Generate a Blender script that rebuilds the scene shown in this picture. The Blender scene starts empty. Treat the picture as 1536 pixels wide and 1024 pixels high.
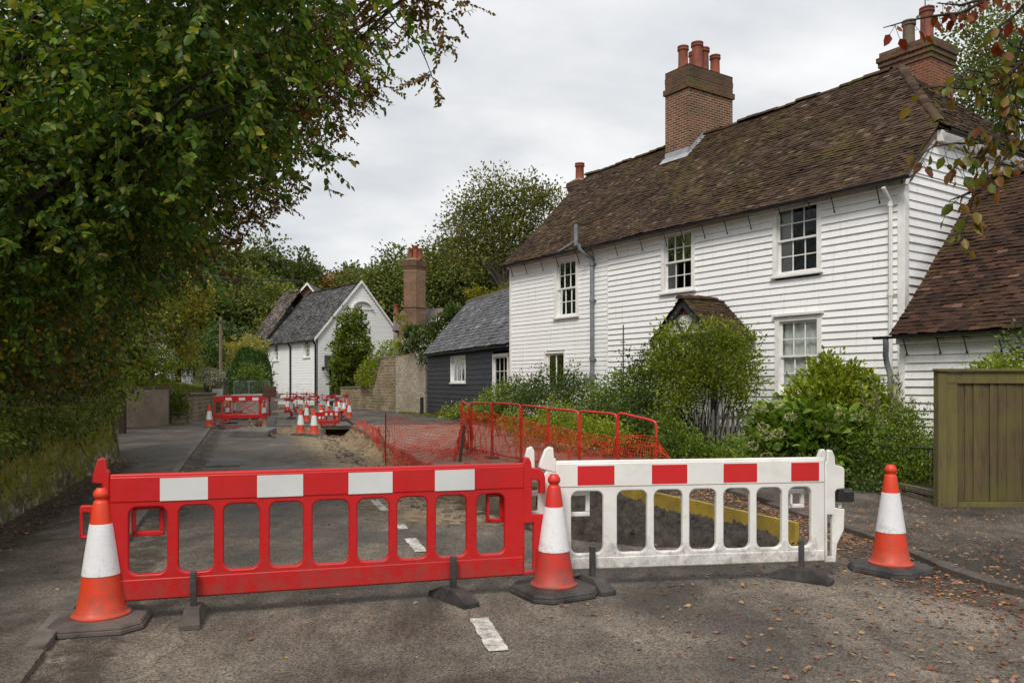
import bpy, bmesh, math, random
import numpy as np
from mathutils import Vector, Matrix, noise as mn

random.seed(7)
RNG = np.random.default_rng(11)
sc = bpy.context.scene
COL = sc.collection
Z = Vector((0, 0, 1))
F, CX, HY, CH = 1200.0, 768.0, 576.0, 1.58      # focal length in photo pixels, centre column, horizon row, eye height


def P(px, py, Y):
    return Vector(((px - CX) / F * Y, Y, CH - (py - HY) / F * Y))


def G(px, py, z=0.0):
    return P(px, py, F * (CH - z) / (py - HY))


def lerp(a, b, t):
    return a + (b - a) * t


def pw(tab, y):
    """piecewise linear table [(y, x), ...]"""
    if y <= tab[0][0]:
        (a, b), (c, d) = tab[0], tab[1]
        return b + (d - b) * (y - a) / (c - a)
    for (a, b), (c, d) in zip(tab, tab[1:]):
        if y <= c:
            return b + (d - b) * (y - a) / (c - a)
    (a, b), (c, d) = tab[-2], tab[-1]
    return b + (d - b) * (y - a) / (c - a)


def nz(x, y, z=0.0, s=1.0):
    return mn.noise(Vector((x * s, y * s, z * s + 3.7)))


# ------------------------------------------------------------------ objects
def tag(o, label=None, cat=None, group=None, kind=None):
    if label: o['label'] = label
    if cat: o['category'] = cat
    if group: o['group'] = group
    if kind: o['kind'] = kind
    return o


def thing(name, label, cat, loc=(0, 0, 0), rz=0.0, group=None):
    o = bpy.data.objects.new(name, None)
    COL.objects.link(o)
    o.empty_display_size = 0.2
    o.location = loc
    o.rotation_euler = (0, 0, rz)
    return tag(o, label, cat, group)


def root_loc(o):
    while o.parent: o = o.parent
    return Vector(o.location)


def link(name, me, parent=None):
    o = bpy.data.objects.new(name, me)
    COL.objects.link(o)
    if parent is not None: o.parent = parent
    return o


def dup(root, loc, rz=0.0, label=None, group=None, scale=None):
    def cp(o, par):
        c = o.copy(); COL.objects.link(c); c.parent = par
        for ch in o.children: cp(ch, c)
        return c
    r = cp(root, None)
    r.location = loc
    r.rotation_euler = (0, 0, rz)
    if scale: r.scale = (scale,) * 3
    if label: r['label'] = label
    if group: r['group'] = group
    return r


class MB:
    def __init__(self):
        self.v, self.f, self.m = [], [], []

    def face(self, pts, mi=0):
        n = len(self.v)
        self.v += [Vector(p) for p in pts]
        self.f.append(tuple(range(n, n + len(pts)))); self.m.append(mi)

    def raw(self, vs, fs, mi=0):
        n = len(self.v)
        self.v += [Vector(p) for p in vs]
        for f in fs:
            self.f.append(tuple(n + i for i in f)); self.m.append(mi)
        return self

    def obox(self, o, a, b, c, mi=0):
        o, a, b, c = map(Vector, (o, a, b, c))
        vs = [o, o + a, o + a + b, o + b, o + c, o + a + c, o + a + b + c, o + b + c]
        fs = [(0, 3, 2, 1), (4, 5, 6, 7), (0, 1, 5, 4), (1, 2, 6, 5), (2, 3, 7, 6), (3, 0, 4, 7)]
        if a.cross(b).dot(c) < 0: fs = [f[::-1] for f in fs]
        return self.raw(vs, fs, mi)

    def box(self, c, s, rz=0.0, mi=0):
        c = Vector(c); R = Matrix.Rotation(rz, 3, 'Z')
        a, b, h = R @ Vector((s[0], 0, 0)), R @ Vector((0, s[1], 0)), Vector((0, 0, s[2]))
        return self.obox(c - a / 2 - b / 2 - h / 2, a, b, h, mi)

    def tube(self, pts, r, n=6, cap=True, mi=0):
        pts = [Vector(p) for p in pts]
        rs = r if isinstance(r, (list, tuple)) else [r] * len(pts)
        vs, fs = [], []
        up = Vector((0.13, 0.21, 0.97))
        for i, p in enumerate(pts):
            t = (pts[min(i + 1, len(pts) - 1)] - pts[max(i - 1, 0)])
            if t.length < 1e-9: t = Z.copy()
            t.normalize()
            if abs(t.dot(up)) > .95: up = Vector((0.9, 0.3, 0.2))
            a = t.cross(up).normalized(); b = t.cross(a)
            up = up if i == 0 else up
            for k in range(n):
                w = 2 * math.pi * k / n
                vs.append(p + (a * math.cos(w) + b * math.sin(w)) * rs[i])
        for i in range(len(pts) - 1):
            for k in range(n):
                k2 = (k + 1) % n
                fs.append((i * n + k, i * n + k2, (i + 1) * n + k2, (i + 1) * n + k))
        if cap:
            fs.append(tuple(range(n)))
            fs.append(tuple(range((len(pts) - 1) * n, len(pts) * n))[::-1])
        return self.raw(vs, fs, mi)

    def lathe(self, prof, n=24, c=(0, 0, 0), mi=0, cap=True):
        c = Vector(c); vs, fs = [], []
        for r, z in prof:
            for k in range(n):
                w = 2 * math.pi * k / n
                vs.append(c + Vector((r * math.cos(w), r * math.sin(w), z)))
        for i in range(len(prof) - 1):
            for k in range(n):
                k2 = (k + 1) % n
                fs.append((i * n + k, i * n + k2, (i + 1) * n + k2, (i + 1) * n + k))
        if cap:
            fs.append(tuple(range(n))[::-1])
            fs.append(tuple(range((len(prof) - 1) * n, len(prof) * n)))
        return self.raw(vs, fs, mi)

    def prism(self, poly, h, mi=0):
        """poly: list of Vectors (planar loop), h: extrusion Vector"""
        n = len(poly); h = Vector(h)
        vs = [Vector(p) for p in poly] + [Vector(p) + h for p in poly]
        fs = [tuple(range(n))[::-1], tuple(range(n, 2 * n))]
        for k in range(n):
            k2 = (k + 1) % n
            fs.append((k, k2, n + k2, n + k))
        return self.raw(vs, fs, mi)

    def build(self, name, mats, parent=None, smooth=False, origin=None, bevel=0, uv=True, fix=True):
        off = origin if origin is not None else (root_loc(parent) if parent is not None else Vector((0, 0, 0)))
        me = bpy.data.meshes.new(name)
        me.from_pydata([v - off for v in self.v], [], self.f)
        for m in (mats if isinstance(mats, (list, tuple)) else [mats]): me.materials.append(m)
        me.polygons.foreach_set('material_index', self.m)
        bm = bmesh.new(); bm.from_mesh(me)
        if fix: bmesh.ops.recalc_face_normals(bm, faces=bm.faces)
        if bevel:
            es = [e for e in bm.edges if len(e.link_faces) == 2 and e.calc_face_angle(0) > 0.6]
            bmesh.ops.bevel(bm, geom=es, offset=bevel, segments=2, affect='EDGES', profile=.6)
        if uv:
            l = bm.loops.layers.uv.new('UVMap')
            for f in bm.faces:
                n = f.normal
                if abs(n.z) > .85: a, b = Vector((1, 0, 0)), Vector((0, 1, 0))
                else:
                    a = Z.cross(n).normalized(); b = n.cross(a)
                for lp in f.loops:
                    lp[l].uv = (lp.vert.co.dot(a), lp.vert.co.dot(b))
        if smooth:
            for f in bm.faces: f.smooth = True
        bm.to_mesh(me); bm.free()
        if smooth is True and hasattr(me, 'set_sharp_from_angle'): me.set_sharp_from_angle(angle=math.radians(40))
        o = link(name, me, parent)
        if origin is not None and parent is None: o.location = origin
        return o


def np_mesh(name, V, FI, k, mat, parent=None, smooth=False):
    """V (N,3) float, FI (M,k) int"""
    off = root_loc(parent) if parent is not None else Vector((0, 0, 0))
    V = np.asarray(V, np.float32) - np.array(off, np.float32)
    me = bpy.data.meshes.new(name)
    M = len(FI)
    me.vertices.add(len(V)); me.vertices.foreach_set('co', V.ravel())
    me.loops.add(M * k); me.loops.foreach_set('vertex_index', np.asarray(FI, np.int32).ravel())
    me.polygons.add(M)
    me.polygons.foreach_set('loop_start', np.arange(0, M * k, k, dtype=np.int32))
    me.polygons.foreach_set('loop_total', np.full(M, k, np.int32))
    if smooth: me.polygons.foreach_set('use_smooth', np.ones(M, bool))
    for m in (mat if isinstance(mat, (list, tuple)) else [mat]): me.materials.append(m)
    me.update(calc_edges=True); me.validate()
    return link(name, me, parent)


# ------------------------------------------------------------------ materials
def new_mat(name):
    m = bpy.data.materials.new(name); m.use_nodes = True
    nt = m.node_tree
    return m, nt, nt.nodes['Principled BSDF'], nt.nodes['Material Output']


def N(nt, t, **kw):
    n = nt.nodes.new(t)
    for k, v in kw.items():
        if k.startswith('_'): setattr(n, k[1:], v)
        else: n.inputs[k].default_value = v
    return n


def ramp(nt, src, stops):
    r = nt.nodes.new('ShaderNodeValToRGB')
    el = r.color_ramp.elements
    while len(el) < len(stops): el.new(0.5)
    for e, (p, c) in zip(el, stops):
        e.position = p
        e.color = (c, c, c, 1) if isinstance(c, (int, float)) else (*c, 1)
    nt.links.new(src, r.inputs[0])
    return r.outputs[0]


def coord(nt, kind='Object', scale=None):
    tc = nt.nodes.new('ShaderNodeTexCoord')
    if scale is None: return tc.outputs[kind]
    mp = nt.nodes.new('ShaderNodeMapping'); mp.inputs['Scale'].default_value = scale
    nt.links.new(tc.outputs[kind], mp.inputs[0])
    return mp.outputs[0]


def noise(nt, co, scale, detail=6, rough=.6, dist=0.0):
    n = N(nt, 'ShaderNodeTexNoise', Scale=scale, Detail=detail, Roughness=rough, Distortion=dist)
    nt.links.new(co, n.inputs['Vector'])
    return n.outputs['Fac']


def mixc(nt, fac, a, b, mode='MIX'):
    m = nt.nodes.new('ShaderNodeMix'); m.data_type = 'RGBA'; m.blend_type = mode
    for i, s in ((0, fac), (6, a), (7, b)):
        if hasattr(s, 'is_linked'): nt.links.new(s, m.inputs[i])
        elif isinstance(s, (int, float)): m.inputs[i].default_value = s if i == 0 else (s, s, s, 1)
        else: m.inputs[i].default_value = (*s, 1)
    return m.outputs[2]


def bump(nt, h, bsdf, strength=.3, dist=.02):
    b = N(nt, 'ShaderNodeBump', Strength=strength, Distance=dist)
    nt.links.new(h, b.inputs['Height']); nt.links.new(b.outputs[0], bsdf.inputs['Normal'])
    return b


def simple(name, c1, c2=None, scale=6.0, rough=.6, bmp=0.0, bscale=40.0, spec=.4, metal=0.0, stretch=None, kind='Object', lo=.35, hi=.65):
    m, nt, b, out = new_mat(name)
    co = coord(nt, kind, stretch)
    if c2 is not None:
        f = ramp(nt, noise(nt, co, scale), [(lo, 0), (hi, 1)])
        nt.links.new(mixc(nt, f, c1, c2), b.inputs['Base Color'])
    else:
        b.inputs['Base Color'].default_value = (*c1, 1)
    b.inputs['Roughness'].default_value = rough
    b.inputs['Specular IOR Level'].default_value = spec
    b.inputs['Metallic'].default_value = metal
    if bmp: bump(nt, noise(nt, co, bscale), b, bmp, .02)
    return m


def foliage(name, stops, trans=.3, rough=.5, nscale=.7, var=.35, spec=.3, FOL=(1.9, 1.65, 1.1)):
    m, nt, b, out = new_mat(name)
    g = nt.nodes.new('ShaderNodeNewGeometry')
    c = ramp(nt, g.outputs['Random Per Island'], [(p, (r * FOL[0], g_ * FOL[1], b_ * FOL[2])) for p, (r, g_, b_) in stops])
    f = noise(nt, coord(nt, 'Object'), nscale, 3)
    v = ramp(nt, f, [(.3, 1 - var), (.7, 1 + var)])
    c = mixc(nt, 1.0, c, v, 'MULTIPLY')
    nt.links.new(c, b.inputs['Base Color'])
    b.inputs['Roughness'].default_value = rough
    b.inputs['Specular IOR Level'].default_value = spec
    t = nt.nodes.new('ShaderNodeBsdfTranslucent'); 
    tc = mixc(nt, 1.0, c, (1.25, 1.2, .55), 'MULTIPLY')
    nt.links.new(tc, t.inputs[0])
    mx = nt.nodes.new('ShaderNodeMixShader'); mx.inputs[0].default_value = trans
    nt.links.new(b.outputs[0], mx.inputs[1]); nt.links.new(t.outputs[0], mx.inputs[2])
    nt.links.new(mx.outputs[0], out.inputs[0])
    return m


def brickmat(name, c1, c2, mortar, bw=.225, bh=.075, ms=.012, dirt=None, moss=0.0, bstr=.5):
    m, nt, b, out = new_mat(name)
    uv = coord(nt, 'UV'); ob = coord(nt, 'Object')
    # slight waviness of the courses
    nn = N(nt, 'ShaderNodeTexNoise', Scale=3.0, Detail=2.0); nt.links.new(uv, nn.inputs['Vector'])
    uvw = nt.nodes.new('ShaderNodeVectorMath'); uvw.operation = 'MULTIPLY_ADD'
    nt.links.new(nn.outputs['Color'], uvw.inputs[0]); uvw.inputs[1].default_value = (.02, .02, 0); nt.links.new(uv, uvw.inputs[2])
    t = N(nt, 'ShaderNodeTexBrick', Scale=1.0)
    t.inputs['Brick Width'].default_value = bw; t.inputs['Row Height'].default_value = bh
    t.inputs['Mortar Size'].default_value = ms; t.inputs['Bias'].default_value = -.1
    t.inputs['Mortar Smooth'].default_value = .3
    t.inputs['Color1'].default_value = (*c1, 1); t.inputs['Color2'].default_value = (*c2, 1); t.inputs['Mortar'].default_value = (*mortar, 1)
    nt.links.new(uvw.outputs[0], t.inputs['Vector'])
    c = t.outputs['Color']
    st = ramp(nt, noise(nt, ob, 2.2, 8, .7), [(.3, .55), (.7, 1.2)])
    c = mixc(nt, .8, c, st, 'MULTIPLY')
    if dirt is not None:
        c = mixc(nt, ramp(nt, noise(nt, ob, 1.1, 6), [(.45, 0), (.7, .8)]), c, dirt)
    if moss:
        c = mixc(nt, ramp(nt, noise(nt, ob, 1.7, 8, .7), [(.55 - moss * .2, 0), (.68, .9)]), c, (.09, .11, .02))
    nt.links.new(c, b.inputs['Base Color'])
    b.inputs['Roughness'].default_value = .9; b.inputs['Specular IOR Level'].default_value = .2
    h = mixc(nt, .35, t.outputs['Fac'], noise(nt, ob, 30, 5))
    bb = bump(nt, h, b, bstr, -.015)
    return m


def asphalt(name, lo, hi, wet=.5, red=None, speck=.55):
    m, nt, b, out = new_mat(name)
    co = coord(nt, 'Object')
    big = noise(nt, co, .55, 7, .65, .4)
    mid = noise(nt, coord(nt, 'Object', (1.6, .5, 1)), 2.0, 6, .7)
    c = mixc(nt, ramp(nt, big, [(.38, 0), (.62, 1)]), lo, hi)
    c = mixc(nt, .75, c, ramp(nt, mid, [(.3, .5), (.7, 1.45)]), 'MULTIPLY')
    dp = ramp(nt, noise(nt, coord(nt, 'Object', (1.3, .6, 1)), .9, 5, .6, .8), [(.52, 0), (.64, .4)])
    c = mixc(nt, dp, c, tuple(x * .55 for x in lo))
    v = N(nt, 'ShaderNodeTexVoronoi', Scale=95.0); nt.links.new(co, v.inputs['Vector'])
    sp = ramp(nt, v.outputs['Color'], [(.1, 1 - speck), (.9, 1 + speck)])
    c = mixc(nt, .9, c, sp, 'MULTIPLY')
    # pale grit lying on it
    g = ramp(nt, noise(nt, co, 60, 3, .8), [(.68, 0), (.74, .5)])
    c = mixc(nt, g, c, (.3, .27, .23))
    # cracks
    dn = N(nt, 'ShaderNodeTexNoise', Scale=1.4, Detail=6.0); nt.links.new(co, dn.inputs['Vector'])
    va = nt.nodes.new('ShaderNodeVectorMath'); va.operation = 'MULTIPLY_ADD'
    nt.links.new(dn.outputs['Color'], va.inputs[0]); va.inputs[1].default_value = (.9, .9, 0); nt.links.new(co, va.inputs[2])
    cr = N(nt, 'ShaderNodeTexVoronoi', Scale=.38); cr.feature = 'DISTANCE_TO_EDGE'; nt.links.new(va.outputs[0], cr.inputs['Vector'])
    cf = ramp(nt, cr.outputs['Distance'], [(0.0, .45), (.006, 0)])
    c = mixc(nt, cf, c, (.02, .018, .016))
    if red is not None:
        c = mixc(nt, ramp(nt, noise(nt, co, 1.3, 6), [(.35, .35), (.7, .95)]), c, red)
    nt.links.new(c, b.inputs['Base Color'])
    r = ramp(nt, big, [(.38, .42 if wet > .7 else .7), (.55, .9)])
    nt.links.new(r, b.inputs['Roughness'])
    b.inputs['Specular IOR Level'].default_value = .35 if wet > .6 else .22
    hgt = mixc(nt, .5, noise(nt, co, 70, 4, .7), v.outputs['Distance'])
    bump(nt, hgt, b, .55, .012)
    return m


def tilemat(name, stops, moss=.5, lichen=.3, mossc=(.10, .095, .02)):
    m, nt, b, out = new_mat(name)
    g = nt.nodes.new('ShaderNodeNewGeometry'); co = coord(nt, 'Object')
    c = ramp(nt, g.outputs['Random Per Island'], stops)
    c = mixc(nt, .8, c, ramp(nt, noise(nt, co, .8, 6, .7), [(.3, .55), (.7, 1.35)]), 'MULTIPLY')
    c = mixc(nt, ramp(nt, noise(nt, co, .9, 8, .75, .3), [(.62 - .2 * moss, 0), (.74, .85)]), c, mossc)
    c = mixc(nt, ramp(nt, noise(nt, co, 9, 4, .7), [(.66, 0), (.74, lichen)]), c, (.42, .38, .28))
    nt.links.new(c, b.inputs['Base Color'])
    b.inputs['Roughness'].default_value = .85; b.inputs['Specular IOR Level'].default_value = .2
    bump(nt, noise(nt, co, 45, 4), b, .5, .01)
    return m


def plastic(name, col, dirt=(.12, .09, .07), amt=.35, rough=.38):
    m, nt, b, out = new_mat(name)
    co = coord(nt, 'Object')
    f = ramp(nt, noise(nt, co, 3.0, 8, .72, .6), [(.5, 0), (.78, amt)])
    c = mixc(nt, f, col, dirt)
    sc1 = ramp(nt, noise(nt, coord(nt, 'Object', (1, 1, 7)), 9, 6, .8), [(.7, 0), (.76, amt)])
    c = mixc(nt, sc1, c, tuple(x * .55 + .05 for x in col))
    c = mixc(nt, .5, c, ramp(nt, noise(nt, co, 1.3, 3), [(.3, .8), (.7, 1.15)]), 'MULTIPLY')
    sx = ramp(nt, noise(nt, coord(nt, 'Object', (2.2, 2.2, 26)), 6, 5, .75, .5), [(.66, 0), (.70, amt * 1.1)])
    c = mixc(nt, sx, c, tuple(x * .6 + .14 for x in col))
    # road splash: dirt that thins out with height above the road
    sz = nt.nodes.new('ShaderNodeSeparateXYZ'); nt.links.new(co, sz.inputs[0])
    ml = nt.nodes.new('ShaderNodeMath'); ml.operation = 'MULTIPLY_ADD'; nt.links.new(sz.outputs[2], ml.inputs[0]); ml.inputs[1].default_value = -.55
    nt.links.new(noise(nt, co, 11, 8, .8), ml.inputs[2])
    c = mixc(nt, ramp(nt, ml.outputs[0], [(.30, 0), (.52, min(.9, amt * 1.5))]), c, (.1, .08, .06))
    c = mixc(nt, ramp(nt, noise(nt, coord(nt, 'Object', (1, 1, 3)), 38, 4, .7), [(.70, 0), (.73, .7)]), c, (.05, .04, .035))
    nt.links.new(c, b.inputs['Base Color'])
    nt.links.new(ramp(nt, noise(nt, co, 14, 5), [(.3, rough - .0), (.7, rough + .2)]), b.inputs['Roughness'])
    if name == 'reflective_sleeve': bump(nt, noise(nt, coord(nt, 'Object', (1, 1, 2.2)), 17, 4, .6, .8), b, .2, .012)
    else: bump(nt, noise(nt, co, 9, 4), b, .12, .012)
    return m


MAT = {}
MAT['weather'] = None
def whiteboard(name, base=(.84, .845, .85), dirt=(.42, .40, .35), amt=.5):
    m, nt, b, out = new_mat(name)
    co = coord(nt, 'Object')
    c = mixc(nt, ramp(nt, noise(nt, co, .9, 6, .65), [(.35, 0), (.75, .2)]), base, (.66, .66, .64))
    st = ramp(nt, noise(nt, coord(nt, 'Object', (5, 5, .35)), 2.6, 7, .7), [(.55, 0), (.8, amt)])
    c = mixc(nt, st, c, dirt)
    fl = ramp(nt, noise(nt, coord(nt, 'Object', (1, 1, 4)), 16, 5, .8), [(.68, 0), (.74, .35)])
    c = mixc(nt, fl, c, (.5, .48, .44))
    sz = nt.nodes.new('ShaderNodeSeparateXYZ'); nt.links.new(co, sz.inputs[0])
    ml = nt.nodes.new('ShaderNodeMath'); ml.operation = 'MULTIPLY_ADD'; nt.links.new(sz.outputs[2], ml.inputs[0]); ml.inputs[1].default_value = -.22
    nt.links.new(noise(nt, co, 1.6, 7, .75), ml.inputs[2])
    c = mixc(nt, ramp(nt, ml.outputs[0], [(.12, 0), (.5, .5)]), c, (.33, .35, .25))
    nt.links.new(c, b.inputs['Base Color'])
    b.inputs['Roughness'].default_value = .55
    bump(nt, noise(nt, coord(nt, 'Object', (1, 1, 6)), 9, 5), b, .15, .01)
    return m
MAT['white'] = whiteboard('white_weatherboard', amt=.75)
MAT['whitefar'] = whiteboard('white_boarding', (.8, .81, .82))
MAT['trim'] = simple('white_trim', (.82, .82, .81), (.68, .67, .64), 5, .45)
MAT['black_board'] = simple('black_weatherboard', (.018, .02, .027), (.035, .038, .047), 4, .5, .25, 14, stretch=(1, 1, 5))
MAT['black'] = simple('black_iron', (.012, .012, .014), (.03, .028, .027), 14, .45)
MAT['dark'] = simple('unlit_room_colour', (.03, .032, .034))
MAT['curtain'] = simple('curtain_cloth', (.85, .83, .8), (.6, .6, .58), 9, .9, stretch=(9, 9, .4))
MAT['brick'] = brickmat('red_brick', (.22, .07, .035), (.06, .032, .024), (.32, .25, .17), ms=.016, dirt=(.07, .05, .035))
MAT['brick_red'] = brickmat('orange_red_brick', (.27, .075, .035), (.10, .04, .025), (.26, .18, .12), dirt=(.08, .05, .035))
MAT['brick_old'] = brickmat('old_wall_brick', (.33, .24, .15), (.15, .105, .07), (.36, .3, .22), .42, .17, .03, dirt=(.12, .095, .06), moss=.2, bstr=.9)
MAT['flint'] = brickmat('flint_wall', (.42, .36, .28), (.16, .125, .085), (.4, .36, .29), .17, .12, .03, dirt=(.2, .155, .1), bstr=.9)
MAT['brick_edge'] = brickmat('edging_brick', (.12, .095, .07), (.08, .07, .055), (.16, .14, .12), .22, .09, .012, moss=.4)
MAT['cap'] = brickmat('sooty_brick_cap', (.16, .065, .036), (.05, .034, .026), (.17, .13, .09), dirt=(.045, .034, .026), moss=.1)
MAT['mortar'] = simple('mortar', (.22, .19, .14), (.13, .12, .06), 6, .95, .4, 20)
MAT['lead'] = simple('lead_flashing', (.36, .37, .39), (.24, .25, .27), 5, .5)
MAT['pot'] = simple('terracotta_pot', (.27, .07, .035), (.13, .042, .028), 4, .75, .2, 30)
MAT['pot_dark'] = simple('sooty_pot', (.16, .12, .08), (.09, .08, .05), 4, .85, .2, 30)
MAT['tile'] = tilemat('old_clay_tile', [(0, (.028, .017, .011)), (.4, (.05, .028, .017)), (.8, (.068, .039, .024)), (.97, (.088, .054, .035)), (1, (.16, .115, .08))], .66, .16, (.095, .078, .016))
MAT['tile_red'] = tilemat('red_clay_tile', [(0, (.024, .014, .010)), (.4, (.045, .023, .015)), (.84, (.06, .030, .019)), (.97, (.085, .04, .025)), (1, (.16, .09, .06))], .5, .15, (.09, .06, .016))
MAT['slate'] = tilemat('grey_slate', [(0, (.085, .088, .095)), (.5, (.11, .113, .12)), (.95, (.14, .14, .145)), (1, (.24, .24, .24))], .0, .3)
MAT['slate_brown'] = tilemat('lichened_tile', [(0, (.06, .05, .045)), (.5, (.1, .085, .075)), (1, (.2, .17, .15))], .35, .4)
MAT['slate_far'] = tilemat('grey_stone_tile', [(0, (.04, .04, .043)), (.5, (.068, .068, .07)), (1, (.13, .125, .12))], .2, .3)
MAT['steel'] = simple('galvanised_steel', (.38, .4, .42), (.26, .28, .3), 6, .4, metal=.6)
MAT['pipe_grey'] = simple('grey_pipe', (.2, .22, .235), (.13, .14, .15), 5, .5)
MAT['red_plastic'] = plastic('red_plastic', (.50, .006, .007), (.2, .03, .02), .3)
MAT['white_plastic'] = plastic('white_plastic', (.74, .73, .70), (.36, .32, .27), .4)
MAT['cone_orange'] = plastic('orange_cone_plastic', (.70, .05, .012), (.3, .06, .03), .35, .42)
MAT['cone_red'] = plastic('red_cone_plastic', (.58, .025, .014), (.2, .05, .04), .5, .42)
MAT['sleeve'] = plastic('reflective_sleeve', (.76, .76, .78), (.42, .4, .4), .45, .35)
MAT['sheet_white'] = plastic('white_reflective_sheet', (.62, .63, .62), (.4, .38, .35), .2, .3)
MAT['sheet_red'] = plastic('red_reflective_sheet', (.56, .014, .016), (.3, .04, .03), .15, .3)
MAT['rubber'] = simple('black_rubber', (.022, .021, .021), (.075, .068, .062), 5, .7, .3, 30)
MAT['rubber_brown'] = simple('dusty_rubber', (.06, .05, .045), (.13, .105, .09), 4, .8, .3, 25)
MAT['peg'] = simple('worn_steel_peg', (.1, .1, .105), (.05, .045, .042), 9, .5, metal=.4)
MAT['frame_red'] = plastic('red_painted_tube', (.55, .03, .02), (.3, .1, .06), .4, .4)
MAT['net'] = simple('orange_net', (.80, .075, .02), (.62, .04, .015), 3, .5)
MAT['stake'] = simple('weathered_stake', (.1, .06, .04), (.05, .035, .025), 6, .85, .5, 20, stretch=(6, 6, 1))
MAT['bark'] = simple('bark', (.05, .038, .028), (.022, .018, .014), 6, .95, .9, 16, stretch=(4, 4, 1))
MAT['bark_pale'] = simple('grey_bark', (.13, .11, .08), (.07, .06, .045), 6, .95, .7, 16, stretch=(4, 4, 1))
MAT['pole'] = simple('pole_wood', (.2, .15, .1), (.12, .09, .065), 5, .85, .3, 14, stretch=(5, 5, .6))
MAT['render'] = simple('rendered_wall', (.30, .24, .17), (.2, .165, .12), 1.6, .9, .5, 26)
MAT['yellow'] = simple('yellow_board', (.42, .29, .035), (.23, .17, .04), 3.5, .7, .2, 20)
MAT['soil'] = simple('dark_soil', (.02, .017, .014), (.062, .05, .04), 9, .95, 1.0, 26)
MAT['kerb'] = simple('kerb_stone', (.17, .15, .13), (.085, .075, .062), 5, .85, .5, 24)
MAT['kerb_dark'] = simple('dark_kerb_stone', (.12, .1, .082), (.06, .05, .042), 3, .85, .4, 30)
MAT['brownbox'] = simple('brown_board', (.10, .045, .025), (.06, .03, .02), 4, .7)
MAT['grey_sheet'] = simple('dark_grey_sheet', (.09, .09, .1), (.06, .06, .065), 3, .6)
MAT['cream'] = simple('cream_panel', (.6, .56, .48), (.48, .45, .4), 3, .6)
MAT['paint'] = None
def roadpaint():
    m, nt, b, out = new_mat('worn_road_paint')
    co = coord(nt, 'Object')
    c = mixc(nt, ramp(nt, noise(nt, co, 9, 8, .75), [(.42, 0), (.62, 1)]), (.62, .6, .55), (.2, .185, .165))
    v = N(nt, 'ShaderNodeTexVoronoi', Scale=95.0); nt.links.new(co, v.inputs['Vector'])
    c = mixc(nt, .6, c, ramp(nt, v.outputs['Color'], [(.1, .6), (.9, 1.15)]), 'MULTIPLY')
    nt.links.new(c, b.inputs['Base Color']); b.inputs['Roughness'].default_value = .8
    return m
MAT['paint'] = roadpaint()
MAT['road'] = asphalt('road_asphalt', (.05, .041, .032), (.175, .146, .116), .75, speck=.7)
MAT['path'] = asphalt('path_asphalt', (.055, .045, .036), (.15, .128, .105), .8, speck=.6)
MAT['foot'] = asphalt('footway_asphalt', (.05, .041, .034), (.13, .11, .09), .6, speck=.8)
MAT['redpath'] = asphalt('red_footway', (.13, .095, .075), (.26, .19, .155), .5, red=(.25, .135, .10))


def glassmat(ior=1.45):
    m, nt, b, out = new_mat('window_glass')
    nt.nodes.remove(b)
    gl = nt.nodes.new('ShaderNodeBsdfGlossy'); gl.inputs['Roughness'].default_value = .02; gl.inputs[0].default_value = (.9, .92, .95, 1)
    tr = nt.nodes.new('ShaderNodeBsdfTransparent'); tr.inputs[0].default_value = (.75, .79, .78, 1)
    fr = nt.nodes.new('ShaderNodeFresnel'); fr.inputs[0].default_value = ior
    bp = N(nt, 'ShaderNodeBump', Strength=.06, Distance=.05)
    nt.links.new(noise(nt, coord(nt), 3.0, 2), bp.inputs['Height']); nt.links.new(bp.outputs[0], gl.inputs['Normal'])
    mx = nt.nodes.new('ShaderNodeMixShader')
    nt.links.new(fr.outputs[0], mx.inputs[0]); nt.links.new(tr.outputs[0], mx.inputs[1]); nt.links.new(gl.outputs[0], mx.inputs[2])
    nt.links.new(mx.outputs[0], out.inputs[0])
    return m
MAT['glass'] = glassmat()
MAT['glass_dull'] = glassmat(1.07)


def woodmat(name, a, bcol, moss):
    m, nt, b, out = new_mat(name)
    co = coord(nt, 'Object'); g = nt.nodes.new('ShaderNodeNewGeometry')
    st = noise(nt, coord(nt, 'Object', (9, 9, .7)), 3.5, 7, .65, .8)
    c = mixc(nt, ramp(nt, st, [(.3, 0), (.7, 1)]), a, bcol)
    c = mixc(nt, .7, c, ramp(nt, g.outputs['Random Per Island'], [(0, .72), (1, 1.25)]), 'MULTIPLY')
    c = mixc(nt, ramp(nt, noise(nt, co, 2.4, 6), [(.4, 0), (.68, .8)]), c, moss)
    nt.links.new(c, b.inputs['Base Color']); b.inputs['Roughness'].default_value = .85
    bump(nt, st, b, .3, .01)
    return m
MAT['fence'] = woodmat('mossy_fence_wood', (.15, .115, .045), (.075, .058, .025), (.13, .13, .022))
MAT['fence_board'] = woodmat('brown_fence_wood', (.125, .085, .038), (.045, .03, .016), (.10, .09, .02))


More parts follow.
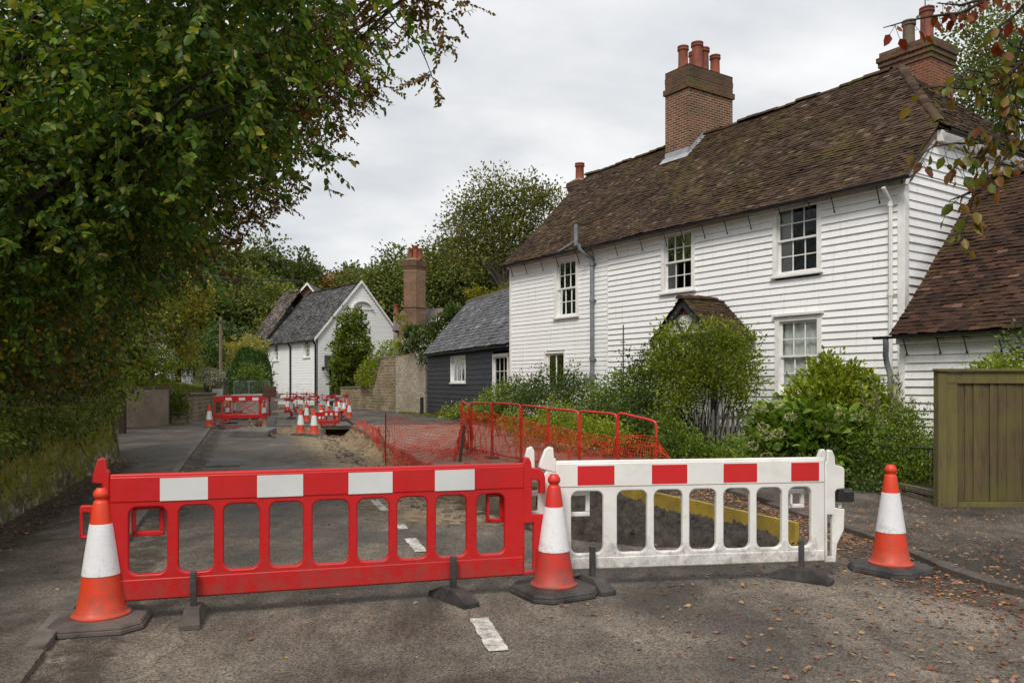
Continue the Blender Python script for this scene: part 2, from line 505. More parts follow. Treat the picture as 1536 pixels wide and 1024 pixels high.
def mossywall():
    m, nt, b, out = new_mat('mossy_stone_wall')
    co = coord(nt, 'Object')
    v = N(nt, 'ShaderNodeTexVoronoi', Scale=5.5); nt.links.new(coord(nt, 'Object', (1, 1, 1.5)), v.inputs['Vector'])
    c = ramp(nt, v.outputs['Color'], [(.0, (.16, .13, .09)), (.6, (.36, .31, .24)), (1, (.6, .54, .45))])
    c = mixc(nt, ramp(nt, v.outputs['Distance'], [(.35, 0), (.55, .8)]), c, (.05, .04, .03))
    mo = noise(nt, coord(nt, 'Object', (1, 1, .8)), 1.5, 8, .72, .5)
    sep = nt.nodes.new('ShaderNodeSeparateXYZ'); nt.links.new(co, sep.inputs[0])
    hz = nt.nodes.new('ShaderNodeMath'); hz.operation = 'MULTIPLY_ADD'; nt.links.new(sep.outputs[2], hz.inputs[0]); hz.inputs[1].default_value = .30; nt.links.new(mo, hz.inputs[2])
    mf = ramp(nt, hz.outputs[0], [(.50, 0), (.66, .92)])
    mc = ramp(nt, noise(nt, co, 7, 6, .7), [(.3, (.07, .075, .012)), (.5, (.2, .2, .025)), (.72, (.32, .27, .06))])
    c = mixc(nt, mf, c, mc)
    nt.links.new(c, b.inputs['Base Color']); b.inputs['Roughness'].default_value = .95; b.inputs['Specular IOR Level'].default_value = .15
    bump(nt, mixc(nt, .5, noise(nt, co, 26, 6, .75), v.outputs['Distance']), b, .9, .04)
    return m
MAT['moss'] = mossywall()


def groundmat():
    m, nt, b, out = new_mat('ground_soil')
    co = coord(nt, 'Object')
    at = nt.nodes.new('ShaderNodeAttribute'); at.attribute_name = 'cover'
    sp = nt.nodes.new('ShaderNodeSeparateColor'); nt.links.new(at.outputs['Color'], sp.inputs[0])
    n1 = noise(nt, co, 2.5, 8, .7, .3); n2 = noise(nt, co, 24, 6, .75)
    dark = mixc(nt, ramp(nt, n1, [(.3, 0), (.7, 1)]), (.03, .024, .018), (.075, .06, .045))
    sand = mixc(nt, ramp(nt, n1, [(.3, 0), (.7, 1)]), (.15, .10, .055), (.42, .32, .2))
    sand = mixc(nt, .8, sand, ramp(nt, n2, [(.3, .55), (.7, 1.3)]), 'MULTIPLY')
    grass = mixc(nt, ramp(nt, n1, [(.3, 0), (.7, 1)]), (.045, .06, .012), (.11, .13, .025))
    c = mixc(nt, sp.outputs[0], dark, sand); c = mixc(nt, sp.outputs[1], c, grass)
    nt.links.new(c, b.inputs['Base Color']); b.inputs['Roughness'].default_value = .95; b.inputs['Specular IOR Level'].default_value = .15
    bump(nt, n2, b, .9, .05)
    return m
MAT['ground'] = groundmat()

# foliage
G1 = lambda *c: [(i / (len(c) - 1), x) for i, x in enumerate(c)]
MAT['lime'] = foliage('broad_green_leaf', G1((.018, .045, .008), (.03, .075, .012), (.045, .10, .015), (.075, .13, .02), (.14, .15, .02)), .38, .42, .9, .5)
MAT['rust'] = foliage('rusty_leaf', G1((.03, .045, .01), (.055, .06, .014), (.08, .07, .016), (.10, .055, .014), (.16, .06, .014)), .35, .5)
MAT['hedge'] = foliage('dark_hedge_leaf', G1((.016, .032, .008), (.03, .055, .01), (.05, .075, .014), (.09, .085, .016), (.15, .09, .015)), .3, .5)
MAT['hill'] = foliage('hill_tree_leaf', G1((.03, .055, .018), (.045, .075, .022), (.065, .09, .022), (.10, .105, .024)), .25, .6, .25, .45)
MAT['hill_dark'] = foliage('dark_tree_leaf', G1((.02, .04, .014), (.032, .056, .017), (.046, .07, .018), (.07, .085, .02)), .25, .6, .3, .4)
MAT['airy'] = foliage('olive_tree_leaf', G1((.035, .055, .02), (.055, .08, .025), (.08, .10, .028), (.13, .12, .03)), .35, .55)
MAT['brownwood'] = foliage('brown_tree_leaf', G1((.08, .06, .03), (.12, .08, .035), (.1, .09, .03)), .25, .6)
MAT['yellow_leaf'] = foliage('yellow_leaf', G1((.10, .11, .015), (.19, .17, .015), (.26, .2, .012), (.30, .15, .012)), .35, .5, FOL=(1.0, 1.2, 1))
MAT['shrub'] = foliage('shrub_leaf', G1((.025, .055, .012), (.05, .095, .016), (.08, .135, .02), (.12, .17, .03)), .3, .42)
MAT['shrub_dark'] = foliage('dark_shrub_leaf', G1((.014, .032, .012), (.025, .05, .016), (.04, .07, .02), (.06, .09, .024)), .25, .45)
MAT['rhodo'] = foliage('yellow_green_leaf', G1((.05, .08, .012), (.09, .13, .016), (.14, .18, .022), (.2, .21, .03)), .3, .38, FOL=(1.85, 1.8, 1.1))
MAT['hydra'] = foliage('hydrangea_leaf', G1((.04, .09, .014), (.065, .13, .02), (.10, .16, .03)), .3, .45)
MAT['olive'] = foliage('grey_green_leaf', G1((.07, .09, .05), (.10, .125, .07), (.15, .165, .10)), .25, .45)
MAT['pale'] = foliage('pale_shrub_leaf', G1((.10, .12, .035), (.15, .17, .05), (.22, .22, .08)), .3, .55)
MAT['yew'] = foliage('yew_leaf', G1((.016, .042, .014), (.026, .062, .016), (.038, .08, .02)), .15, .6)
MAT['ivy'] = foliage('climber_leaf', G1((.02, .04, .01), (.04, .075, .014), (.075, .115, .02), (.12, .15, .03)), .25, .42)
MAT['autumn'] = foliage('autumn_branch_leaf', G1((.05, .085, .014), (.10, .12, .016), (.17, .13, .02), (.15, .07, .016), (.12, .03, .014)), .45, .4, FOL=(1.3, 1.35, 1.0))
MAT['autumn_red'] = foliage('red_autumn_leaf', G1((.13, .018, .014), (.2, .04, .016), (.22, .09, .02), (.1, .03, .015)), .45, .4, FOL=(1.15, 1, 1))
MAT['flower'] = foliage('white_flower', G1((.6, .6, .55), (.75, .75, .72)), .3, .6, FOL=(1, 1, 1))
MAT['flower_green'] = foliage('cream_flower', G1((.3, .34, .13), (.46, .46, .24), (.52, .45, .27)), .3, .6, FOL=(1, 1, 1))
MAT['grass'] = foliage('grass_blade', G1((.05, .075, .012), (.09, .125, .02), (.14, .15, .03)), .3, .6)
MAT['mossleaf'] = foliage('moss_tuft', G1((.07, .085, .01), (.12, .125, .016), (.17, .15, .03)), .2, .8, FOL=(1.6, 1.6, 1.1))
MAT['fallen'] = foliage('fallen_leaf', G1((.09, .04, .022), (.17, .062, .03), (.2, .10, .045), (.28, .15, .08), (.32, .2, .06), (.14, .03, .03), (.26, .17, .14), (.10, .06, .04)), .15, .6, 3.0, .2, FOL=(1.3, 1.3, 1.3))
MAT['shrub_light'] = foliage('light_shrub_leaf', G1((.04, .07, .012), (.075, .12, .016), (.11, .16, .02), (.15, .19, .03)), .35, .42)

# ------------------------------------------------------------------ leaves
LEAF_V = np.array([(0, 0, 0), (.30, .30, .07), (.24, .72, .05), (0, 1.05, -.05), (-.24, .72, .05), (-.30, .30, .07)])
LEAF_F = np.array([(0, 1, 2, 3), (0, 3, 4, 5)])
DIA_V = np.array([(0, 0, 0), (.34, .5, .06), (0, 1.0, 0), (-.34, .5, -.04)])
DIA_F = np.array([(0, 1, 2, 3)])
NARROW_V = np.array([(0, 0, 0), (.11, .45, .02), (0, 1.0, -.04), (-.11, .45, .02)])


def unit(a):
    return a / np.maximum(np.linalg.norm(a, axis=1, keepdims=True), 1e-9)


def leaves(name, pos, tip, size, mat, parent=None, kind='dia', nrm=None, flat=0.0):
    n = len(pos)
    tip = unit(tip)
    if nrm is None:
        nrm = RNG.normal(size=(n, 3)); nrm[:, 2] += flat
    side = unit(np.cross(tip, nrm)); nr = np.cross(side, tip)
    V, Fc = {'dia': (DIA_V, DIA_F), 'leaf': (LEAF_V, LEAF_F), 'narrow': (NARROW_V, DIA_F)}[kind]
    s = size * RNG.uniform(.65, 1.3, n) if np.isscalar(size) else size
    verts = pos[:, None, :] + s[:, None, None] * (V[None, :, 0, None] * side[:, None] + V[None, :, 1, None] * tip[:, None] + V[None, :, 2, None] * nr[:, None])
    k = len(V)
    FI = (Fc[None] + (np.arange(n) * k)[:, None, None]).reshape(-1, 4)
    return np_mesh(name, verts.reshape(-1, 3), FI, 4, mat, parent)


def blob_points(blobs, n, shell=.55, rng=RNG):
    """random points in ellipsoids, thicker towards the surface; returns points and outward directions"""
    w = np.array([b[1][0] * b[1][1] * b[1][2] for b in blobs]) ** .67
    idx = rng.choice(len(blobs), n, p=w / w.sum())
    c = np.array([b[0] for b in blobs])[idx]; r = np.array([b[1] for b in blobs])[idx]
    d = unit(rng.normal(size=(n, 3)))
    rad = rng.uniform(0, 1, n) ** (shell)
    # uneven outline
    lump = 1 + .22 * np.sin(d[:, 0] * 5 + idx) * np.sin(d[:, 1] * 4 + 2 * idx) + .16 * np.sin(d[:, 2] * 7 + idx * 3)
    return c + d * r * (rad * lump)[:, None], d


def crown(name, blobs, n, leaf, mat, parent, per=22, sig=.22, kind='dia', droop=.35, shell=.45, flat=.4, up=0.0):
    m = max(1, n // per)
    cc, dd = blob_points(blobs, m, shell)
    idx = np.repeat(np.arange(m), per)
    k = len(idx)
    rr = np.clip(RNG.normal(size=(k, 3)), -1.7, 1.7) * sig * np.repeat(RNG.uniform(.6, 1.4, m), per)[:, None]
    rr[:, 2] *= .7
    pos = cc[idx] + rr
    tip = unit(rr) * .8 + dd[idx] * .7 + RNG.normal(size=(k, 3)) * .4
    tip[:, 2] += up - droop
    return leaves(name, pos, tip, leaf, mat, parent, kind, flat=flat), cc


def sprays(name, blobs, m, per, length, leaf, mat, parent, droop=.55, shell=.5, kind='leaf', twigs=None, rough=.5, flat=.7):
    """drooping twigs with leaves set along both sides"""
    cc, dd = blob_points(blobs, m, shell)
    d0 = unit(dd * .8 + RNG.normal(size=(m, 3)) * rough + np.array([0, 0, -.1]))
    L = length * RNG.uniform(.6, 1.35, m)
    t = np.tile(np.linspace(.05, 1, per), m); idx = np.repeat(np.arange(m), per)
    pos = cc[idx] + d0[idx] * (L[idx] * t)[:, None]
    pos[:, 2] -= droop * L[idx] * t * t
    ax = d0[idx].copy(); ax[:, 2] -= 2 * droop * t
    ax = unit(ax)
    side = unit(np.cross(ax, RNG.normal(size=(m, 3))[idx] * .3 + np.array([0, 0, 1])))
    sg = np.where(np.arange(len(t)) % 2 == 0, 1.0, -1.0)
    tip = ax * .55 + side * sg[:, None] * .8 + RNG.normal(size=pos.shape) * .3
    tip[:, 2] -= .35
    o = leaves(name, pos, tip, leaf, mat, parent, kind, flat=flat)
    if twigs is not None:
        for i in range(m):
            pts = [Vector(cc[i] + d0[i] * L[i] * q - np.array([0, 0, droop * L[i] * q * q])) for q in (0, .35, .7, 1)]
            twigs.tube(pts, [.006, .005, .004, .002], 3, False)
    return o, cc


def limb(mb, a, b, r0, r1, wob=.15, n=7, seg=7, sag=0.0):
    a, b = Vector(a), Vector(b); L = (b - a).length
    pts, rs = [], []
    s = random.random() * 50
    for i in range(seg + 1):
        t = i / seg
        p = a.lerp(b, t)
        w = math.sin(t * math.pi) * wob * L
        p += Vector((nz(t * 2, s), nz(t * 2, s + 9), nz(t * 2, s + 21) * .6)) * w
        p.z += sag * L * 4 * t * (1 - t)
        pts.append(p); rs.append(lerp(r0, r1, t ** .8))
    mb.tube(pts, rs, n)
    return pts


def tree(name, label, base, blobs, n, leaf, mat, bark=None, tr=.18, per=24, sig=.3, limbs=14, group=None, kind='dia', droop=.35, shell=.45, cat='tree', fork=.45, trunk=True, twigs=0):
    base = Vector(base)
    root = thing(name, label, cat, base, group=group)
    _, cc = crown('crown', blobs, n, leaf, mat, root, per, sig, kind, droop, shell)
    if trunk:
        mb = MB()
        top = Vector(np.mean([b[0] for b in blobs], axis=0))
        fk = base.lerp(top, fork)
        limb(mb, base - Vector((0, 0, .2)), fk, tr, tr * .75, .05, 9)
        for i in range(limbs):
            e = Vector(cc[(i * 37) % len(cc)])
            p = limb(mb, fk + Vector((random.uniform(-1, 1), random.uniform(-1, 1), 0)) * tr * .3, e, tr * random.uniform(.3, .5), tr * .05, .12, 6)
            for _ in range(twigs):
                q = p[random.randint(3, 6)]
                e2 = Vector(cc[random.randrange(len(cc))])
                if (e2 - q).length < 3.0: limb(mb, q, e2, tr * .13, tr * .03, .15, 4, 5)
        mb.build('trunk', bark or MAT['bark'], root, True, uv=False)
    return root


def pb(px, py, Y, r, sx=1, sy=1, sz=1):
    return (tuple(P(px, py, Y)), (r * sx, r * sy, r * sz))


def bush(name, label, base, blobs, n, leaf, mat, cat='shrub', group=None, stems=6, per=18, sig=.12, kind='dia', droop=.1, shell=.4, up=.3, sr=.012, bark=None):
    base = Vector(base)
    root = thing(name, label, cat, base, group=group)
    _, cc = crown('foliage', blobs, n, leaf, mat, root, per, sig, kind, droop, shell, up=up)
    mb = MB()
    for i in range(stems):
        if i: mb.build('stem', bark or MAT['bark'], root, True, uv=False); mb = MB()
        e = Vector(cc[(i * 29) % len(cc)])
        a = base + Vector((random.uniform(-.25, .25), random.uniform(-.15, .15), 0))
        a.x = lerp(a.x, e.x, .35)
        limb(mb, a, e, sr, sr * .4, .1, 5, 5)
    if stems: mb.build('stem', bark or MAT['bark'], root, True, uv=False)
    return root


# ------------------------------------------------------------------ tiles
def tiles(name, O, U, V, rows, gauge, tw, bounds, mat, parent, thick=.022, sag=.02, jit=.006, seed=0, lap=1.25):
    O, U, V = Vector(O), Vector(U).normalized(), Vector(V).normalized()
    Nn = U.cross(V)
    if Nn.z < 0: Nn = -Nn
    rng = random.Random(seed)
    vs, fs = [], []
    for i in range(rows):
        v0 = i * gauge
        a, b = bounds(v0 + gauge * .5)
        u = a - (tw * .5 if i % 2 else 0)
        while u < b:
            u0, u1 = max(u, a), min(u + tw * .985, b)
            if u1 - u0 > tw * .12:
                uc = (u0 + u1) / 2
                s = sag * (nz(uc * .35, v0 * .5, seed) + .4 * nz(uc * 1.3, v0 * 1.4, seed + 5))
                j = rng.gauss(0, jit); k = rng.gauss(0, jit); dv = rng.gauss(0, gauge * .07); tl = rng.gauss(0, jit * .8)
                v1 = v0 + gauge * lap
                pts = [(u0, v0 + dv, thick + j + tl), (u1, v0 + dv + rng.gauss(0, gauge * .03), thick + j - tl), (u1, v1, .004 + k), (u0, v1, .004 + k)]
                q = [O + U * x + V * y + Nn * (h + s) for x, y, h in pts]
                lo = [O + U * x + V * y + Nn * (h + s - thick * 1.1) for x, y, h in pts[:2]]
                n = len(vs)
                vs += [*q, *lo]
                fs += [(n, n + 1, n + 2, n + 3), (n + 4, n + 5, n + 1, n), (n + 4, n, n + 3, n + 4), (n + 5, n + 2, n + 1, n + 5)]
            u += tw
    me = bpy.data.meshes.new(name)
    fs = [f if f[0] != f[-1] else f[:3] for f in fs]
    me.from_pydata([v - root_loc(parent) for v in vs], [], fs)
    me.materials.append(mat)
    return link(name, me, parent)


def ridge_caps(name, a, b, mat, parent, r=.12, step=.32, seed=1, sag=0.0):
    a, b = Vector(a), Vector(b)
    d = (b - a); L = d.length; d.normalize()
    side = d.cross(Z).normalized(); up = side.cross(d)
    mb = MB(); rng = random.Random(seed)
    n = int(L / step)
    for i in range(n):
        p = a + d * (i * step); q = a + d * ((i + 1) * step + .03)
        rr = r * (1 + rng.gauss(0, .05)); h = rng.gauss(0, .012) + sag * nz(i * .3, seed)
        vs = []
        for c, k in ((p, 1.08), (q, .97)):
            for j in range(7):
                w = math.pi * j / 6
                vs.append(c + side * math.cos(w) * rr * k + up * (math.sin(w) * rr * .75 * k - .03 + h))
        mb.raw(vs, [(j, j + 1, j + 8, j + 7) for j in range(6)] + [(0, 1, 2, 3, 4, 5, 6)])
    return mb.build(name, mat, parent, uv=False)


# ------------------------------------------------------------------ weatherboard
def boards(mb, C, U, Nv, z0, z1, pitch, rng_u, openings=(), seed=0, out=.034, wob=.008, mi=0):
    C, U, Nv = Vector(C), Vector(U), Vector(Nv)
    nb = int(math.ceil((z1 - z0) / pitch)); rr = random.Random(seed)

    def zz(k, u):
        return z0 + k * pitch + wob * nz(u * .45, k * .31, seed) * 1.6
    for k in range(nb):
        za, zb = z0 + k * pitch, min(z1, z0 + (k + 1) * pitch)
        a, b = rng_u((za + zb) / 2)
        if b - a < .03: continue
        iv = [(a, b)]
        for (u0, u1, o0, o1) in openings:
            if o0 < zb - .02 and o1 > za + .02:
                nv = []
                for (p, q) in iv:
                    if u1 <= p or u0 >= q: nv.append((p, q)); continue
                    if u0 > p: nv.append((p, u0))
                    if u1 < q: nv.append((u1, q))
                iv = nv
        jv = []
        for (p, q) in iv:
            if q - p > 2.5:
                c = p + (q - p) * rr.uniform(.25, .75); jv += [(p, c - .006), (c + .006, q)]
            else: jv.append((p, q))
        iv = jv
        o1_ = out + rr.uniform(-.004, .004)
        for (p, q) in iv:
            ns = max(1, int((q - p) / 1.2))
            vs = []
            for i in range(ns + 1):
                u = lerp(p, q, i / ns); w = .004 * nz(u * .8, k * 2.3, seed + 4)
                zl, zu = zz(k, u), zz(k + 1, u) if zb - za > pitch * .99 else z1
                B = C + U * u
                vs += [B + Nv * -.004 + Z * zl, B + Nv * (o1_ + w) + Z * zl, B + Nv * .004 + Z * (zu + .002)]
            fs = []
            for i in range(ns):
                n = i * 3
                fs += [(n, n + 3, n + 4, n + 1), (n + 1, n + 4, n + 5, n + 2)]
            fs += [(0, 1, 2), (ns * 3, ns * 3 + 2, ns * 3 + 1)]
            mb.raw(vs, fs, mi)


def window(root, C, U, Nv, u0, u1, z0, z1, cols=3, rows=4, case=.10, sash=True, curtain=None, frame='trim', hood=False, depth=.05, label=None, name='window', dark_back=True, glass='glass'):
    """outer casing u0..u1, z0..z1 on the wall plane; parts: window > sash, pane, curtain"""
    C, U, Nv = Vector(C), Vector(U), Vector(Nv)

    def bx(mb, ua, ub, za, zb, na, nb, mi=0):
        mb.obox(C + U * ua + Z * za + Nv * na, U * (ub - ua), Z * (zb - za), Nv * (nb - na), mi)
    m = MB()
    bx(m, u0, u0 + case, z0, z1, -.09, depth); bx(m, u1 - case, u1, z0, z1, -.09, depth)
    bx(m, u0 + case, u1 - case, z1 - case, z1, -.09, depth - .003); bx(m, u0 + case, u1 - case, z0, z0 + .05, -.09, depth - .004)
    bx(m, u0 - .04, u1 + .04, z0 - .045, z0 - .001, -.03, depth + .05)
    if hood: bx(m, u0 - .05, u1 + .05, z1 + .001, z1 + .04, -.02, depth + .06)
    w = m.build(name, MAT[frame], root, bevel=.006, uv=False)
    if label: w['label'] = label
    a, b, c, d = u0 + case, u1 - case, z0 + .05, z1 - case
    s = MB(); g = MB()
    st = .045
    parts = [(c, (c + d) / 2 + .02, -.075), ((c + d) / 2 - .02, d, -.035)] if sash else [(c, d, -.04)]
    rws = rows // 2 if sash else rows
    for (p, q, nn) in parts:
        bx(s, a, a + st, p, q, nn - .02, nn + .02); bx(s, b - st, b, p, q, nn - .02, nn + .02)
        bx(s, a + st, b - st, p, p + st, nn - .02, nn + .019); bx(s, a + st, b - st, q - st, q, nn - .02, nn + .018)
        for i in range(1, cols):
            u = lerp(a + st, b - st, i / cols); bx(s, u - .011, u + .011, p + st, q - st, nn - .015, nn + .015)
        for i in range(1, rws):
            z = lerp(p + st, q - st, i / rws); bx(s, a + st, b - st, z - .011, z + .011, nn - .014, nn + .014)
        g.face([C + U * a + Z * p + Nv * nn, C + U * b + Z * p + Nv * nn, C + U * b + Z * q + Nv * nn, C + U * a + Z * q + Nv * nn])
    s.build('sash', MAT[frame], w, uv=False)
    if curtain:
        cu = MB()
        for (f0, f1) in curtain:
            ua, ub = lerp(a, b, f0), lerp(a, b, f1); n = 14; vs = []
            for i in range(n + 1):
                u = lerp(ua, ub, i / n); off = -.125 + .02 * math.sin(i * 2.1) + random.uniform(-.006, .006)
                vs += [C + U * u + Z * c + Nv * off, C + U * u + Z * d + Nv * off]
            cu.raw(vs, [(2 * i, 2 * i + 2, 2 * i + 3, 2 * i + 1) for i in range(n)])
        cu.build('curtain', MAT['curtain'], w, True, uv=False)
    g.build('pane', MAT[glass], w, uv=False)
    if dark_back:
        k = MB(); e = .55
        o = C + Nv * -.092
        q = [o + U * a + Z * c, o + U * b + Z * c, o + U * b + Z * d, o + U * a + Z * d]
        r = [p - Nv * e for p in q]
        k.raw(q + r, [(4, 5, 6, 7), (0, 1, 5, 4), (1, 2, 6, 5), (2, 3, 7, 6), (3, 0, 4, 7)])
        k.build('dark_room_box', MAT['dark'], w, uv=False, fix=False)  # added box, its dark colour stands in for the unlit room behind the glass
    return w


# ------------------------------------------------------------------ flat moulded shapes
def rrect(x0, y0, x1, y1, r, n=4):
    pts = []
    for cx, cy, a in ((x1 - r, y1 - r, 0), (x0 + r, y1 - r, 90), (x0 + r, y0 + r, 180), (x1 - r, y0 + r, 270)):
        for i in range(n + 1):
            w = math.radians(a + 90 * i / n)
            pts.append((cx + r * math.cos(w), cy + r * math.sin(w)))
    return pts


def moulded(name, loops, thick, bev, mat, parent, M):
    """outer loop first, then holes: a moulded sheet with rounded edges, placed by matrix M (x, y in the sheet, z its thickness)"""
    cu = bpy.data.curves.new(name, 'CURVE'); cu.dimensions = '2D'; cu.fill_mode = 'BOTH'
    cu.extrude = thick / 2 - bev; cu.bevel_depth = bev; cu.bevel_resolution = 2; cu.offset = -bev
    for lp in loops:
        s = cu.splines.new('POLY'); s.points.add(len(lp) - 1); s.use_cyclic_u = True
        for p, (x, y) in zip(s.points, lp): p.co = (x, y, 0, 1)
    t = bpy.data.objects.new(name, cu); COL.objects.link(t)
    bpy.context.view_layer.update()
    me = bpy.data.meshes.new_from_object(t.evaluated_get(bpy.context.evaluated_depsgraph_get()))
    bpy.data.objects.remove(t); bpy.data.curves.remove(cu)
    me.name = name; me.transform(M); me.materials.clear(); me.materials.append(mat)
    if hasattr(me, 'set_sharp_from_angle'):
        for p in me.polygons: p.use_smooth = True
        me.set_sharp_from_angle(angle=math.radians(35))
    return link(name, me, parent)


# ------------------------------------------------------------------ camera, sky, sun
cam = bpy.data.cameras.new('camera'); co = bpy.data.objects.new('camera', cam); COL.objects.link(co)
co.location = (0, 0, CH); co.rotation_euler = (math.radians(90), 0, 0)
cam.sensor_width = 36; cam.lens = F / 1536 * 36; cam.shift_y = (HY - 512) / 1536
cam.clip_end = 3000; cam.clip_start = .05
sc.camera = co

SUN_EL, SUN_AZ = math.radians(50), math.radians(200)      # azimuth from +Y clockwise: behind the camera, a little to the left
w = bpy.data.worlds.new('World'); sc.world = w; w.use_nodes = True
nt = w.node_tree; bg = nt.nodes['Background']
sky = nt.nodes.new('ShaderNodeTexSky'); sky.sky_type = 'NISHITA'; sky.sun_disc = False
sky.sun_elevation = SUN_EL; sky.sun_rotation = SUN_AZ; sky.air_density = 1.0; sky.dust_density = 3.0
tc = nt.nodes.new('ShaderNodeTexCoord')
sp = nt.nodes.new('ShaderNodeSeparateXYZ'); nt.links.new(tc.outputs['Generated'], sp.inputs[0])
def mth(op, a, b=None):
    n = nt.nodes.new('ShaderNodeMath'); n.operation = op
    for i, x in enumerate((a, b)):
        if x is None: continue
        if isinstance(x, (int, float)): n.inputs[i].default_value = x
        else: nt.links.new(x, n.inputs[i])
    return n.outputs[0]
zc = mth('MAXIMUM', sp.outputs[2], 0.0)
den = mth('ADD', zc, .16)
cx = nt.nodes.new('ShaderNodeCombineXYZ')
nt.links.new(mth('DIVIDE', sp.outputs[0], den), cx.inputs[0]); nt.links.new(mth('DIVIDE', sp.outputs[1], den), cx.inputs[1])
n1 = noise(nt, cx.outputs[0], .55, 7, .52, .35)
n2 = noise(nt, cx.outputs[0], 1.9, 6, .55, .2)
cl = mth('ADD', mth('MULTIPLY', n1, .75), mth('MULTIPLY', n2, .25))
cloud = ramp(nt, cl, [(.37, (4.6, 4.85, 5.2)), (.49, (6.6, 6.72, 6.9)), (.585, (8.5, 8.5, 8.5))])
el = ramp(nt, zc, [(0.0, 1.06), (.28, 1.0), (.5, 1.1), (1.0, 1.35)])
cloud = mixc(nt, 1.0, cloud, el, 'MULTIPLY')
skyc = mixc(nt, .93, sky.outputs[0], cloud)
nt.links.new(skyc, bg.inputs[0]); bg.inputs[1].default_value = .10

sl = bpy.data.lights.new('sun', 'SUN'); so = bpy.data.objects.new('sun', sl); COL.objects.link(so)
sl.energy = 2.3; sl.angle = math.radians(18); sl.color = (1.0, .94, .86)
sd = Vector((math.sin(SUN_AZ) * math.cos(SUN_EL), math.cos(SUN_AZ) * math.cos(SUN_EL), math.sin(SUN_EL)))
so.rotation_euler = sd.to_track_quat('Z', 'Y').to_euler(); so.location = (0, 0, 40)
sc.view_settings.view_transform = 'Standard'; sc.view_settings.look = 'None'; sc.view_settings.exposure = 0.24; sc.view_settings.gamma = 1
sc.cycles.use_denoising = True
sc.cycles.max_bounces = 8; sc.cycles.transparent_max_bounces = 12

# ------------------------------------------------------------------ lines of the street (road depth Y -> X)
T_wall = [(-6, -.72), (8.46, -5.42), (16.6, -8.07)]
T_kerb = [(-6, .85), (4.76, -2.76), (27, -10.2), (58, -20.8), (90, -34)]
T_kerbr = [(-6, 9.5), (3.0, 5.6), (4.6, 4.45), (5.9, 3.78), (6.6, 3.62), (7.93, 3.65), (11.7, 3.14), (12.6, 2.9)]
T_edge = [(7.6, 2.9), (7.7, 1.4), (8.3, .5), (9.3, -.3), (10.6, -1.0), (15.3, -2.65), (24.9, -5.85), (25.25, -8.3), (27.9, -9.2), (28.3, -6.7), (30, -7.3)]
T_pave = [(8.03, 2.86), (11.2, 1.42), (12.5, .2), (15.3, -1.63), (20.6, -3.23), (29.6, -5.87), (40, -8.6), (58, -15.0), (70, -21.5)]
T_gard = [(10.25, 5.42), (11.1, 5.4), (16.6, 3.2), (21, 1.2), (28, -1.0), (39.5, -4.15), (44, -6.2), (58, -11), (70, -14)]
T_left = [(28.9, -14.0), (30.6, -13.3), (38.7, -14.6), (60, -23.5)]


def sm(x):
    x = max(0.0, min(1.0, x)); return x * x * (3 - 2 * x)


def height(X, Y):
    """ground height and cover (sand, grass)"""
    h = -.06; sand = .35; grass = 0.0
    xk, xp, xg = pw(T_kerb, Y), pw(T_pave, Y), pw(T_gard, Y)
    if Y < 10.25: xg = 9e9
    if 7.6 < Y < 31 :
        xe = pw(T_edge, Y); xr = xp
        if xe < X < xr + .1:
            d = min(X - xe, xr - X, (Y - 7.6) * 1.5)
            dep = .24 if Y > 13 else .16
            if Y > 23: dep = .36
            h = -.06 - dep * sm(d / .35) + .07 * nz(X, Y, 0, 2.2) + .04 * nz(X, Y, 5, 6)
            sand = sm((Y - 10.5) / 3.5) * .9 + .05
            if d > .5: h += .16 * max(0, nz(X, Y, 2, .9))
            if 25.3 < Y < 28.4 and X < -6.4: h += .45 * sm((Y - 25.3) / 2) * sm((-6.4 - X) / .6)
    if Y < 17.2:
        xw = pw(T_wall, Y)
        if X < xw - .25:
            d = xw - .25 - X
            h = 1.0 + .42 * d if d < 9 else 4.8 + .1 * (d - 9)
            h += .25 * nz(X, Y, 0, .6); grass = .45; sand = 0
    elif Y < 28.9:
        d = -16.5 - X
        if d > 0: h = 1.2 * sm(d / 1.2) + .3 * d if d < 12 else 4.8; grass = .8
    else:
        d = pw(T_left, Y) - X
        if d > .15: h = 1.15 + min(.26 * d, 4.0) + .15 * nz(X, Y, 0, .5); grass = .95; sand = 0
    if X > xg + .1 and 10.25 < Y < 75:
        d = X - xg
        top = .9 if Y < 24 else lerp(.9, .12, sm((Y - 24) / 6))
        h = min(top, .10 + .16 * d) + .05 * nz(X, Y, 0, 1.2); grass = .25; sand = .1
    if X > 14 and Y < 75: h = max(h, min(.9, .2 + .1 * (X - 14))); grass = .5
    if Y > 74:
        h += min(16, .13 * (Y - 74)) + 1.2 * nz(X, Y, 0, .02); grass = .9; sand = 0
    return h, sand, grass


def axis(lo, hi, step, far, g=1.22):
    a = list(np.arange(lo, hi, step)); s = step
    while a[-1] < far: s *= g; a.append(a[-1] + s)
    s = step
    while a[0] > -far: s *= g; a.insert(0, a[0] - s)
    return a


xs = axis(-14, 9, .14, 500); ys = [y for y in axis(2.5, 33, .14, 900) if y > -30]
V, Cc = [], []
for y in ys:
    for x in xs:
        h, s, g = height(x, y); V.append((x, y, h)); Cc += [s, g, 0, 1]
nx = len(xs); ii = np.arange((len(ys) - 1) * nx).reshape(-1, nx)[:, :-1].ravel()
FI = np.stack([ii, ii + 1, ii + nx + 1, ii + nx], 1)
ground = np_mesh('ground', V, FI, 4, MAT['ground'], None, True)
at = ground.data.color_attributes.new('cover', 'FLOAT_COLOR', 'POINT'); at.data.foreach_set('color', np.array(Cc, np.float32))
tag(ground, kind='structure')


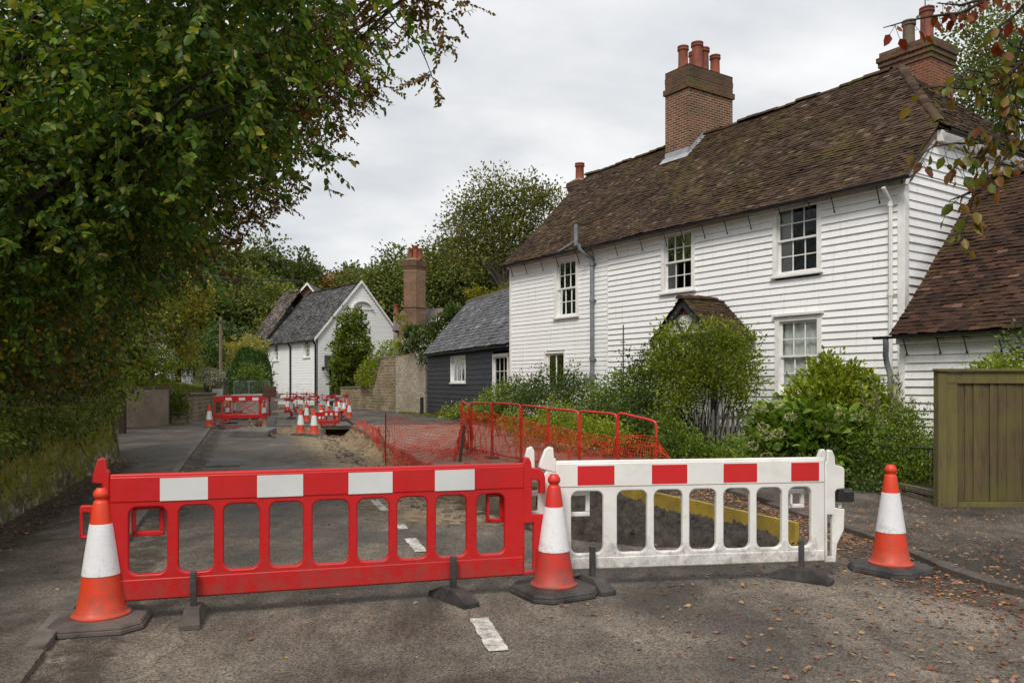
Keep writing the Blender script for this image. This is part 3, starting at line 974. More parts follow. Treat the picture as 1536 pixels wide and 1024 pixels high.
def strip(name, mat, y0, y1, step, lf, rf, z, nc=14, skirt=.14, jl=0.0, jr=0.0, und=.0, seed=0):
    vs, fs = [], []
    rows = int((y1 - y0) / step) + 1
    for j in range(rows):
        y = y0 + (y1 - y0) * j / (rows - 1)
        a = lf(y) + jl * (nz(y, seed, 0, 1.7) + .6 * nz(y, seed, 1, 5) + .5 * nz(y, seed, 1, 13)); b = rf(y) + jr * (nz(y, seed + 7, 0, 1.7) + .6 * nz(y, seed, 3, 5) + .5 * nz(y, seed, 3, 13))
        if b < a + .02: b = a + .02
        for i in range(nc + 1):
            x = lerp(a, b, i / nc); vs.append((x, y, z + und * nz(x, y, seed, .35)))
        vs.append((b + .01, y, z - skirt)); vs.append((a - .01, y, z - skirt))
    w_ = nc + 3
    for j in range(rows - 1):
        for i in range(nc + 1): fs.append((j * w_ + i, j * w_ + i + 1, (j + 1) * w_ + i + 1, (j + 1) * w_ + i))
        fs.append((j * w_ + nc + 2, j * w_, (j + 1) * w_, (j + 1) * w_ + nc + 2))
    for e in (0, (rows - 1) * w_): fs.append(tuple(e + i for i in range(nc + 1)) + (e + nc + 1, e + nc + 2))
    mb = MB(); mb.raw(vs, fs)
    return tag(mb.build(name, mat, uv=False, fix=False), kind='structure')


K = lambda y: pw(T_kerb, y)
strip('road', MAT['road'], -6, 7.75, .1, lambda y: K(y) + .0, lambda y: pw(T_kerbr, y) + .0, 0, 20, jr=.0)
strip('road', MAT['road'], 7.75, 30, .08, K, lambda y: pw(T_edge, y), 0, 14, jr=.16)
strip('road', MAT['road'], 7.75, 12.4, .08, lambda y: pw(T_pave, y) - .02, lambda y: pw(T_kerbr, y) + .0, 0, 6, seed=3)
strip('road', MAT['road'], 30.5, 92, 1.0, K, lambda y: pw(T_pave, y), 0, 8)
strip('path', MAT['path'], -6, 17.2, .1, lambda y: pw(T_wall, y) - .35, lambda y: K(y) - (.11 if y > 4.74 else -.004), .045, 10, und=.015)
strip('path', MAT['path'], 17.2, 29.5, .3, lambda y: -17.0, lambda y: K(y) - .11, .045, 14, und=.015)
strip('path', MAT['path'], 29.5, 75, .6, lambda y: pw(T_left, y) - .2, lambda y: K(y) - .11, .045, 8, und=.015)
strip('pavement', MAT['foot'], -6, 10.28, .2, lambda y: pw(T_kerbr, y) + .12, lambda y: 16, .045, 16, und=.015)
strip('pavement', MAT['foot'], 10.28, 12.4, .2, lambda y: pw(T_kerbr, y) + .12, lambda y: pw(T_gard, y) + .05, .045, 10, und=.015)
strip('footway', MAT['redpath'], 12.4, 30, .12, lambda y: pw(T_pave, y), lambda y: pw(T_gard, y) + .15, .06, 14, .4, jl=.1, und=.02)
strip('footway', MAT['foot'], 30, 70, .5, lambda y: pw(T_pave, y) + .1, lambda y: pw(T_gard, y) + .3, .06, 10)


def kerb(name, tab, y0, y1, L, wd, z0, z1, mat, off=0.0):
    mb = MB(); y = y0
    while y < y1:
        y2 = min(y + L, y1)
        a, b = Vector((pw(tab, y) + off, y, 0)), Vector((pw(tab, y2) + off, y2, 0))
        d = b - a; s = Vector((d.y, -d.x, 0)).normalized()
        if random.random() < .93:
            j = random.uniform(-.006, .006)
            mb.obox(a + d * .008 - s * wd + Z * z0, d * .984, s * (wd - random.uniform(0, .008)), Z * (z1 - z0 + j))
        y = y2
    return tag(mb.build(name, mat, bevel=.008, uv=False), kind='structure')


kerb('kerb', T_kerb, 4.72, 40, .75, .125, -.1, .052, MAT['kerb'], .005)
kerb('kerb', [(y, x) for y, x in T_kerbr], 2.0, 12.4, .6, -.125, -.1, .052, MAT['kerb_dark'], -.004)


def dash(a, b, wd):
    a, b = Vector(a), Vector(b); d = (b - a).normalized(); s = Vector((d.y, -d.x, 0))
    mb = MB(); n = 10; vs = []
    for i in range(n + 1):
        p = a.lerp(b, i / n)
        vs += [p - s * (wd / 2 + random.uniform(-.008, .006)) + Z * .008, p + s * (wd / 2 + random.uniform(-.008, .006)) + Z * .008]
    mb.raw(vs, [(2 * i, 2 * i + 1, 2 * i + 3, 2 * i + 2) for i in range(n)])
    tag(mb.build('road_marking', MAT['paint'], uv=False), kind='structure')


dash(G(748, 977), G(718, 928), .125)
dash(G(632, 828), G(615, 808), .12)
dash(G(605, 794), G(600, 787), .11)
dash(G(577, 766), G(561, 750), .11)
dash(G(552, 738), G(541, 724), .11)

# ================================================================== front barriers
class Line:
    """a vertical sheet standing on the ground line through two photographed foot points"""
    def __init__(s, a, b):
        s.A = Vector(a); d = Vector(b) - s.A; d.z = 0; s.U = d.normalized(); s.N = Vector((s.U.y, -s.U.x, 0))   # N towards the camera

    def u(s, px):
        k = (px - CX) / F
        return (k * s.A.y - s.A.x) / (s.U.x - k * s.U.y)

    def z(s, px, py):
        return CH - (py - HY) / F * (s.A.y + s.U.y * s.u(px))

    def uz(s, px, py): return (s.u(px), s.z(px, py))

    def pt(s, u, z=0.0, n=0.0): return s.A + s.U * u + s.N * n + Z * z

    def mat(s, root, n=0.0):
        o = s.pt(0, 0, n) - Vector(root.location)
        return Matrix(((s.U.x, 0, s.N.x, o.x), (s.U.y, 0, s.N.y, o.y), (0, 1, 0, o.z), (0, 0, 0, 1)))


def foot_obj(root, base, ax, mat, pegmat, ph=.33):
    ax = Vector((ax[0], ax[1], 0)).normalized(); sd = Vector((-ax.y, ax.x, 0))
    b = Vector(base); m = MB()
    w = .065
    prof = [(-.24, 0), (.24, 0), (.24, .035), (.09, .10), (-.09, .10), (-.24, .035)]
    n = len(prof); vs = []
    for k, sgn in ((0, -1), (1, 1)):
        for l, h in prof:
            vs.append(b + ax * l + sd * sgn * (w if h < .05 else w * .72) + Z * h)
    fs = [tuple(range(n))[::-1], tuple(range(n, 2 * n))] + [(i, (i + 1) % n, n + (i + 1) % n, n + i) for i in range(n)]
    m.raw(vs, fs)
    f = m.build('foot', mat, root, bevel=.006, uv=False)
    p = MB(); p.obox(b - ax * .02 - sd * .02 + Z * .09, ax * .04, sd * .04, Z * (ph - .09))
    p.build('peg', pegmat, f, bevel=.008, uv=False)
    return f


def barrier(name, label, ln, pu0, pu1, z0, z1, holes, stickers, mat, smat, conns, feet, loops):
    root = thing(name, label, 'barrier', ln.pt((pu0 + pu1) / 2, 0))
    M = ln.mat(root)
    outer = rrect(pu0, z0, pu1, z1, .015)
    body = moulded('panel', [outer] + [rrect(a, c, b, d, .055, 6) for a, b, c, d in holes], .05, .011, mat, root, M)
    hz = max(h[3] for h in holes); lz = min(h[2] for h in holes)
    moulded('top_board', [rrect(pu0 + .004, hz + .035, pu1 - .004, z1 - .018, .01)], .061, .008, mat, body, M)
    moulded('bottom_board', [rrect(pu0 + .004, z0 + .006, pu1 - .004, lz - .03, .01)], .058, .008, mat, body, M)
    for (a, b, c, d) in stickers:
        m = MB(); m.obox(ln.pt(a, c, .0306), ln.U * (b - a), Z * (d - c), ln.N * .0016)
        m.build('reflective_sheet', smat, root, uv=False)
    for nm, lps, th in conns: moulded(nm, lps, th, .009, mat, root, M)
    for base, ax, fm in feet: foot_obj(root, base, ax, fm, MAT['peg'])
    for (u, za, zb, wd, t) in loops:
        m = MB(); n0 = -.09
        m.obox(ln.pt(u, za, n0), ln.U * wd, Z * t, ln.N * .035); m.obox(ln.pt(u, zb - t, n0), ln.U * wd, Z * t, ln.N * .035)
        m.obox(ln.pt(u + wd - t, za + t, n0 + .001), ln.U * t, Z * (zb - za - 2 * t), ln.N * .033)
        m.obox(ln.pt(u - .0, za + t, n0 + .001), ln.U * t * .6, Z * (zb - za - 2 * t), ln.N * .066)
        m.build('coupling_loop', mat, root, bevel=.008, uv=False)
    return root


lr = Line(G(292, 925), G(677, 897))
zr = lambda py: lr.z(480, py)
hr = [(193.8, 251), (268.4, 321), (336, 388.8), (404.7, 454.4), (469, 522.8), (536, 582.8), (595.6, 640), (653.4, 698.8), (714.4, 756)]
zt_r, zb_r = .762, .315
q = lambda ln, pts: [ln.uz(x, y) for x, y in pts]
e1 = lambda pts, ox, oy, s: [(ox + x / s, oy + y / s) for x, y in pts]
right_r = q(lr, [(781, 862), (781, 707), (784, 691), (788, 685), (793, 686), (796, 693), (797, 701), (808, 702), (815, 708), (817, 716), (817, 739), (808, 739), (808, 722), (805, 719), (797, 719), (797, 770), (816, 771), (816, 818), (806, 836), (805, 860)])
slot_r = q(lr, [(786, 784), (799, 783), (799, 854), (786, 856)])
left_fin = q(lr, e1([(300, 255), (300, 207), (252, 203), (256, 168), (280, 90), (300, 82), (318, 92), (322, 140), (334, 146), (338, 255)], 60, 660, 3.2))
left_plate = q(lr, e1([(345, 250), (345, 765), (262, 740), (244, 640), (236, 472), (192, 470), (192, 322), (200, 311), (282, 311), (300, 250)], 60, 660, 3.2))
left_slot = q(lr, e1([(209, 346), (240, 346), (240, 457), (209, 457)], 60, 660, 3.2))
barrier('barrier', 'red plastic pedestrian barrier with white reflective patches across the road', lr, lr.u(165), lr.u(785), .14, .985,
        [(lr.u(a), lr.u(b), zb_r, zt_r) for a, b in hr], [(lr.u(a), lr.u(b), .80, .952) for a, b in ((241, 312.5), (386, 454.5), (522.3, 588), (651.3, 710.5))],
        MAT['red_plastic'], MAT['sheet_white'],
        [('end_connector', [right_r, slot_r], .045), ('end_connector', [left_fin], .05), ('end_connector', [left_plate, left_slot], .035)],
        [(lr.pt(0, 0, .075), lr.N, MAT['rubber_brown']), (lr.pt(lr.u(677), 0, .075), Vector((.62, -.8, 0)), MAT['rubber'])],
        [(lr.u(196), lr.z(215, 806), lr.z(215, 758), .20, .035), (lr.u(732), lr.z(740, 786), lr.z(740, 740), .14, .032)])

lw = Line(G(885, 879), G(1195, 867))
hw = [(856, 904), (924.6, 969.5), (980, 1022.4), (1033, 1072.8), (1084, 1123.4), (1133.5, 1171.2), (1181, 1215)]
zt_w, zb_w = .745, .262
right_w = q(lw, e1([(716, 740), (716, 190), (724, 188), (730, 132), (742, 124), (756, 128), (769, 160), (773, 206), (812, 216), (823, 232), (823, 336), (782, 341), (772, 352), (772, 442), (823, 449), (820, 562), (782, 642), (776, 739)], 1040, 640, 3.658))
slot_w = q(lw, e1([(729, 480), (757, 480), (755, 708), (729, 710)], 1040, 640, 3.658))
fin_w = q(lw, e1([(676, 190), (682, 150), (694, 123), (713, 121), (721, 135), (721, 190)], 1040, 640, 3.658))
left_w = q(lw, [(840, 858), (806, 862), (804, 845), (812, 822), (800, 790), (797, 772), (790, 771), (790, 737), (806, 735), (818, 706), (832, 700), (840, 700)])
hole_lw = q(lw, [(796, 766), (796, 744), (806, 743), (806, 765)])
fin_lw = q(lw, e1([(300, 230), (240, 214), (231, 205), (238, 176), (262, 116), (282, 100), (304, 106), (308, 158), (318, 162), (318, 232)], 740, 640, 3.4125))
fin_lw2 = q(lw, [(785, 704), (786, 688), (790, 672), (797, 669), (801, 675), (802, 704)])
bw = barrier('barrier', 'white plastic pedestrian barrier with red reflective patches', lw, lw.u(833), lw.u(1235), .135, .985,
             [(lw.u(a), lw.u(b), zb_w, zt_w) for a, b in hw], [(lw.u(a), lw.u(b), .795, .945) for a, b in ((865, 920), (976, 1028.7), (1083, 1133), (1184, 1225.6))],
             MAT['white_plastic'], MAT['sheet_red'],
             [('end_connector', [right_w, slot_w], .045), ('end_connector', [fin_w], .04), ('end_connector', [left_w, hole_lw], .04), ('end_connector', [fin_lw], .05), ('end_connector', [fin_lw2], .04)],
             [(lw.pt(0, 0, .075), Vector((.42, -.9, 0)), MAT['rubber']), (lw.pt(lw.u(1195), 0, .075), Vector((.80, -.6, 0)), MAT['rubber'])],
             [(lw.u(852), lw.z(870, 776), lw.z(870, 738), .19, .034), (lw.u(1188), lw.z(1200, 763), lw.z(1200, 735), .14, .032)])
m = MB(); u0, u1 = lw.u(1254), lw.u(1277); za, zb = lw.z(1260, 751.5), lw.z(1260, 736)
m.obox(lw.pt(u0, za, -.03), lw.U * (u1 - u0), Z * (zb - za), lw.N * .075)
m.obox(lw.pt(u0 + .01, zb, -.02), lw.U * .05, Z * .012, lw.N * .05)
bb = m.build('clamp_block', MAT['black'], bw, bevel=.008, uv=False)
m = MB(); m.tube([lw.pt(u0 + .035, za - .05, 0), lw.pt(u0 + .035, za + .003, 0)], .014, 10)
m.build('bolt', MAT['white_plastic'], bb, uv=False)
m = MB(); uu, zz_ = lw.uz(1216, 829); m.lathe([(.0, 0), (.022, 0), (.022, .004), (.008, .006), (.006, .010), (0, .010)], 16, (0, 0, 0), cap=False)
R = Matrix((lw.U, Z, lw.N)).transposed()
m.v = [lw.pt(uu, zz_, .029) + R @ v for v in m.v]
m.build('round_boss', MAT['white_plastic'], bw, uv=False)


# ================================================================== cones
def cone(label, loc, mat, smat, bmat, band=(.335, .665), rz=.4, group=None):
    root = thing('traffic_cone', label, 'traffic cone', loc, rz, group)
    rb = lambda z: lerp(.152, .046, (z - .075) / .745)
    m = MB()
    pr = [(.0, .066), (.178, .066), (.180, .078), (.166, .086), (rb(.10) + .004, .10)] + [(rb(z), z) for z in (.2, .3, .4, .5, .6, .7, .80)] + [(.044, .812), (.036, .818), (.036, .83), (.046, .84), (.049, .855), (.046, .872), (.036, .888), (.028, .9), (.022, .9), (.02, .86)]
    m.lathe(pr, 40, cap=False)
    b = m.build('cone_body', mat, root, True, origin=Vector(loc), uv=False) if False else None
    me_root = Vector(loc)
    m.v = [v + me_root for v in m.v]
    m.build('cone_body', mat, root, True, uv=False)
    s = MB(); z0, z1 = band
    s.lathe([(rb(z0), z0), (rb(z0) + .0035, z0 + .001)] + [(rb(lerp(z0, z1, t)) + .0035 + random.uniform(-.0006, .0006), lerp(z0, z1, t)) for t in (.1, .25, .4, .55, .7, .85)] + [(rb(z1) + .0035, z1 - .001), (rb(z1), z1)], 40, me_root, cap=False)
    s.build('reflective_sleeve', smat, root, True, uv=False)
    k = MB(); h = .28
    def ring(r, z, cut=.38):
        a = r; c = r * (1 - cut)
        return [me_root + Vector((x, y, z)) for x, y in ((a, -c), (a, c), (c, a), (-c, a), (-a, c), (-a, -c), (-c, -a), (c, -a))]
    rings = [ring(h, 0), ring(h + .01, .008), ring(h + .006, .03), ring(h - .004, .034), ring(h, .04), ring(h - .012, .058), ring(.2, .068)]
    vs = sum(rings, []); fs = []
    for i in range(len(rings) - 1):
        for j in range(8): fs.append((i * 8 + j, i * 8 + (j + 1) % 8, (i + 1) * 8 + (j + 1) % 8, (i + 1) * 8 + j))
    fs += [tuple(range(8))[::-1], tuple(range((len(rings) - 1) * 8, len(rings) * 8))]
    k.raw(vs, fs); k.build('base', bmat, root, bevel=.004, uv=False)
    return root


c1 = cone('bright orange cone with clean white sleeve in front of the red barrier', G(152, 936), MAT['cone_orange'], MAT['sleeve'], MAT['rubber_brown'], rz=.25)
cone('red cone with scuffed white sleeve where red and white barriers meet', G(831, 889), MAT['cone_red'], MAT['sleeve'], MAT['rubber'], band=(.325, .655), rz=.5)
cone('orange cone on the kerb beside the wooden fence and white barrier', G(1336, 856), MAT['cone_orange'], MAT['sleeve'], MAT['rubber'], rz=.62)
far_c = [(314, 642, 'far cone standing at the left kerb beside the red gate barrier'), (451, 652, 'cone with a plain orange foot, left one of the pair before the pit'),
         (471, 653, 'cone with a grey stained foot, right one of the pair before the pit'), (505, 631, 'far cone leaning on the plank barriers above the trench'),
         (524, 628, 'outermost far cone on the footway beside the stone wall'), (508, 620, 'cone between the plank barriers, tip above the white plank'),
         (492, 617, 'cone behind the plank barriers in front of the doorway'), (516, 622, 'cone squeezed behind the outermost far cone'),
         (396, 634, 'cone behind the red gate barrier, only its white sleeve clear'), (341, 634, 'cone inside the gate barriers at the left of the pit'), (431, 618, 'squat far cone below the brown board'), (460, 634, 'cone between the pair of cones and the tall plank barrier'), (482, 640, 'cone at the trench end of the footway plank barrier'), (366, 627, 'cone at the back of the pit seen through the crossed gate')]
for x, y, lab in far_c:
    r = dup(c1, G(x, y), random.uniform(0, 1.5), lab, 'cones around the far roadworks', .93)

# ================================================================== orange netting and its frames
fr = [(696, 19.0, 601, 607), (708, 17.6, 604, 604.5), (739, 16.4, 604, 607), (782, 15.2, 607.5, 612), (823, 14.2, 612, 617), (870, 13.3, 616, 621), (928, 12.5, 618, 630)]
ends = [(707, 17.7), (738, 16.45), (781, 15.25), (822, 14.25), (869, 13.35), (925, 12.55), (983, 12.05)]
fl = ['red tubular net frame next to the leaning wooden stake', 'second red tubular net frame from the wooden stake', 'third red tubular net frame from the wooden stake',
      'middle red tubular net frame, four from either end', 'third red tubular net frame from the loose end of the net', 'second red tubular net frame from the loose end of the net', 'tilted red tubular net frame at the loose torn end of the net']
tops, bots = [], []
for i, ((pxa, Ya, ya, yb), (pxb, Yb)) in enumerate(zip(fr, ends)):
    a, b = P(pxa, HY, Ya), P(pxb, HY, Yb); a.z = b.z = .07
    za, zb = P(pxa, ya, Ya).z, P(pxb, yb, Yb).z
    lean = Vector((-.05, -.09, 0)) if i == 0 else Vector((random.uniform(-.02, .02), random.uniform(-.03, .03), 0))
    root = thing('net_frame', fl[i], 'barrier frame', (a + b) / 2, group='red frames carrying the orange netting')
    u = (b - a); L = u.length; u.normalize()
    A, B = Vector((a.x, a.y, za)) + lean, Vector((b.x, b.y, zb)) + lean
    if i == 6: B = B + Vector((.03, 0, -.02))
    r = .022; c = min(.12, L * .3)
    top = (B - A).normalized()
    dn_a, dn_b = (a - A).normalized(), (b - B).normalized()
    def corner(Pp, d1, d2):
        return [Pp + d1 * c, Pp + d1 * c * .45 + d2 * c * .06, Pp + d1 * c * .16 + d2 * c * .16, Pp + d1 * c * .06 + d2 * c * .45, Pp + d2 * c]
    m = MB(); m.tube([a] + corner(A, dn_a, top) + corner(B, -top, dn_b) + [b], r, 8)
    m.build('tube_frame', MAT['frame_red'], root, True, uv=False)
    m = MB(); m.tube([a + Z * .10, (a + b) / 2 + Z * .085, b + Z * .10], .016, 6)
    m.build('bottom_rail', MAT['frame_red'], root, True, uv=False)
    for e in (a, b):
        m = MB(); m.lathe([(.0, 0), (.14, 0), (.14, .02), (.03, .045), (.03, .08)], 12, Vector((e.x, e.y, .065)), cap=False)
        m.build('foot', MAT['rubber'], root, uv=False)
    tops += [A, B]; bots += [a, b]


def net(name, label, top, bot, nu, nv, mat, wob=.03, r=.0045, uneven=0.0, group=None):
    """top, bot: polylines; a grid of strands between them"""
    def samp(pl, t):
        ls = [(pl[i + 1] - pl[i]).length for i in range(len(pl) - 1)]; S = sum(ls) * t
        for i, l in enumerate(ls):
            if S <= l or i == len(ls) - 1: return pl[i].lerp(pl[i + 1], min(1, S / max(l, 1e-6)))
            S -= l
    grid = np.zeros((nu + 1, nv + 1, 3))
    for i in range(nu + 1):
        a, b = samp(top, i / nu), samp(bot, i / nu)
        for j in range(nv + 1):
            t = j / nv; t = t + uneven * math.sin(t * math.pi) * .3
            p = a.lerp(b, t)
            w = wob * (1.2 if j else .4)
            p += Vector((nz(i * .21, j * .3, 1), nz(i * .21, j * .3, 8), 1.1 * nz(i * .16, j * .25, 15))) * w
            p += Vector((nz(i * 1.7, j * 1.9, 2), nz(i * 1.7, j * 1.3, 4), nz(i * 1.9, j * 1.4, 6))) * wob * .22
            grid[i, j] = p
    E0 = np.concatenate([grid[:-1].reshape(-1, 3), grid[:, :-1].reshape(-1, 3)])
    E1 = np.concatenate([grid[1:].reshape(-1, 3), grid[:, 1:].reshape(-1, 3)])
    d = unit(E1 - E0); ref = np.tile([.31, .2, .93], (len(d), 1)); s = unit(np.cross(d, ref)); u = np.cross(s, d)
    vs = []
    for base in (E0, E1):
        for k in range(3):
            w = 2 * math.pi * k / 3
            vs.append(base + r * (s * math.cos(w) + u * math.sin(w)))
    V = np.stack(vs, 1).reshape(-1, 3); o = (np.arange(len(d)) * 6)[:, None]
    FI = np.concatenate([o + np.array([[k, (k + 1) % 3, 3 + (k + 1) % 3, 3 + k]]) for k in range(3)])
    me = np_mesh(name, V, FI, 4, mat)
    return tag(me, label, 'netting', group)


ntop = []
for i in range(7):
    A, B = tops[2 * i], tops[2 * i + 1]
    drop = (.16, .16, .2, .24, .28, .34, .34)[i]
    ntop += [A - Z * drop + Vector((-.02, -.03, 0)), B - Z * (drop + (.05 if i < 5 else -.12 if i == 6 else .03)) + Vector((-.02, -.03, 0))]
nbot = [b + Vector((-.03, -.05, .03)) for b in bots]
ntop.append(ntop[-1] + Vector((.22, -.12, -.36))); nbot.append(nbot[-1] + Vector((.3, -.2, .02)))
net('safety_net', 'orange plastic netting laced along the row of red frames', ntop, nbot, 200, 16, MAT['net'], .05, .0042, -.25)
sA, sB = G(578.5, 693, -.0), G(687, 697, .0)
sAt, sBt = P(578.5, 622.5, sA.y), P(695, 639, sB.y) + Vector((.02, .0, 0))
mid = P(640, 634, 16.3)
net('safety_net', 'orange netting sagging from thin stake to wooden stake', [sAt, mid, sBt + Z * .06, tops[0] - Z * .05], [sA + Vector((0, -.1, .02)), G(630, 702, .0), sB + Vector((-.1, .1, .05)), bots[0] + Z * .3], 86, 17, MAT['net'], .07, .0045)
net('safety_net', 'low sagging orange netting running from the thin stake back up the trench edge', [P(537, 629, 30), P(548, 634, 25), P(560, 640, 21), sAt - Z * .25], [G(530, 639), G(548, 650), G(562, 660), sA + Z * .04], 100, 7, MAT['net'], .12, .0034)
# crumpled net lying on the trench side
net('safety_net', 'crumpled orange netting lying on the trench bank under the stakes', [G(578, 664, .2), G(640, 668, .15), G(730, 680, .12)], [G(582, 697, -.1), G(650, 703, -.05), G(740, 700, .08)], 70, 12, MAT['net'], .12, .0042)
m = MB(); m.tube([sA - Z * .25, sAt + Z * .03], .012, 6); tag(m.build('stake', MAT['stake'], uv=False), 'thin upright metal stake holding the sagging netting', 'stake')
m = MB(); m.tube([sB - Z * .25, sB.lerp(sBt, .5) + Vector((.01, 0, 0)), sBt + Z * .03], [.034, .031, .026], 7)
tag(m.build('stake', MAT['stake'], bevel=.004, uv=False), 'dark weathered wooden stake leaning beside the first red frame', 'stake')

# ================================================================== yellow board, soil heap, drain cover
a, b = Vector((pw(T_pave, 8.0), 8.0, -.1)), Vector((1.44, 11.25, -.1))
d = (b - a).normalized(); s = Vector((d.y, -d.x, 0))
m = MB(); m.obox(a - s * .05, (b - a) * .52, s * .05, Z * .30); m.obox(a + (b - a) * .523 - s * .052, (b - a) * .477, s * .05, Z * .295)
tag(m.build('edge_board', MAT['yellow'], bevel=.005, uv=False), 'yellow painted board edging the dug up strip behind the white barrier', 'board')
def heap(x, y):
    e = min(1, max(0, min((x - pw(T_edge, max(7.8, y)) + .1) * 2.2, (pw(T_pave, y) - .06 - x) * 4.0, (y - 7.72) * 3, (11.9 - y) * 1.5)))
    h = -.22 + .30 * sm(e) + .30 * math.exp(-((x - 1.05) / .42) ** 2 - ((y - 9.1) / .55) ** 2) + .12 * math.exp(-((x - 1.7) / .4) ** 2 - ((y - 8.6) / .5) ** 2)
    h -= .12 * math.exp(-((x - 1.9) / .4) ** 2 - ((y - 9.3) / .6) ** 2)
    return h + e * (.07 * nz(x, y, 0, 3) + .06 * nz(x, y, 4, 8) + .05 * abs(nz(x, y, 8, 17)) + .03 * nz(x, y, 2, 34))


vs = []; n = 130
for j in range(n + 1):
    for i in range(n + 1):
        x, y = lerp(.35, 2.75, i / n), lerp(7.72, 11.9, j / n); vs.append((x, y, heap(x, y)))
m = MB(); m.raw(vs, [(j * (n + 1) + i, j * (n + 1) + i + 1, (j + 1) * (n + 1) + i + 1, (j + 1) * (n + 1) + i) for j in range(n) for i in range(n)])
rr = random.Random(8)
def lump(m, x, y, h, s, i):
    c = Vector((x, y, h)); a = [Vector((math.cos(k * 1.26 + i) * s * rr.uniform(.6, 1.2), math.sin(k * 1.26 + i) * s * rr.uniform(.6, 1.2), -s * .3)) for k in range(5)]
    m.raw([c + v for v in a] + [c + v * .55 + Z * s * rr.uniform(.6, 1.0) for v in a], [(k, (k + 1) % 5, 5 + (k + 1) % 5, 5 + k) for k in range(5)] + [(5, 6, 7, 8, 9)])
for i in range(1500):
    x, y = rr.uniform(.5, 2.6), rr.uniform(7.8, 11.6)
    if pw(T_edge, y) - .2 < x < pw(T_pave, y) - .1: lump(m, x, y, heap(x, y), rr.uniform(.006, .022) * (1.8 if rr.random() < .08 else 1), i)
tag(m.build('soil', MAT['soil'], None, False, uv=False, fix=False), 'dark loose soil heaped against the yellow board', 'soil', kind='stuff')
m = MB(); c = G(334, 698, 0); m.box((c.x, c.y, .012), (.62, .5, .03), .32); m.box((c.x, c.y, .03), (.5, .38, .012), .32)
tag(m.build('drain_cover', MAT['kerb'], bevel=.01, uv=False), 'pale square inspection cover set in the road by the left kerb', 'drain cover')

# rubble in the trench: loose lumps (nobody could count them)
m = MB(); rr = random.Random(5)
for i in range(900):
    y = rr.uniform(9.3, 30); x = rr.uniform(pw(T_edge, y) - .5, pw(T_pave, y) + .2)
    if y < 12 and x > .5: continue
    h = max(height(x, y)[0], 0.0 if x < pw(T_edge, y) else -9)
    sc_ = rr.uniform(.015, .06) * (1.6 if rr.random() < .06 else 1)
    vs = [Vector((x, y, h)) + Vector((math.cos(k * 1.26 + i) * sc_ * rr.uniform(.6, 1.2), math.sin(k * 1.26 + i) * sc_ * rr.uniform(.6, 1.2), -.01)) for k in range(5)]
    t = [v * 0 + Vector((x, y, h)) + (v - Vector((x, y, h))) * .55 + Z * sc_ * .8 for v in vs]
    m.raw(vs + t, [(k, (k + 1) % 5, 5 + (k + 1) % 5, 5 + k) for k in range(5)] + [(5, 6, 7, 8, 9)])
for i in range(1500):
    y = 3.2 + 25 * rr.random() ** 1.3; x = pw(T_kerb, y) + abs(rr.gauss(0, .16)) + .01
    lump(m, x, y, .0, rr.uniform(.004, .014) * (2 if rr.random() < .05 and y > 9 else 1), i)
for i in range(700):
    y = rr.uniform(8.5, 28); x = pw(T_edge, y) - abs(rr.gauss(0, .5)); lump(m, x, y, 0, rr.uniform(.006, .025), i)
for i in range(90):
    y = rr.uniform(9, 28); x = pw(T_edge, y) + rr.gauss(.05, .25); lump(m, x, y, max(height(x, y)[0], -.02 if x < pw(T_edge, y) else -9), rr.uniform(.04, .10), i)
tag(m.build('rubble', simple('rubble_stone', (.2, .16, .115), (.09, .075, .06), 1.5, .95, .5, 20), uv=False), 'loose lumps of soil and stone scattered in the dug up road', 'rubble', kind='stuff')



def spill(name, label, col1, col2, y0, y1, cf, wd, z, seed, thr=.5):
    """thin layer of loose dirt lying on the road, densest at its middle line"""
    mt, nt, b, out = new_mat(name + '_dirt'); co = coord(nt, 'Object')
    at = nt.nodes.new('ShaderNodeAttribute'); at.attribute_name = 'cover'
    nn = noise(nt, co, 5.5, 8, .75, .4)
    md = nt.nodes.new('ShaderNodeMath'); md.operation = 'MULTIPLY_ADD'; nt.links.new(nn, md.inputs[0]); md.inputs[1].default_value = 2.6; nt.links.new(at.outputs['Fac'], md.inputs[2])
    dv = nt.nodes.new('ShaderNodeMath'); dv.operation = 'MULTIPLY'; nt.links.new(md.outputs[0], dv.inputs[0]); dv.inputs[1].default_value = .3
    cv = ramp(nt, at.outputs['Fac'], [(0, 0), (.3, 1)])
    al = ramp(nt, dv.outputs[0], [(thr, 0), (thr + .16, .88)])
    mu = nt.nodes.new('ShaderNodeMath'); mu.operation = 'MULTIPLY'; nt.links.new(al, mu.inputs[0]); nt.links.new(cv, mu.inputs[1]); al = mu.outputs[0]
    nt.links.new(mixc(nt, ramp(nt, noise(nt, co, 18, 6, .7), [(.3, 0), (.7, 1)]), col1, col2), b.inputs['Base Color'])
    b.inputs['Roughness'].default_value = .95; nt.links.new(al, b.inputs['Alpha'])
    bump(nt, noise(nt, co, 40, 5), b, .6, .02)
    vs, cc, nx_ = [], [], 8; rows = int((y1 - y0) / .15)
    for j in range(rows + 1):
        y = lerp(y0, y1, j / rows); e = min(1, (j + .0) / 6, (rows - j) / 6)
        for i in range(nx_ + 1):
            t = i / nx_; vs.append((cf(y) + (t - .5) * wd, y, z)); cc += [math.sin(t * math.pi) * e] * 3 + [1]
    ii = np.array([j * (nx_ + 1) + i for j in range(rows) for i in range(nx_)])
    o = np_mesh(name, vs, np.stack([ii, ii + 1, ii + nx_ + 2, ii + nx_ + 1], 1), 4, mt)
    o.data.color_attributes.new('cover', 'FLOAT_COLOR', 'POINT').data.foreach_set('color', np.array(cc, np.float32))
    return tag(o, label, 'dirt', kind='stuff')


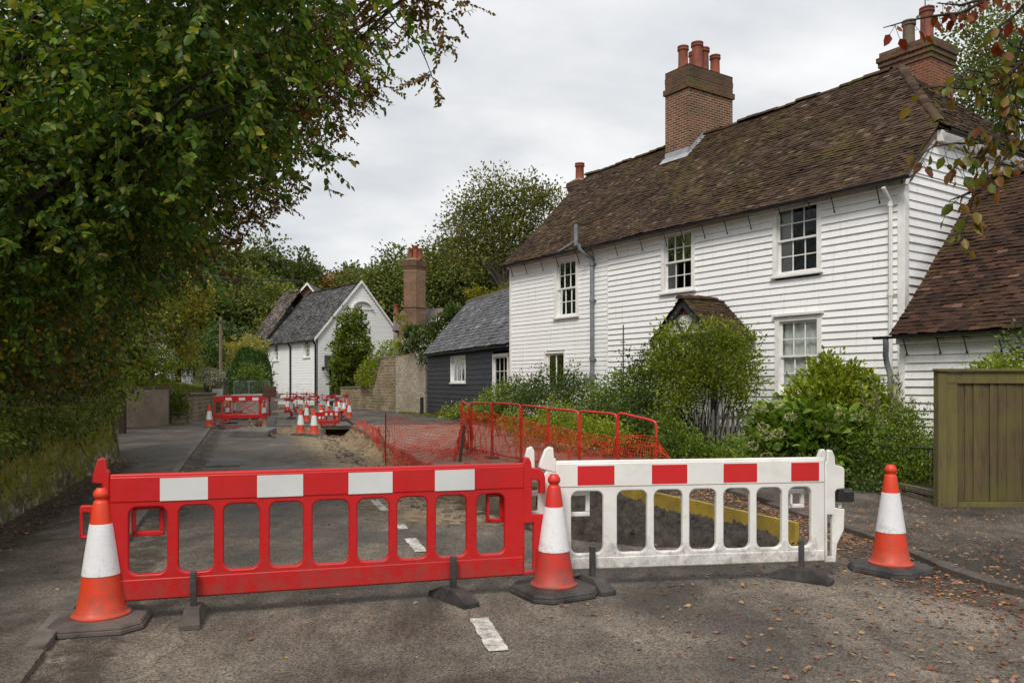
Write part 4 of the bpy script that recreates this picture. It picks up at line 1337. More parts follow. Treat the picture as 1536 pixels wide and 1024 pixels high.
spill('sand', 'sandy spoil trodden over the broken edge of the road', (.2, .14, .08), (.4, .31, .2), 8.4, 24.6, lambda y: pw(T_edge, y) - .45, 2.2, .006, 1, .53)
spill('dirt', 'dark dirt gathered along the right kerb', (.05, .035, .025), (.12, .085, .06), 3.2, 12.2, lambda y: pw(T_kerbr, y) - .36, .9, .005, 2, .56)
spill('dirt', 'dark wet dirt gathered along the left kerb', (.035, .028, .022), (.1, .08, .06), 2.6, 28, lambda y: pw(T_kerb, y) + .24, .9, .005, 3, .60)
spill('dirt', 'leaf mould gathered along the foot of the mossy wall', (.04, .028, .018), (.11, .075, .045), 2.6, 16.4, lambda y: pw(T_wall, y) + .1, 1.0, .063, 4, .5)
spill('dirt', 'brown mud trodden across the road beyond the red barrier', (.09, .065, .045), (.2, .155, .11), 6.4, 10.5, lambda y: pw(T_edge, max(y, 7.9)) - 1.6, 3.0, .0055, 5, .71)

# ================================================================== far roadworks
def ztop(px, py, Y): return P(px, py, Y).z


def gate(label, x0, x1, yb, yt, dep, group, cross=True):
    """folding tubular gate barrier with a red and white board"""
    Y = G(x0, yb).y; a, b = P(x0, HY, Y), P(x1, HY, Y + dep); a.z = b.z = .0; zt = ztop(x0, yt, Y)
    root = thing('gate_barrier', label, 'barrier', (a + b) / 2, group=group)
    m = MB(); c = .08
    T = lambda p, z: Vector((p.x, p.y, z))
    u = (b - a).normalized()
    m.tube([T(a, .06) + u * c, T(a, .08), T(a, zt - c), T(a, zt) + u * c, T(b, zt) - u * c, T(b, zt - c), T(b, .08), T(b, .06) - u * c, T(a, .06) + u * c], .028, 7, False)
    m.tube([T(a, zt * .42), T(b, zt * .42)], .024, 6)
    m.build('tube_frame', MAT['frame_red'], root, True, uv=False)
    if cross:
        m = MB(); m.tube([T(a, zt * .8) + u * .5, T(b, zt * .45) - u * .1], .02, 6); m.tube([T(b, zt * .8) - u * .1, T(a, zt * .45) + u * .4], .02, 6)
        m.build('cross_brace', MAT['frame_red'], root, True, uv=False)
    nrm = Vector((u.y, -u.x, 0)); L = (b - a).length
    m = MB(); m.obox(T(a, zt - .02) - u * .25 + nrm * .035, u * (L + .4), Z * -.16, nrm * .02); bd = m.build('top_board', MAT['red_plastic'], root, uv=False)
    m = MB()
    for k in range(3): m.obox(T(a, zt - .05) + u * (.12 + k * L * .36) + nrm * .056, u * L * .17, Z * -.1, nrm * .004)
    m.build('reflective_sheet', MAT['sheet_white'], bd, uv=False)
    m = MB(); m.obox(T(a, zt * .42) - u * .2 + nrm * .03, u * (L + .35), Z * -.12, nrm * .02); m.build('lower_board', MAT['red_plastic'], root, uv=False)
    for p in (a, b):
        m = MB(); m.box(T(p, .03), (.16, .6, .06), math.atan2(u.y, u.x)); m.build('foot', MAT['rubber'], root, bevel=.01, uv=False)
    return root


def plank(label, pa, pb_, z1, group, posts=2, low=True, white=False):
    """posts in red and white with one or two planks"""
    a, b = Vector(pa), Vector(pb_); u = (b - a); L = u.length; u.normalize(); nrm = Vector((u.y, -u.x, 0))
    root = thing('plank_barrier', label, 'barrier', (a + b) / 2, group=group)
    for i in range(posts):
        p = a + u * (L * i / (posts - 1))
        m = MB(); m.tube([p + Z * .05, p + Z * (z1 + .06)], .035, 8); po = m.build('post', MAT['red_plastic'], root, True, uv=False)
        m = MB(); m.tube([p + Z * z1 * .45, p + Z * z1 * .8], .0365, 8); m.build('reflective_sheet', MAT['sheet_white'], po, True, uv=False)
        m = MB(); m.lathe([(0, 0), (.2, 0), (.2, .05), (.05, .09), (.04, .12)], 10, p, cap=False); m.build('base', MAT['rubber'], po, uv=False)
    for k, zz in enumerate([z1 - .02, z1 * .42] if low else [z1 - .02]):
        m = MB(); m.obox(a - u * .1 + nrm * .04 + Z * zz, u * (L + .2), Z * -.095, nrm * .03); pk = m.build('plank', MAT['white_plastic'] if white and k == 0 else MAT['red_plastic'], root, uv=False)
        m = MB(); n = max(2, int(L / .9))
        for j in range(n): m.obox(a + u * (L * (j + .25) / n) + nrm * .07 + Z * (zz - .012), u * (L * .45 / n), Z * -.072, nrm * .004)
        m.build('reflective_sheet', MAT['sheet_red'] if white and k == 0 else MAT['sheet_white'], pk, uv=False)
    return root


FG = 'barriers around the far roadworks'
gate('red tubular gate barrier with crossed braces at the near edge of the far pit', 333, 389, 643, 594, .25, FG)
gate('red gate barrier standing behind the crossed one beside the left kerb', 322, 345, 640, 595, 2.6, FG, False)
gate('third red gate barrier closing the pit on its road side', 391, 404, 638, 597, 2.2, FG, False)
plank('red and white plank barrier along the back of the pit', G(352, 629), G(438, 627), .92, FG, 3)
plank('plank barrier at the footway edge with a red top plank', G(436, 628), G(478, 634), 1.02, FG, 3)
plank('plank barrier with a white top plank above the trench end', G(478, 634), G(512, 631), 1.0, FG, 4, True, True)
plank('tall red and white plank barrier behind the pair of cones', G(444, 622), G(520, 619), 1.0, FG, 5, False)
plank('low plank barrier running back towards the white cottage', G(412, 622), G(440, 614), .85, FG, 2)
plank('rearmost plank barrier in front of the white cottage wall', G(400, 613), G(474, 611), 1.0, FG, 6, False)
b0 = gate('small red gate barrier standing in the trench below the plank barriers', 482, 503, 641, 617, .3, FG, False)
m = MB(); c = P(404, 587.5, 30); m.box(c, (.5, .05, .39), .05); m.box(c + Vector((0, -.03, 0)), (.44, .02, .33), .05)
m.tube([c + Vector((-.05, -.045, -.02)), c + Vector((0, -.05, .02)), c + Vector((.07, -.045, .05))], .009, 5)
bx_ = m.build('notice_board', MAT['brownbox'], uv=False); tag(bx_, 'brown square board standing on a post above the far barriers', 'notice board')
m = MB(); m.tube([(c.x, c.y + .03, 0), (c.x, c.y + .03, c.z - .15)], .03, 6); m.build('post', MAT['stake'], bx_, uv=False)
m = MB(); p = G(408, 649); m.obox(p + Vector((-.22, 0, -.1)), (.28, .05, 0), (0, .22, .62), (.0, .04, 0)); tag(m.build('sheet', MAT['grey_sheet'], uv=False), 'dark grey sheet leaning against the red barrier at the pit edge', 'sheet')
m = MB(); p0, p1 = G(343, 655), G(402, 655); m.obox(p0 + Z * -.02, p1 - p0, (-.35, 2.1, 0), Z * .2); 
tag(m.build('concrete_slab', simple('rough_concrete', (.2, .185, .165), (.11, .1, .09), 2, .9, .6, 16), bevel=.03, uv=False), 'raised rough concrete slab under the crossed gate barrier', 'slab')
m = MB(); p0, p1 = G(392, 641, .12), G(413, 655, .05); m.tube([p0, p1], .03, 4); tag(m.build('timber', MAT['pole'], uv=False), 'pale timber batten leaning across the slab edge', 'timber')
# steel fence, cream skip behind
Yf = 40; root = thing('steel_fence', 'grey steel mesh fence panel in front of the clipped yew', 'fence', P(378, HY, Yf) * 1 - Z * CH)
for x0, x1 in ((351, 373), (374, 404)):
    a, b = P(x0, 571.5, Yf), P(x1, 571, Yf); m = MB()
    m.tube([Vector((a.x, a.y, 0)), a, b, Vector((b.x, b.y, 0))], .035, 6); m.tube([Vector((a.x, a.y, .25)), Vector((b.x, b.y, .25))], .02, 5)
    for k in range(1, 12):
        p = a.lerp(b, k / 12); m.tube([Vector((p.x, p.y, .25)), p], .006, 3)
    m.build('panel', MAT['steel'], root, uv=False)
root = thing('skip', 'cream coloured low skip behind the red gate barriers', 'skip', G(375, 615))
m = MB(); a, b = P(356, 600, 36), P(395, 600, 36); a.z = b.z = .15
m.prism([a, b, b + Vector((.35, 0, .95)), a + Vector((-.2, 0, .9)), ], (0, 1.6, 0)); m.build('body', MAT['cream'], root, bevel=.03, uv=False)
m = MB(); m.obox(a + Vector((-.25, -.05, .88)), (b - a).x * Vector((1, 0, 0)) + Vector((.6, 0, .05)), (0, .06, 0), (0, 0, .09)); m.build('rim', MAT['trim'], root, uv=False)

# ================================================================== main white house
C0 = Vector((7.61, 15.5, 0)); D = Vector((-.558, .829, 0)).normalized(); GG = Vector((.829, .558, 0)).normalized()
LH, WH, ZE, ZR, ZB = 13.72, 6.88, 5.72, 9.04, .55
H = lambda t, s, z: C0 + D * t + GG * s + Z * z
def ht(px):
    k = (px - CX) / F; return (k * C0.y - C0.x) / (D.x - k * D.y)
def hz(px, py): return CH - (py - HY) / F * (C0.y + D.y * ht(px))
house = thing('house', 'long white weatherboarded house with a tiled roof and tall brick chimneys', 'house', H(LH / 2, WH / 2, ZB))
wins = [  # px left, right, top, bottom, cols, rows, curtains
    (1160.5, 1233.5, 300, 411, 3, 4, [(.68, 1)], False, None), (993, 1043.5, 343, 437, 3, 4, [(.64, 1)], False, None),
    (833, 868.5, 386, 475, 3, 4, None, True, None), (1164, 1234, 473, 590, 3, 4, [(.0, 1.0)], True, None), (818, 849, 527, 590, 2, 1, None, False, 'small two light casement low on the left')]
op, wd = [], []
for (xa, xb, ya, yb, c, r, cu, hd, lab) in wins:
    t0, t1 = ht(xb), ht(xa); xm = (xa + xb) / 2; z1, z0 = hz(xm, ya), hz(xm, yb)
    wd.append((t0, t1, z0, z1, c, r, cu, hd, lab)); op.append((t0 + .05, t1 - .05, z0 + .02, z1 - .05))
Nf = -GG; pt = ht(913)       # board joint right of the grey pipe
m = MB()
boards(m, C0, D, Nf, ZB, ZE, .152, lambda z: (.12, pt), op, 3)
boards(m, C0, D, Nf, ZB + .03, ZE, .128, lambda z: (pt + .02, LH - .08), op, 8, .02)
boards(m, C0, GG, -D, ZB, ZE, .165, lambda z: (.12, WH - .1), (), 5)
rt = .5 * WH
sl = (ZR - ZE) / rt
def gab(z):
    k = (z - ZE) / sl; return (max(.02, k), WH - max(.02, k))
boards(m, C0, GG, -D, ZE, 6.62, .165, gab, (), 6)
m.face([H(LH, 0, ZB), H(LH, WH, ZB), H(LH, WH, ZE), H(LH, WH / 2, ZR), H(LH, 0, ZE)])
m.face([H(0, WH, ZB), H(LH, WH, ZB), H(LH, WH, ZE), H(0, WH, ZE)])
m.face([H(0.02, .1, ZE), H(.02, WH - .1, ZE), H(.02, WH - .95, 6.6), H(.02, .95, 6.6)])
m.build('wall', MAT['white'], house, uv=False, fix=False)
m = MB()
m.obox(H(-.03, -.05, ZB), D * .15, GG * .15, Z * (ZE - ZB - .12)); m.obox(H(LH - .09, -.04, ZB), D * .1, GG * .1, Z * (ZE - ZB - .12))
m.obox(H(pt - .005, -.036, ZB), D * .03, GG * .03, Z * (ZE - ZB - .1))
m.obox(H(-.1, -.13, ZE - .30), D * (LH + .1), GG * .12, Z * .2)           # eaves board
m.build('corner_board', MAT['trim'], house, bevel=.006, uv=False)
for k, (t0, t1, z0, z1, c, r, cu, hd, lab) in enumerate(wd):
    window(house, C0, D, Nf, t0, t1, z0, z1, c, r, .11 if k != 4 else .06, k != 4, cu, hood=hd, label=lab)
# roof: front slope, rear slope, half hip
ov = .28; pitch = math.atan(sl); Vf = (GG * math.cos(pitch) + Z * math.sin(pitch))
eave_z = ZE - ov * sl + .10
slen = (rt + ov) / math.cos(pitch)
hip_s = .95; zh = ZE + hip_s * sl + .1; tr = 2.06
vh = (hip_s + ov) / math.cos(pitch)
def fb(v):
    a = -.16 if v < vh else lerp(-.16, tr, (v - vh) / (slen - vh))
    return (a, LH + .12)
Of = H(0, -ov, eave_z)
roof = tiles('roof', Of, D, Vf, int(slen / .105) + 1, .105, .17, fb, MAT['tile'], house, .022, .05, .005, 3)
Vb = (-GG * math.cos(pitch) + Z * math.sin(pitch))
m = MB(); top = H(0, rt, ZR + .09)
m.face([H(-.14, -ov, eave_z - .02), H(LH + .1, -ov, eave_z - .02), H(LH + .1, rt, ZR + .05), H(tr, rt, ZR + .05), H(-.14, hip_s, zh - .06)])
m.face([H(-.14, WH + ov, eave_z), H(LH + .1, WH + ov, eave_z), H(LH + .1, rt, ZR + .07), H(tr, rt, ZR + .07), H(-.14, WH - hip_s, zh - .03)])
m.face([H(-.17, hip_s, zh - .05), H(-.17, WH - hip_s, zh - .05), H(tr, rt, ZR + .04)])
m.build('roof_deck', MAT['tile'], roof, uv=False, fix=False)
hp = Vector((0, 0, 0)); hv = (H(tr, rt, ZR + .09) - H(-.2, rt, zh)); hl = hv.length
half = WH / 2 - hip_s
tiles('hip_roof', H(-.2, rt, zh), GG, hv, int(hl / .105) + 1, .105, .17, lambda v: (-half * (1 - v / hl) - .02, half * (1 - v / hl) + .02), MAT['tile'], roof, .022, .03, .005, 9)
ridge_caps('ridge_tiles', H(LH + .15, rt, ZR + .09), H(tr, rt, ZR + .12), MAT['tile'], roof, .13, .33, 2, .06)
ridge_caps('hip_tiles', H(tr, rt, ZR + .12), H(-.22, hip_s - .02, zh + .0), MAT['tile'], roof, .095, .2, 3)
# barge board and half hip gutter
m = MB(); a = H(-.10, -ov + .05, eave_z + .0); b = H(-.10, hip_s, zh - .1); m.obox(a - Z * .14, (b - a), D * .05, Z * .15); m.build('barge_board', MAT['pole'], house, uv=False)


def gutter(root, pts, r, mat, nrm, step=0, wall_off=0):
    m = MB()
    vs = []; nn = Vector(nrm).normalized()
    for p in pts:
        for k in range(9):
            w = math.pi * (1 + k / 8)
            vs.append(Vector(p) + nn * (math.cos(w) * r) + Z * (math.sin(w) * r))
        for k in range(9):
            w = math.pi * (2 - k / 8)
            vs.append(Vector(p) + nn * (math.cos(w) * r * .82) + Z * (math.sin(w) * r * .82))
    L = 18
    fs = [(i * L + k, i * L + (k + 1) % L, (i + 1) * L + (k + 1) % L, (i + 1) * L + k) for i in range(len(pts) - 1) for k in range(L)]
    m.raw(vs, fs)
    g = m.build('gutter', mat, root, True, uv=False)
    return g


def brackets(parent, p0, dirv, nrm, ts, drop, mat):
    for t in ts:
        p = Vector(p0) + dirv * t
        m = MB(); m.tube([p + nrm * .06 + Z * .02, p - nrm * .06 - Z * .06, p - nrm * .16 - Z * drop], .011, 5); m.tube([p - nrm * .16 - Z * drop + Z * .0, p - nrm * .17 - Z * (drop + .04)], .018, 5)
        m.tube([p + nrm * .02 - Z * .035, p - nrm * .06 - Z * .055 + dirv * .12], .008, 4)
        m.build('bracket', mat, parent, uv=False)


gz = eave_z - .03
gpts = [H(lerp(-.3, LH + .1, i / 20), -ov - .05, gz + .035 * nz(i * .4, 3)) for i in range(21)]
g1 = gutter(house, gpts, .065, MAT['black'], -GG)
brackets(g1, H(0, -ov + .0, gz - .02), D, -GG, [.45, 1.45, 2.0, 2.75, 3.6, 4.3, 5.0, 5.7, 6.3, 7.2, 8.2, 9.2, 9.9, 10.9, 11.7, 12.6, 13.4], .32, MAT['black'])
g2 = gutter(house, [H(-.28, hip_s + .1, zh - .10), H(-.28, WH - hip_s + .2, zh - .12)], .07, MAT['black'], -D)
m = MB(); m.obox(H(-.16, hip_s + .1, zh - .3), GG * (WH - 2 * hip_s - .2), D * .1, Z * .22); m.build('eaves_board', MAT['trim'], house, uv=False)
# downpipes
def pipe(root, px, zt, zb, r, mat, n=-.1, swan=None, joints=()):
    t = ht(px); m = MB()
    pts = [H(t, -.34, zt - .28), H(t, -.30, zt - .33), H(t, n, zt - .52), H(t, n, zb)]
    if swan is not None: pts = [H(t + swan, -.42, zt + .1), H(t + swan * .9, -.40, zt - .05), H(t + .04, n, zt - .30), H(t, n, zt - .45), H(t, n, zb)]
    m.tube(pts, r, 10); o = m.build('downpipe', mat, root, True, uv=False)
    for z in joints:
        k = MB(); k.tube([H(t, n, z - .05), H(t, n, z + .05)], r * 1.3, 10); k.obox(H(t - .11, -.05, z - .02), D * .22, GG * .02, Z * .04); k.build('pipe_collar', mat, o, uv=False)
pipe(house, 1340, ZE - .05, ZB, .04, MAT['trim'], joints=(5.1, 3.35))
pipe(house, 892, ZE - .18, ZB, .06, MAT['pipe_grey'], swan=.22, joints=(5.05, 4.0, 2.3))
t = ht(881); m = MB(); m.tube([H(t, -.42, ZE - .12), H(t, -.42, ZE + .50)], .065, 10); m.tube([H(t, -.42, ZE + .02), H(t + .9, -.36, ZE - .16)], .04, 8)
m.build('vent_pipe', MAT['pipe_grey'], house, True, uv=False)


def chimney(root, corner, a, b, la, lb, z0, z1, mat, pots, cap_h=.42, name='chimney', capmat='cap', over=.07, potmat=None, capseg=3, segs=(.55, 1.0, .8, .5)):
    """corner point, unit directions a and b with lengths la, lb; pots: (fa, fb, height, radius)"""
    corner = Vector((corner[0], corner[1], 0))
    m = MB(); m.obox(corner + Z * z0, a * la, b * lb, Z * (z1 - z0 - cap_h))
    c = m.build(name, mat, root)
    m = MB(); z = z1 - cap_h
    for k in range(capseg):
        o = over * segs[min(k, 3)]; h = cap_h / capseg
        m.obox(corner - a * o - b * o + Z * z, a * (la + 2 * o), b * (lb + 2 * o), Z * (h - .001)); z += h
    m.build('cap', MAT[capmat], c, bevel=.012)
    m = MB(); o = over * .3; q0 = [corner + a * x + b * y + Z * (z1 + .001) for x, y in ((-o, -o), (la + o, -o), (la + o, lb + o), (-o, lb + o))]
    i_ = .22; q1 = [corner + a * x + b * y + Z * (z1 + .12) for x, y in ((la * i_, lb * i_), (la * (1 - i_), lb * i_), (la * (1 - i_), lb * (1 - i_)), (la * i_, lb * (1 - i_)))]
    m.raw(q0 + q1, [(4, 5, 6, 7)] + [(k, (k + 1) % 4, 4 + (k + 1) % 4, 4 + k) for k in range(4)]); m.build('mortar_bed', MAT['mortar'], c, uv=False)
    for i, (fa, fb_, ph, r) in enumerate(pots):
        p = corner + a * la * fa + b * lb * fb_ + Z * (z1 + .03)
        m = MB(); m.lathe([(r * 1.12, 0), (r * 1.1, .06), (r, .1), (r * .95, ph * .8), (r * .98, ph - .13), (r * 1.16, ph - .12), (r * 1.16, ph - .075), (r * 1.02, ph - .07), (r * 1.02, ph - .04), (r * 1.14, ph - .035), (r * 1.14, ph), (r * .85, ph), (r * .8, ph - .3)], 20, p, cap=False)
        m.build('chimney_pot', MAT[(potmat or ['pot'])[i % len(potmat or ['pot'])]], c, True, uv=False)
    return c


cm = chimney(house, H(8.22, 2.70, 0), D, GG, .97, 1.94, 7.6, 11.12, MAT['brick'],
             [(.5, .14, .70, .15), (.36, .38, .88, .165), (.5, .60, .85, .165), (.7, .48, .74, .14), (.45, .84, .72, .15)], .70, over=.04, capseg=4, segs=(1.3, .2, .35, .1))
m = MB()   # stepped lead flashing on the side and an apron in front
zs = lambda s: ZE + s * sl + .13
m.face([H(8.215, 2.66, zs(2.66) - .1), H(8.215, 3.42, zs(3.42) - .1), H(8.215, 3.42, zs(3.42) + .14), H(8.215, 2.66, zs(2.66) + .14)])
m.face([H(8.10, 2.66, zs(2.66) + .02), H(8.10, 3.42, zs(3.42) + .02), H(8.216, 3.42, zs(3.42) + .03), H(8.216, 2.66, zs(2.66) + .03)])
m.face([H(8.12, 2.52, zs(2.52) + .03), H(9.28, 2.52, zs(2.52) + .03), H(9.28, 2.695, zs(2.7) + .04), H(8.12, 2.695, zs(2.7) + .04)])
m.face([H(8.2, 2.694, zs(2.7)), H(9.2, 2.694, zs(2.7)), H(9.2, 2.694, zs(2.7) + .2), H(8.2, 2.694, zs(2.7) + .2)])
m.build('flashing', MAT['lead'], cm, uv=False, fix=False)
cr = chimney(house, (10.99, 21.0), D, GG, 1.375, 1.14, 6.0, 10.72, MAT['brick_red'], [(.62, .4, .78, .16), (.3, .5, 1.0, .17)], .55, potmat=['pot_dark', 'pot'], over=.09, capseg=4, segs=(.35, .75, 1.15, .5))
m = MB(); p = Vector((10.99, 21, 0)) + D * .45 + GG * .55; m.tube([p + Z * 11.2, p + Z * 13], .015, 5); m.build('aerial', MAT['black'], cr, uv=False)
chimney(house, H(14.45, 3.5, 0), D, GG, .62, .62, .6, 9.1, MAT['brick'], [(.5, .5, .68, .16)], .3, over=.06)
# porch
tp = ht(1083); zpr = hz(1083, 453); pw_, pd = .92, 1.25; zpe = zpr - .88
po = thing('x', None, None) if False else None
m = MB()
a = H(tp - pw_ + .1, -pd, 0); b = H(tp + pw_ - .1, -pd, 0)
for p in (a, b): m.obox(p + Z * ZB - D * .06, D * .12, GG * .12, Z * (zpe - ZB))
m.obox(H(tp - pw_ + .02, -pd - .03, zpe - .06), D * (2 * pw_ - .04), GG * .1, Z * .14)
m.obox(H(tp - pw_ + .1, -pd + .1, zpe - .08), D * .1, GG * (pd - .1), Z * .12); m.obox(H(tp + pw_ - .2, -pd + .1, zpe - .08), D * .1, GG * (pd - .1), Z * .12)
for sg in (-1, 1):
    e = H(tp + sg * pw_ * 1.1, -pd - .1, zpe - .1); r_ = H(tp, -pd - .1, zpr - .02)
    m.obox(e - Z * .17, r_ - e, GG * .07, Z * .2)
for sg in (-1, 1):
    e = H(tp + sg * .02, -pd - .02, zpe + .08); r_ = H(tp + sg * .36, -pd - .02, zpe + .52)
    m.obox(e, r_ - e, GG * .05, D * .07 * sg)
porch = m.build('porch', MAT['black_board'], house, bevel=.006, uv=False); porch['label'] = 'timber porch with a mossy tiled gable roof over the door'
m = MB(); m.face([H(tp - pw_ * .8, -pd + .02, zpe + .06), H(tp + pw_ * .8, -pd + .02, zpe + .06), H(tp, -pd + .02, zpr - .08)]); m.build('gable_panel', MAT['trim'], porch, uv=False)
m = MB(); m.face([H(tp - .26, -pd - .0, zpr - .36), H(tp + .24, -pd - .0, zpr - .36), H(tp, -pd - .0, zpr - .1)]); m.build('gable_brick', MAT['brick_red'], porch)
psl = (zpr - zpe) / pw_; ppl = math.hypot(pw_ * 1.12, (zpr - zpe) * 1.12)
for sg in (-1, 1):
    vv = (-D * sg * pw_ + Z * (zpr - zpe))
    tiles('porch_roof', H(tp + sg * pw_ * 1.12, -pd - .16, zpe - .105 + .04), GG, vv, int(ppl / .1), .1, .165, lambda v: (0, pd + .14), MAT['tile'], porch, .022, .03, .006, 20 + sg)
ridge_caps('ridge_tiles', H(tp, -pd - .2, zpr + .05), H(tp, .0, zpr + .05), MAT['tile_red'], porch, .11, .3, 6)
m = MB(); m.obox(H(tp - .5, -.05, ZB), D * 1.0, GG * -.03, Z * 2.05); dr = m.build('door', MAT['trim'], house, uv=False)

# ================================================================== annex on the right
A0 = Vector((7.12, 14.6, 0)); UA = -D
AH = lambda u, s, z: A0 + UA * u + GG * s + Z * z
annex = thing('annex', 'low white boarded annex with a steep red tiled roof beside the wooden fence', 'annex', AH(3, 3, .6))
m = MB()
boards(m, A0, UA, -GG, .55, 2.62, .142, lambda z: (.06, 7.0), (), 12)
boards(m, A0, GG, D, .55, 2.62, .142, lambda z: (.0, 1.2), (), 13)
m.obox(AH(0, .05, .5), UA * 7, GG * 6.1, Z * 2.1)
m.build('wall', MAT['white'], annex, uv=False, fix=False)
m = MB(); m.obox(AH(-.03, -.04, .5), UA * .1, GG * .1, Z * 2.1); m.obox(AH(-.05, -.12, 2.3), UA * 7, GG * .12, Z * .19); m.build('corner_board', MAT['trim'], annex, uv=False)
asl = 3.04 / 3.1; ap = math.atan(asl); Va = GG * math.cos(ap) + Z * math.sin(ap); al = (3.1 + .25) / math.cos(ap)
rf = tiles('roof', AH(0, -.25, 2.66 - .25 * asl + .06), UA, Va, int(al / .11), .11, .175, lambda v: (-.1, 7.1), MAT['tile_red'], annex, .024, .04, .006, 31)
m = MB(); m.face([AH(-.08, -.25, 2.42), AH(7, -.25, 2.42), AH(7, 3.1, 5.70), AH(-.08, 3.1, 5.70)]); m.face([AH(-.08, 6.4, 2.5), AH(7, 6.4, 2.5), AH(7, 3.1, 5.72), AH(-.08, 3.1, 5.72)])
m.face([AH(-.06, 0, 2.5), AH(-.06, 6.2, 2.5), AH(-.06, 3.1, 5.6)]); m.build('roof_deck', MAT['tile_red'], rf, uv=False, fix=False)
ridge_caps('ridge_tiles', AH(-.1, 3.1, 5.76), AH(7, 3.1, 5.76), MAT['tile_red'], rf, .13, .33, 8, .04)
ga = gutter(annex, [AH(-.35, -.34, 2.44), AH(7, -.34, 2.46)], .045, MAT['black'], -GG)
brackets(ga, AH(0, -.27, 2.42), UA, -GG, [.15, .75, 1.2, 1.75, 2.3], .28, MAT['black'])
m = MB(); m.tube([AH(-.12, -.34, 2.4), AH(-.12, -.32, 2.3), AH(-.2, -.2, 2.1), AH(-.22, -.12, 1.95), AH(-.17, -.1, 1.75), AH(-.17, -.1, .5)], .05, 10); m.build('downpipe', MAT['pipe_grey'], annex, True, uv=False)

# ================================================================== dark boarded outbuilding
B1, B0 = Vector((-4.18, 39.5, 0)), Vector((.05, 29.0, 0))     # far left end, near end hidden by the house
UB = (B1 - B0).normalized(); LB = (B1 - B0).length; GB = Vector((-UB.y, UB.x, 0))
if GB.x < 0: GB = -GB
BH = lambda u, s, z: B0 + UB * u + GB * s + Z * z
def bt(px):
    k = (px - CX) / F; return (k * B0.y - B0.x) / (UB.x - k * UB.y)
def bz(px, py): return CH - (py - HY) / F * (B0.y + UB.y * bt(px))
shed = thing('outbuilding', 'low black weatherboarded outbuilding with a grey slate roof', 'outbuilding', BH(LB / 2, 2, 0))
w1 = (bt(699), bt(677), bz(688, 574), bz(688, 533)); d1 = (bt(764), bt(740), bz(752, 600), bz(752, 530))
m = MB(); boards(m, B0, UB, -GB, .1, 3.2, .21, lambda z: (0, LB), [(w1[0] + .03, w1[1] - .03, w1[2] + .02, w1[3] - .04), (d1[0] + .03, d1[1] - .03, .0, d1[3] - .04)], 41, .03, .012)
boards(m, B1, GB, UB, .1, 3.2, .21, lambda z: (0, 4.4), (), 42, .03)
m.face([BH(LB, 0, 3.2), BH(LB, 4.4, 3.2), BH(LB, 2.2, 5.65)]); m.face([BH(0, 4.4, 0), BH(LB, 4.4, 0), BH(LB, 4.4, 3.2), BH(0, 4.4, 3.2)]); m.face([BH(0, 0, 0), BH(0, 4.4, 0), BH(0, 4.4, 3.2), BH(0, 2.2, 5.6), BH(0, 0, 3.2)])
m.build('wall', MAT['black_board'], shed, uv=False, fix=False)
window(shed, B0, UB, -GB, *w1, 3, 1, .06, False, None, glass='glass_dull')
window(shed, B0, UB, -GB, d1[0], d1[1], max(.3, d1[2]), d1[3], 3, 3, .12, False, None, glass='glass_dull', name='glazed_door', label='white glazed door beside the corner of the house')
bsl = 2.5 / 2.2; bp = math.atan(bsl); bl = (2.2 + .2) / math.cos(bp); VB = GB * math.cos(bp) + Z * math.sin(bp)
rf = tiles('roof', BH(0, -.2, 3.2 - .2 * bsl + .09), UB, VB, int(bl / .2), .2, .3, lambda v: (-.3, LB + .1), MAT['slate'], shed, .03, .03, .006, 43)
m = MB(); m.face([BH(0, -.2, 2.96), BH(LB + .08, -.2, 2.96), BH(LB + .08, 2.2, 5.7), BH(0, 2.2, 5.7)]); m.face([BH(0, 4.6, 2.96), BH(LB + .08, 4.6, 2.96), BH(LB + .08, 2.2, 5.7), BH(0, 2.2, 5.7)])
m.build('roof_deck', MAT['slate'], rf, uv=False, fix=False)
m = MB(); m.obox(BH(-.2, 2.08, 5.68), UB * (LB + .3), GB * .24, Z * .14); m.build('ridge', MAT['kerb'], rf, bevel=.03, uv=False)
gutter(shed, [BH(-.1, -.28, 2.98), BH(LB + .1, -.28, 2.98)], .06, MAT['black'], -GB)
m = MB(); p = BH(LB - .25, -.35, 0); m.tube([p, p + Z * .95], .09, 8); tag(m.build('bollard', MAT['black'], bevel=.01, uv=False), 'short black bollard at the corner of the dark outbuilding', 'bollard')

# ================================================================== flint pier and stone garden wall
def wallrun(name, label, pts, tops, th, mat, capmat=None, rough=0.0, cat='wall'):
    root = thing(name, label, cat, Vector((*pts[0][:2], 0)))
    m = MB(); k = MB()
    for i in range(len(pts) - 1):
        a, b = Vector((*pts[i][:2], 0)), Vector((*pts[i + 1][:2], 0)); d = b - a; L = d.length; d.normalize(); s = Vector((d.y, -d.x, 0))
        n = max(1, int(L / .35)); vs = []
        for j in range(n + 1):
            zt = lerp(tops[i][0], tops[i][1], j / n) + rough * nz(j * .9, i, 2)
            p = a + d * (L * j / n); o = s * rough * nz(j * .7, i, 9)
            vs += [p + s * th / 2 + o - Z * .3, p + s * th / 2 + o + Z * zt, p - s * th / 2 + o + Z * zt, p - s * th / 2 + o - Z * .3]
        fs = []
        for j in range(n):
            for e in range(3): fs.append((j * 4 + e, j * 4 + e + 1, j * 4 + 5 + e, j * 4 + 4 + e))
        fs += [(0, 1, 2, 3), (n * 4, n * 4 + 3, n * 4 + 2, n * 4 + 1)]
        m.raw(vs, fs)
        if capmat: k.obox(a + Z * (tops[i][0] + .003) + s * (th / 2 + .04), d * L + Z * (tops[i][1] - tops[i][0]), -s * (th + .08), Z * .08)
    m.build('masonry', mat, root)
    if capmat: k.build('coping', capmat, root, bevel=.015, uv=False)
    return root


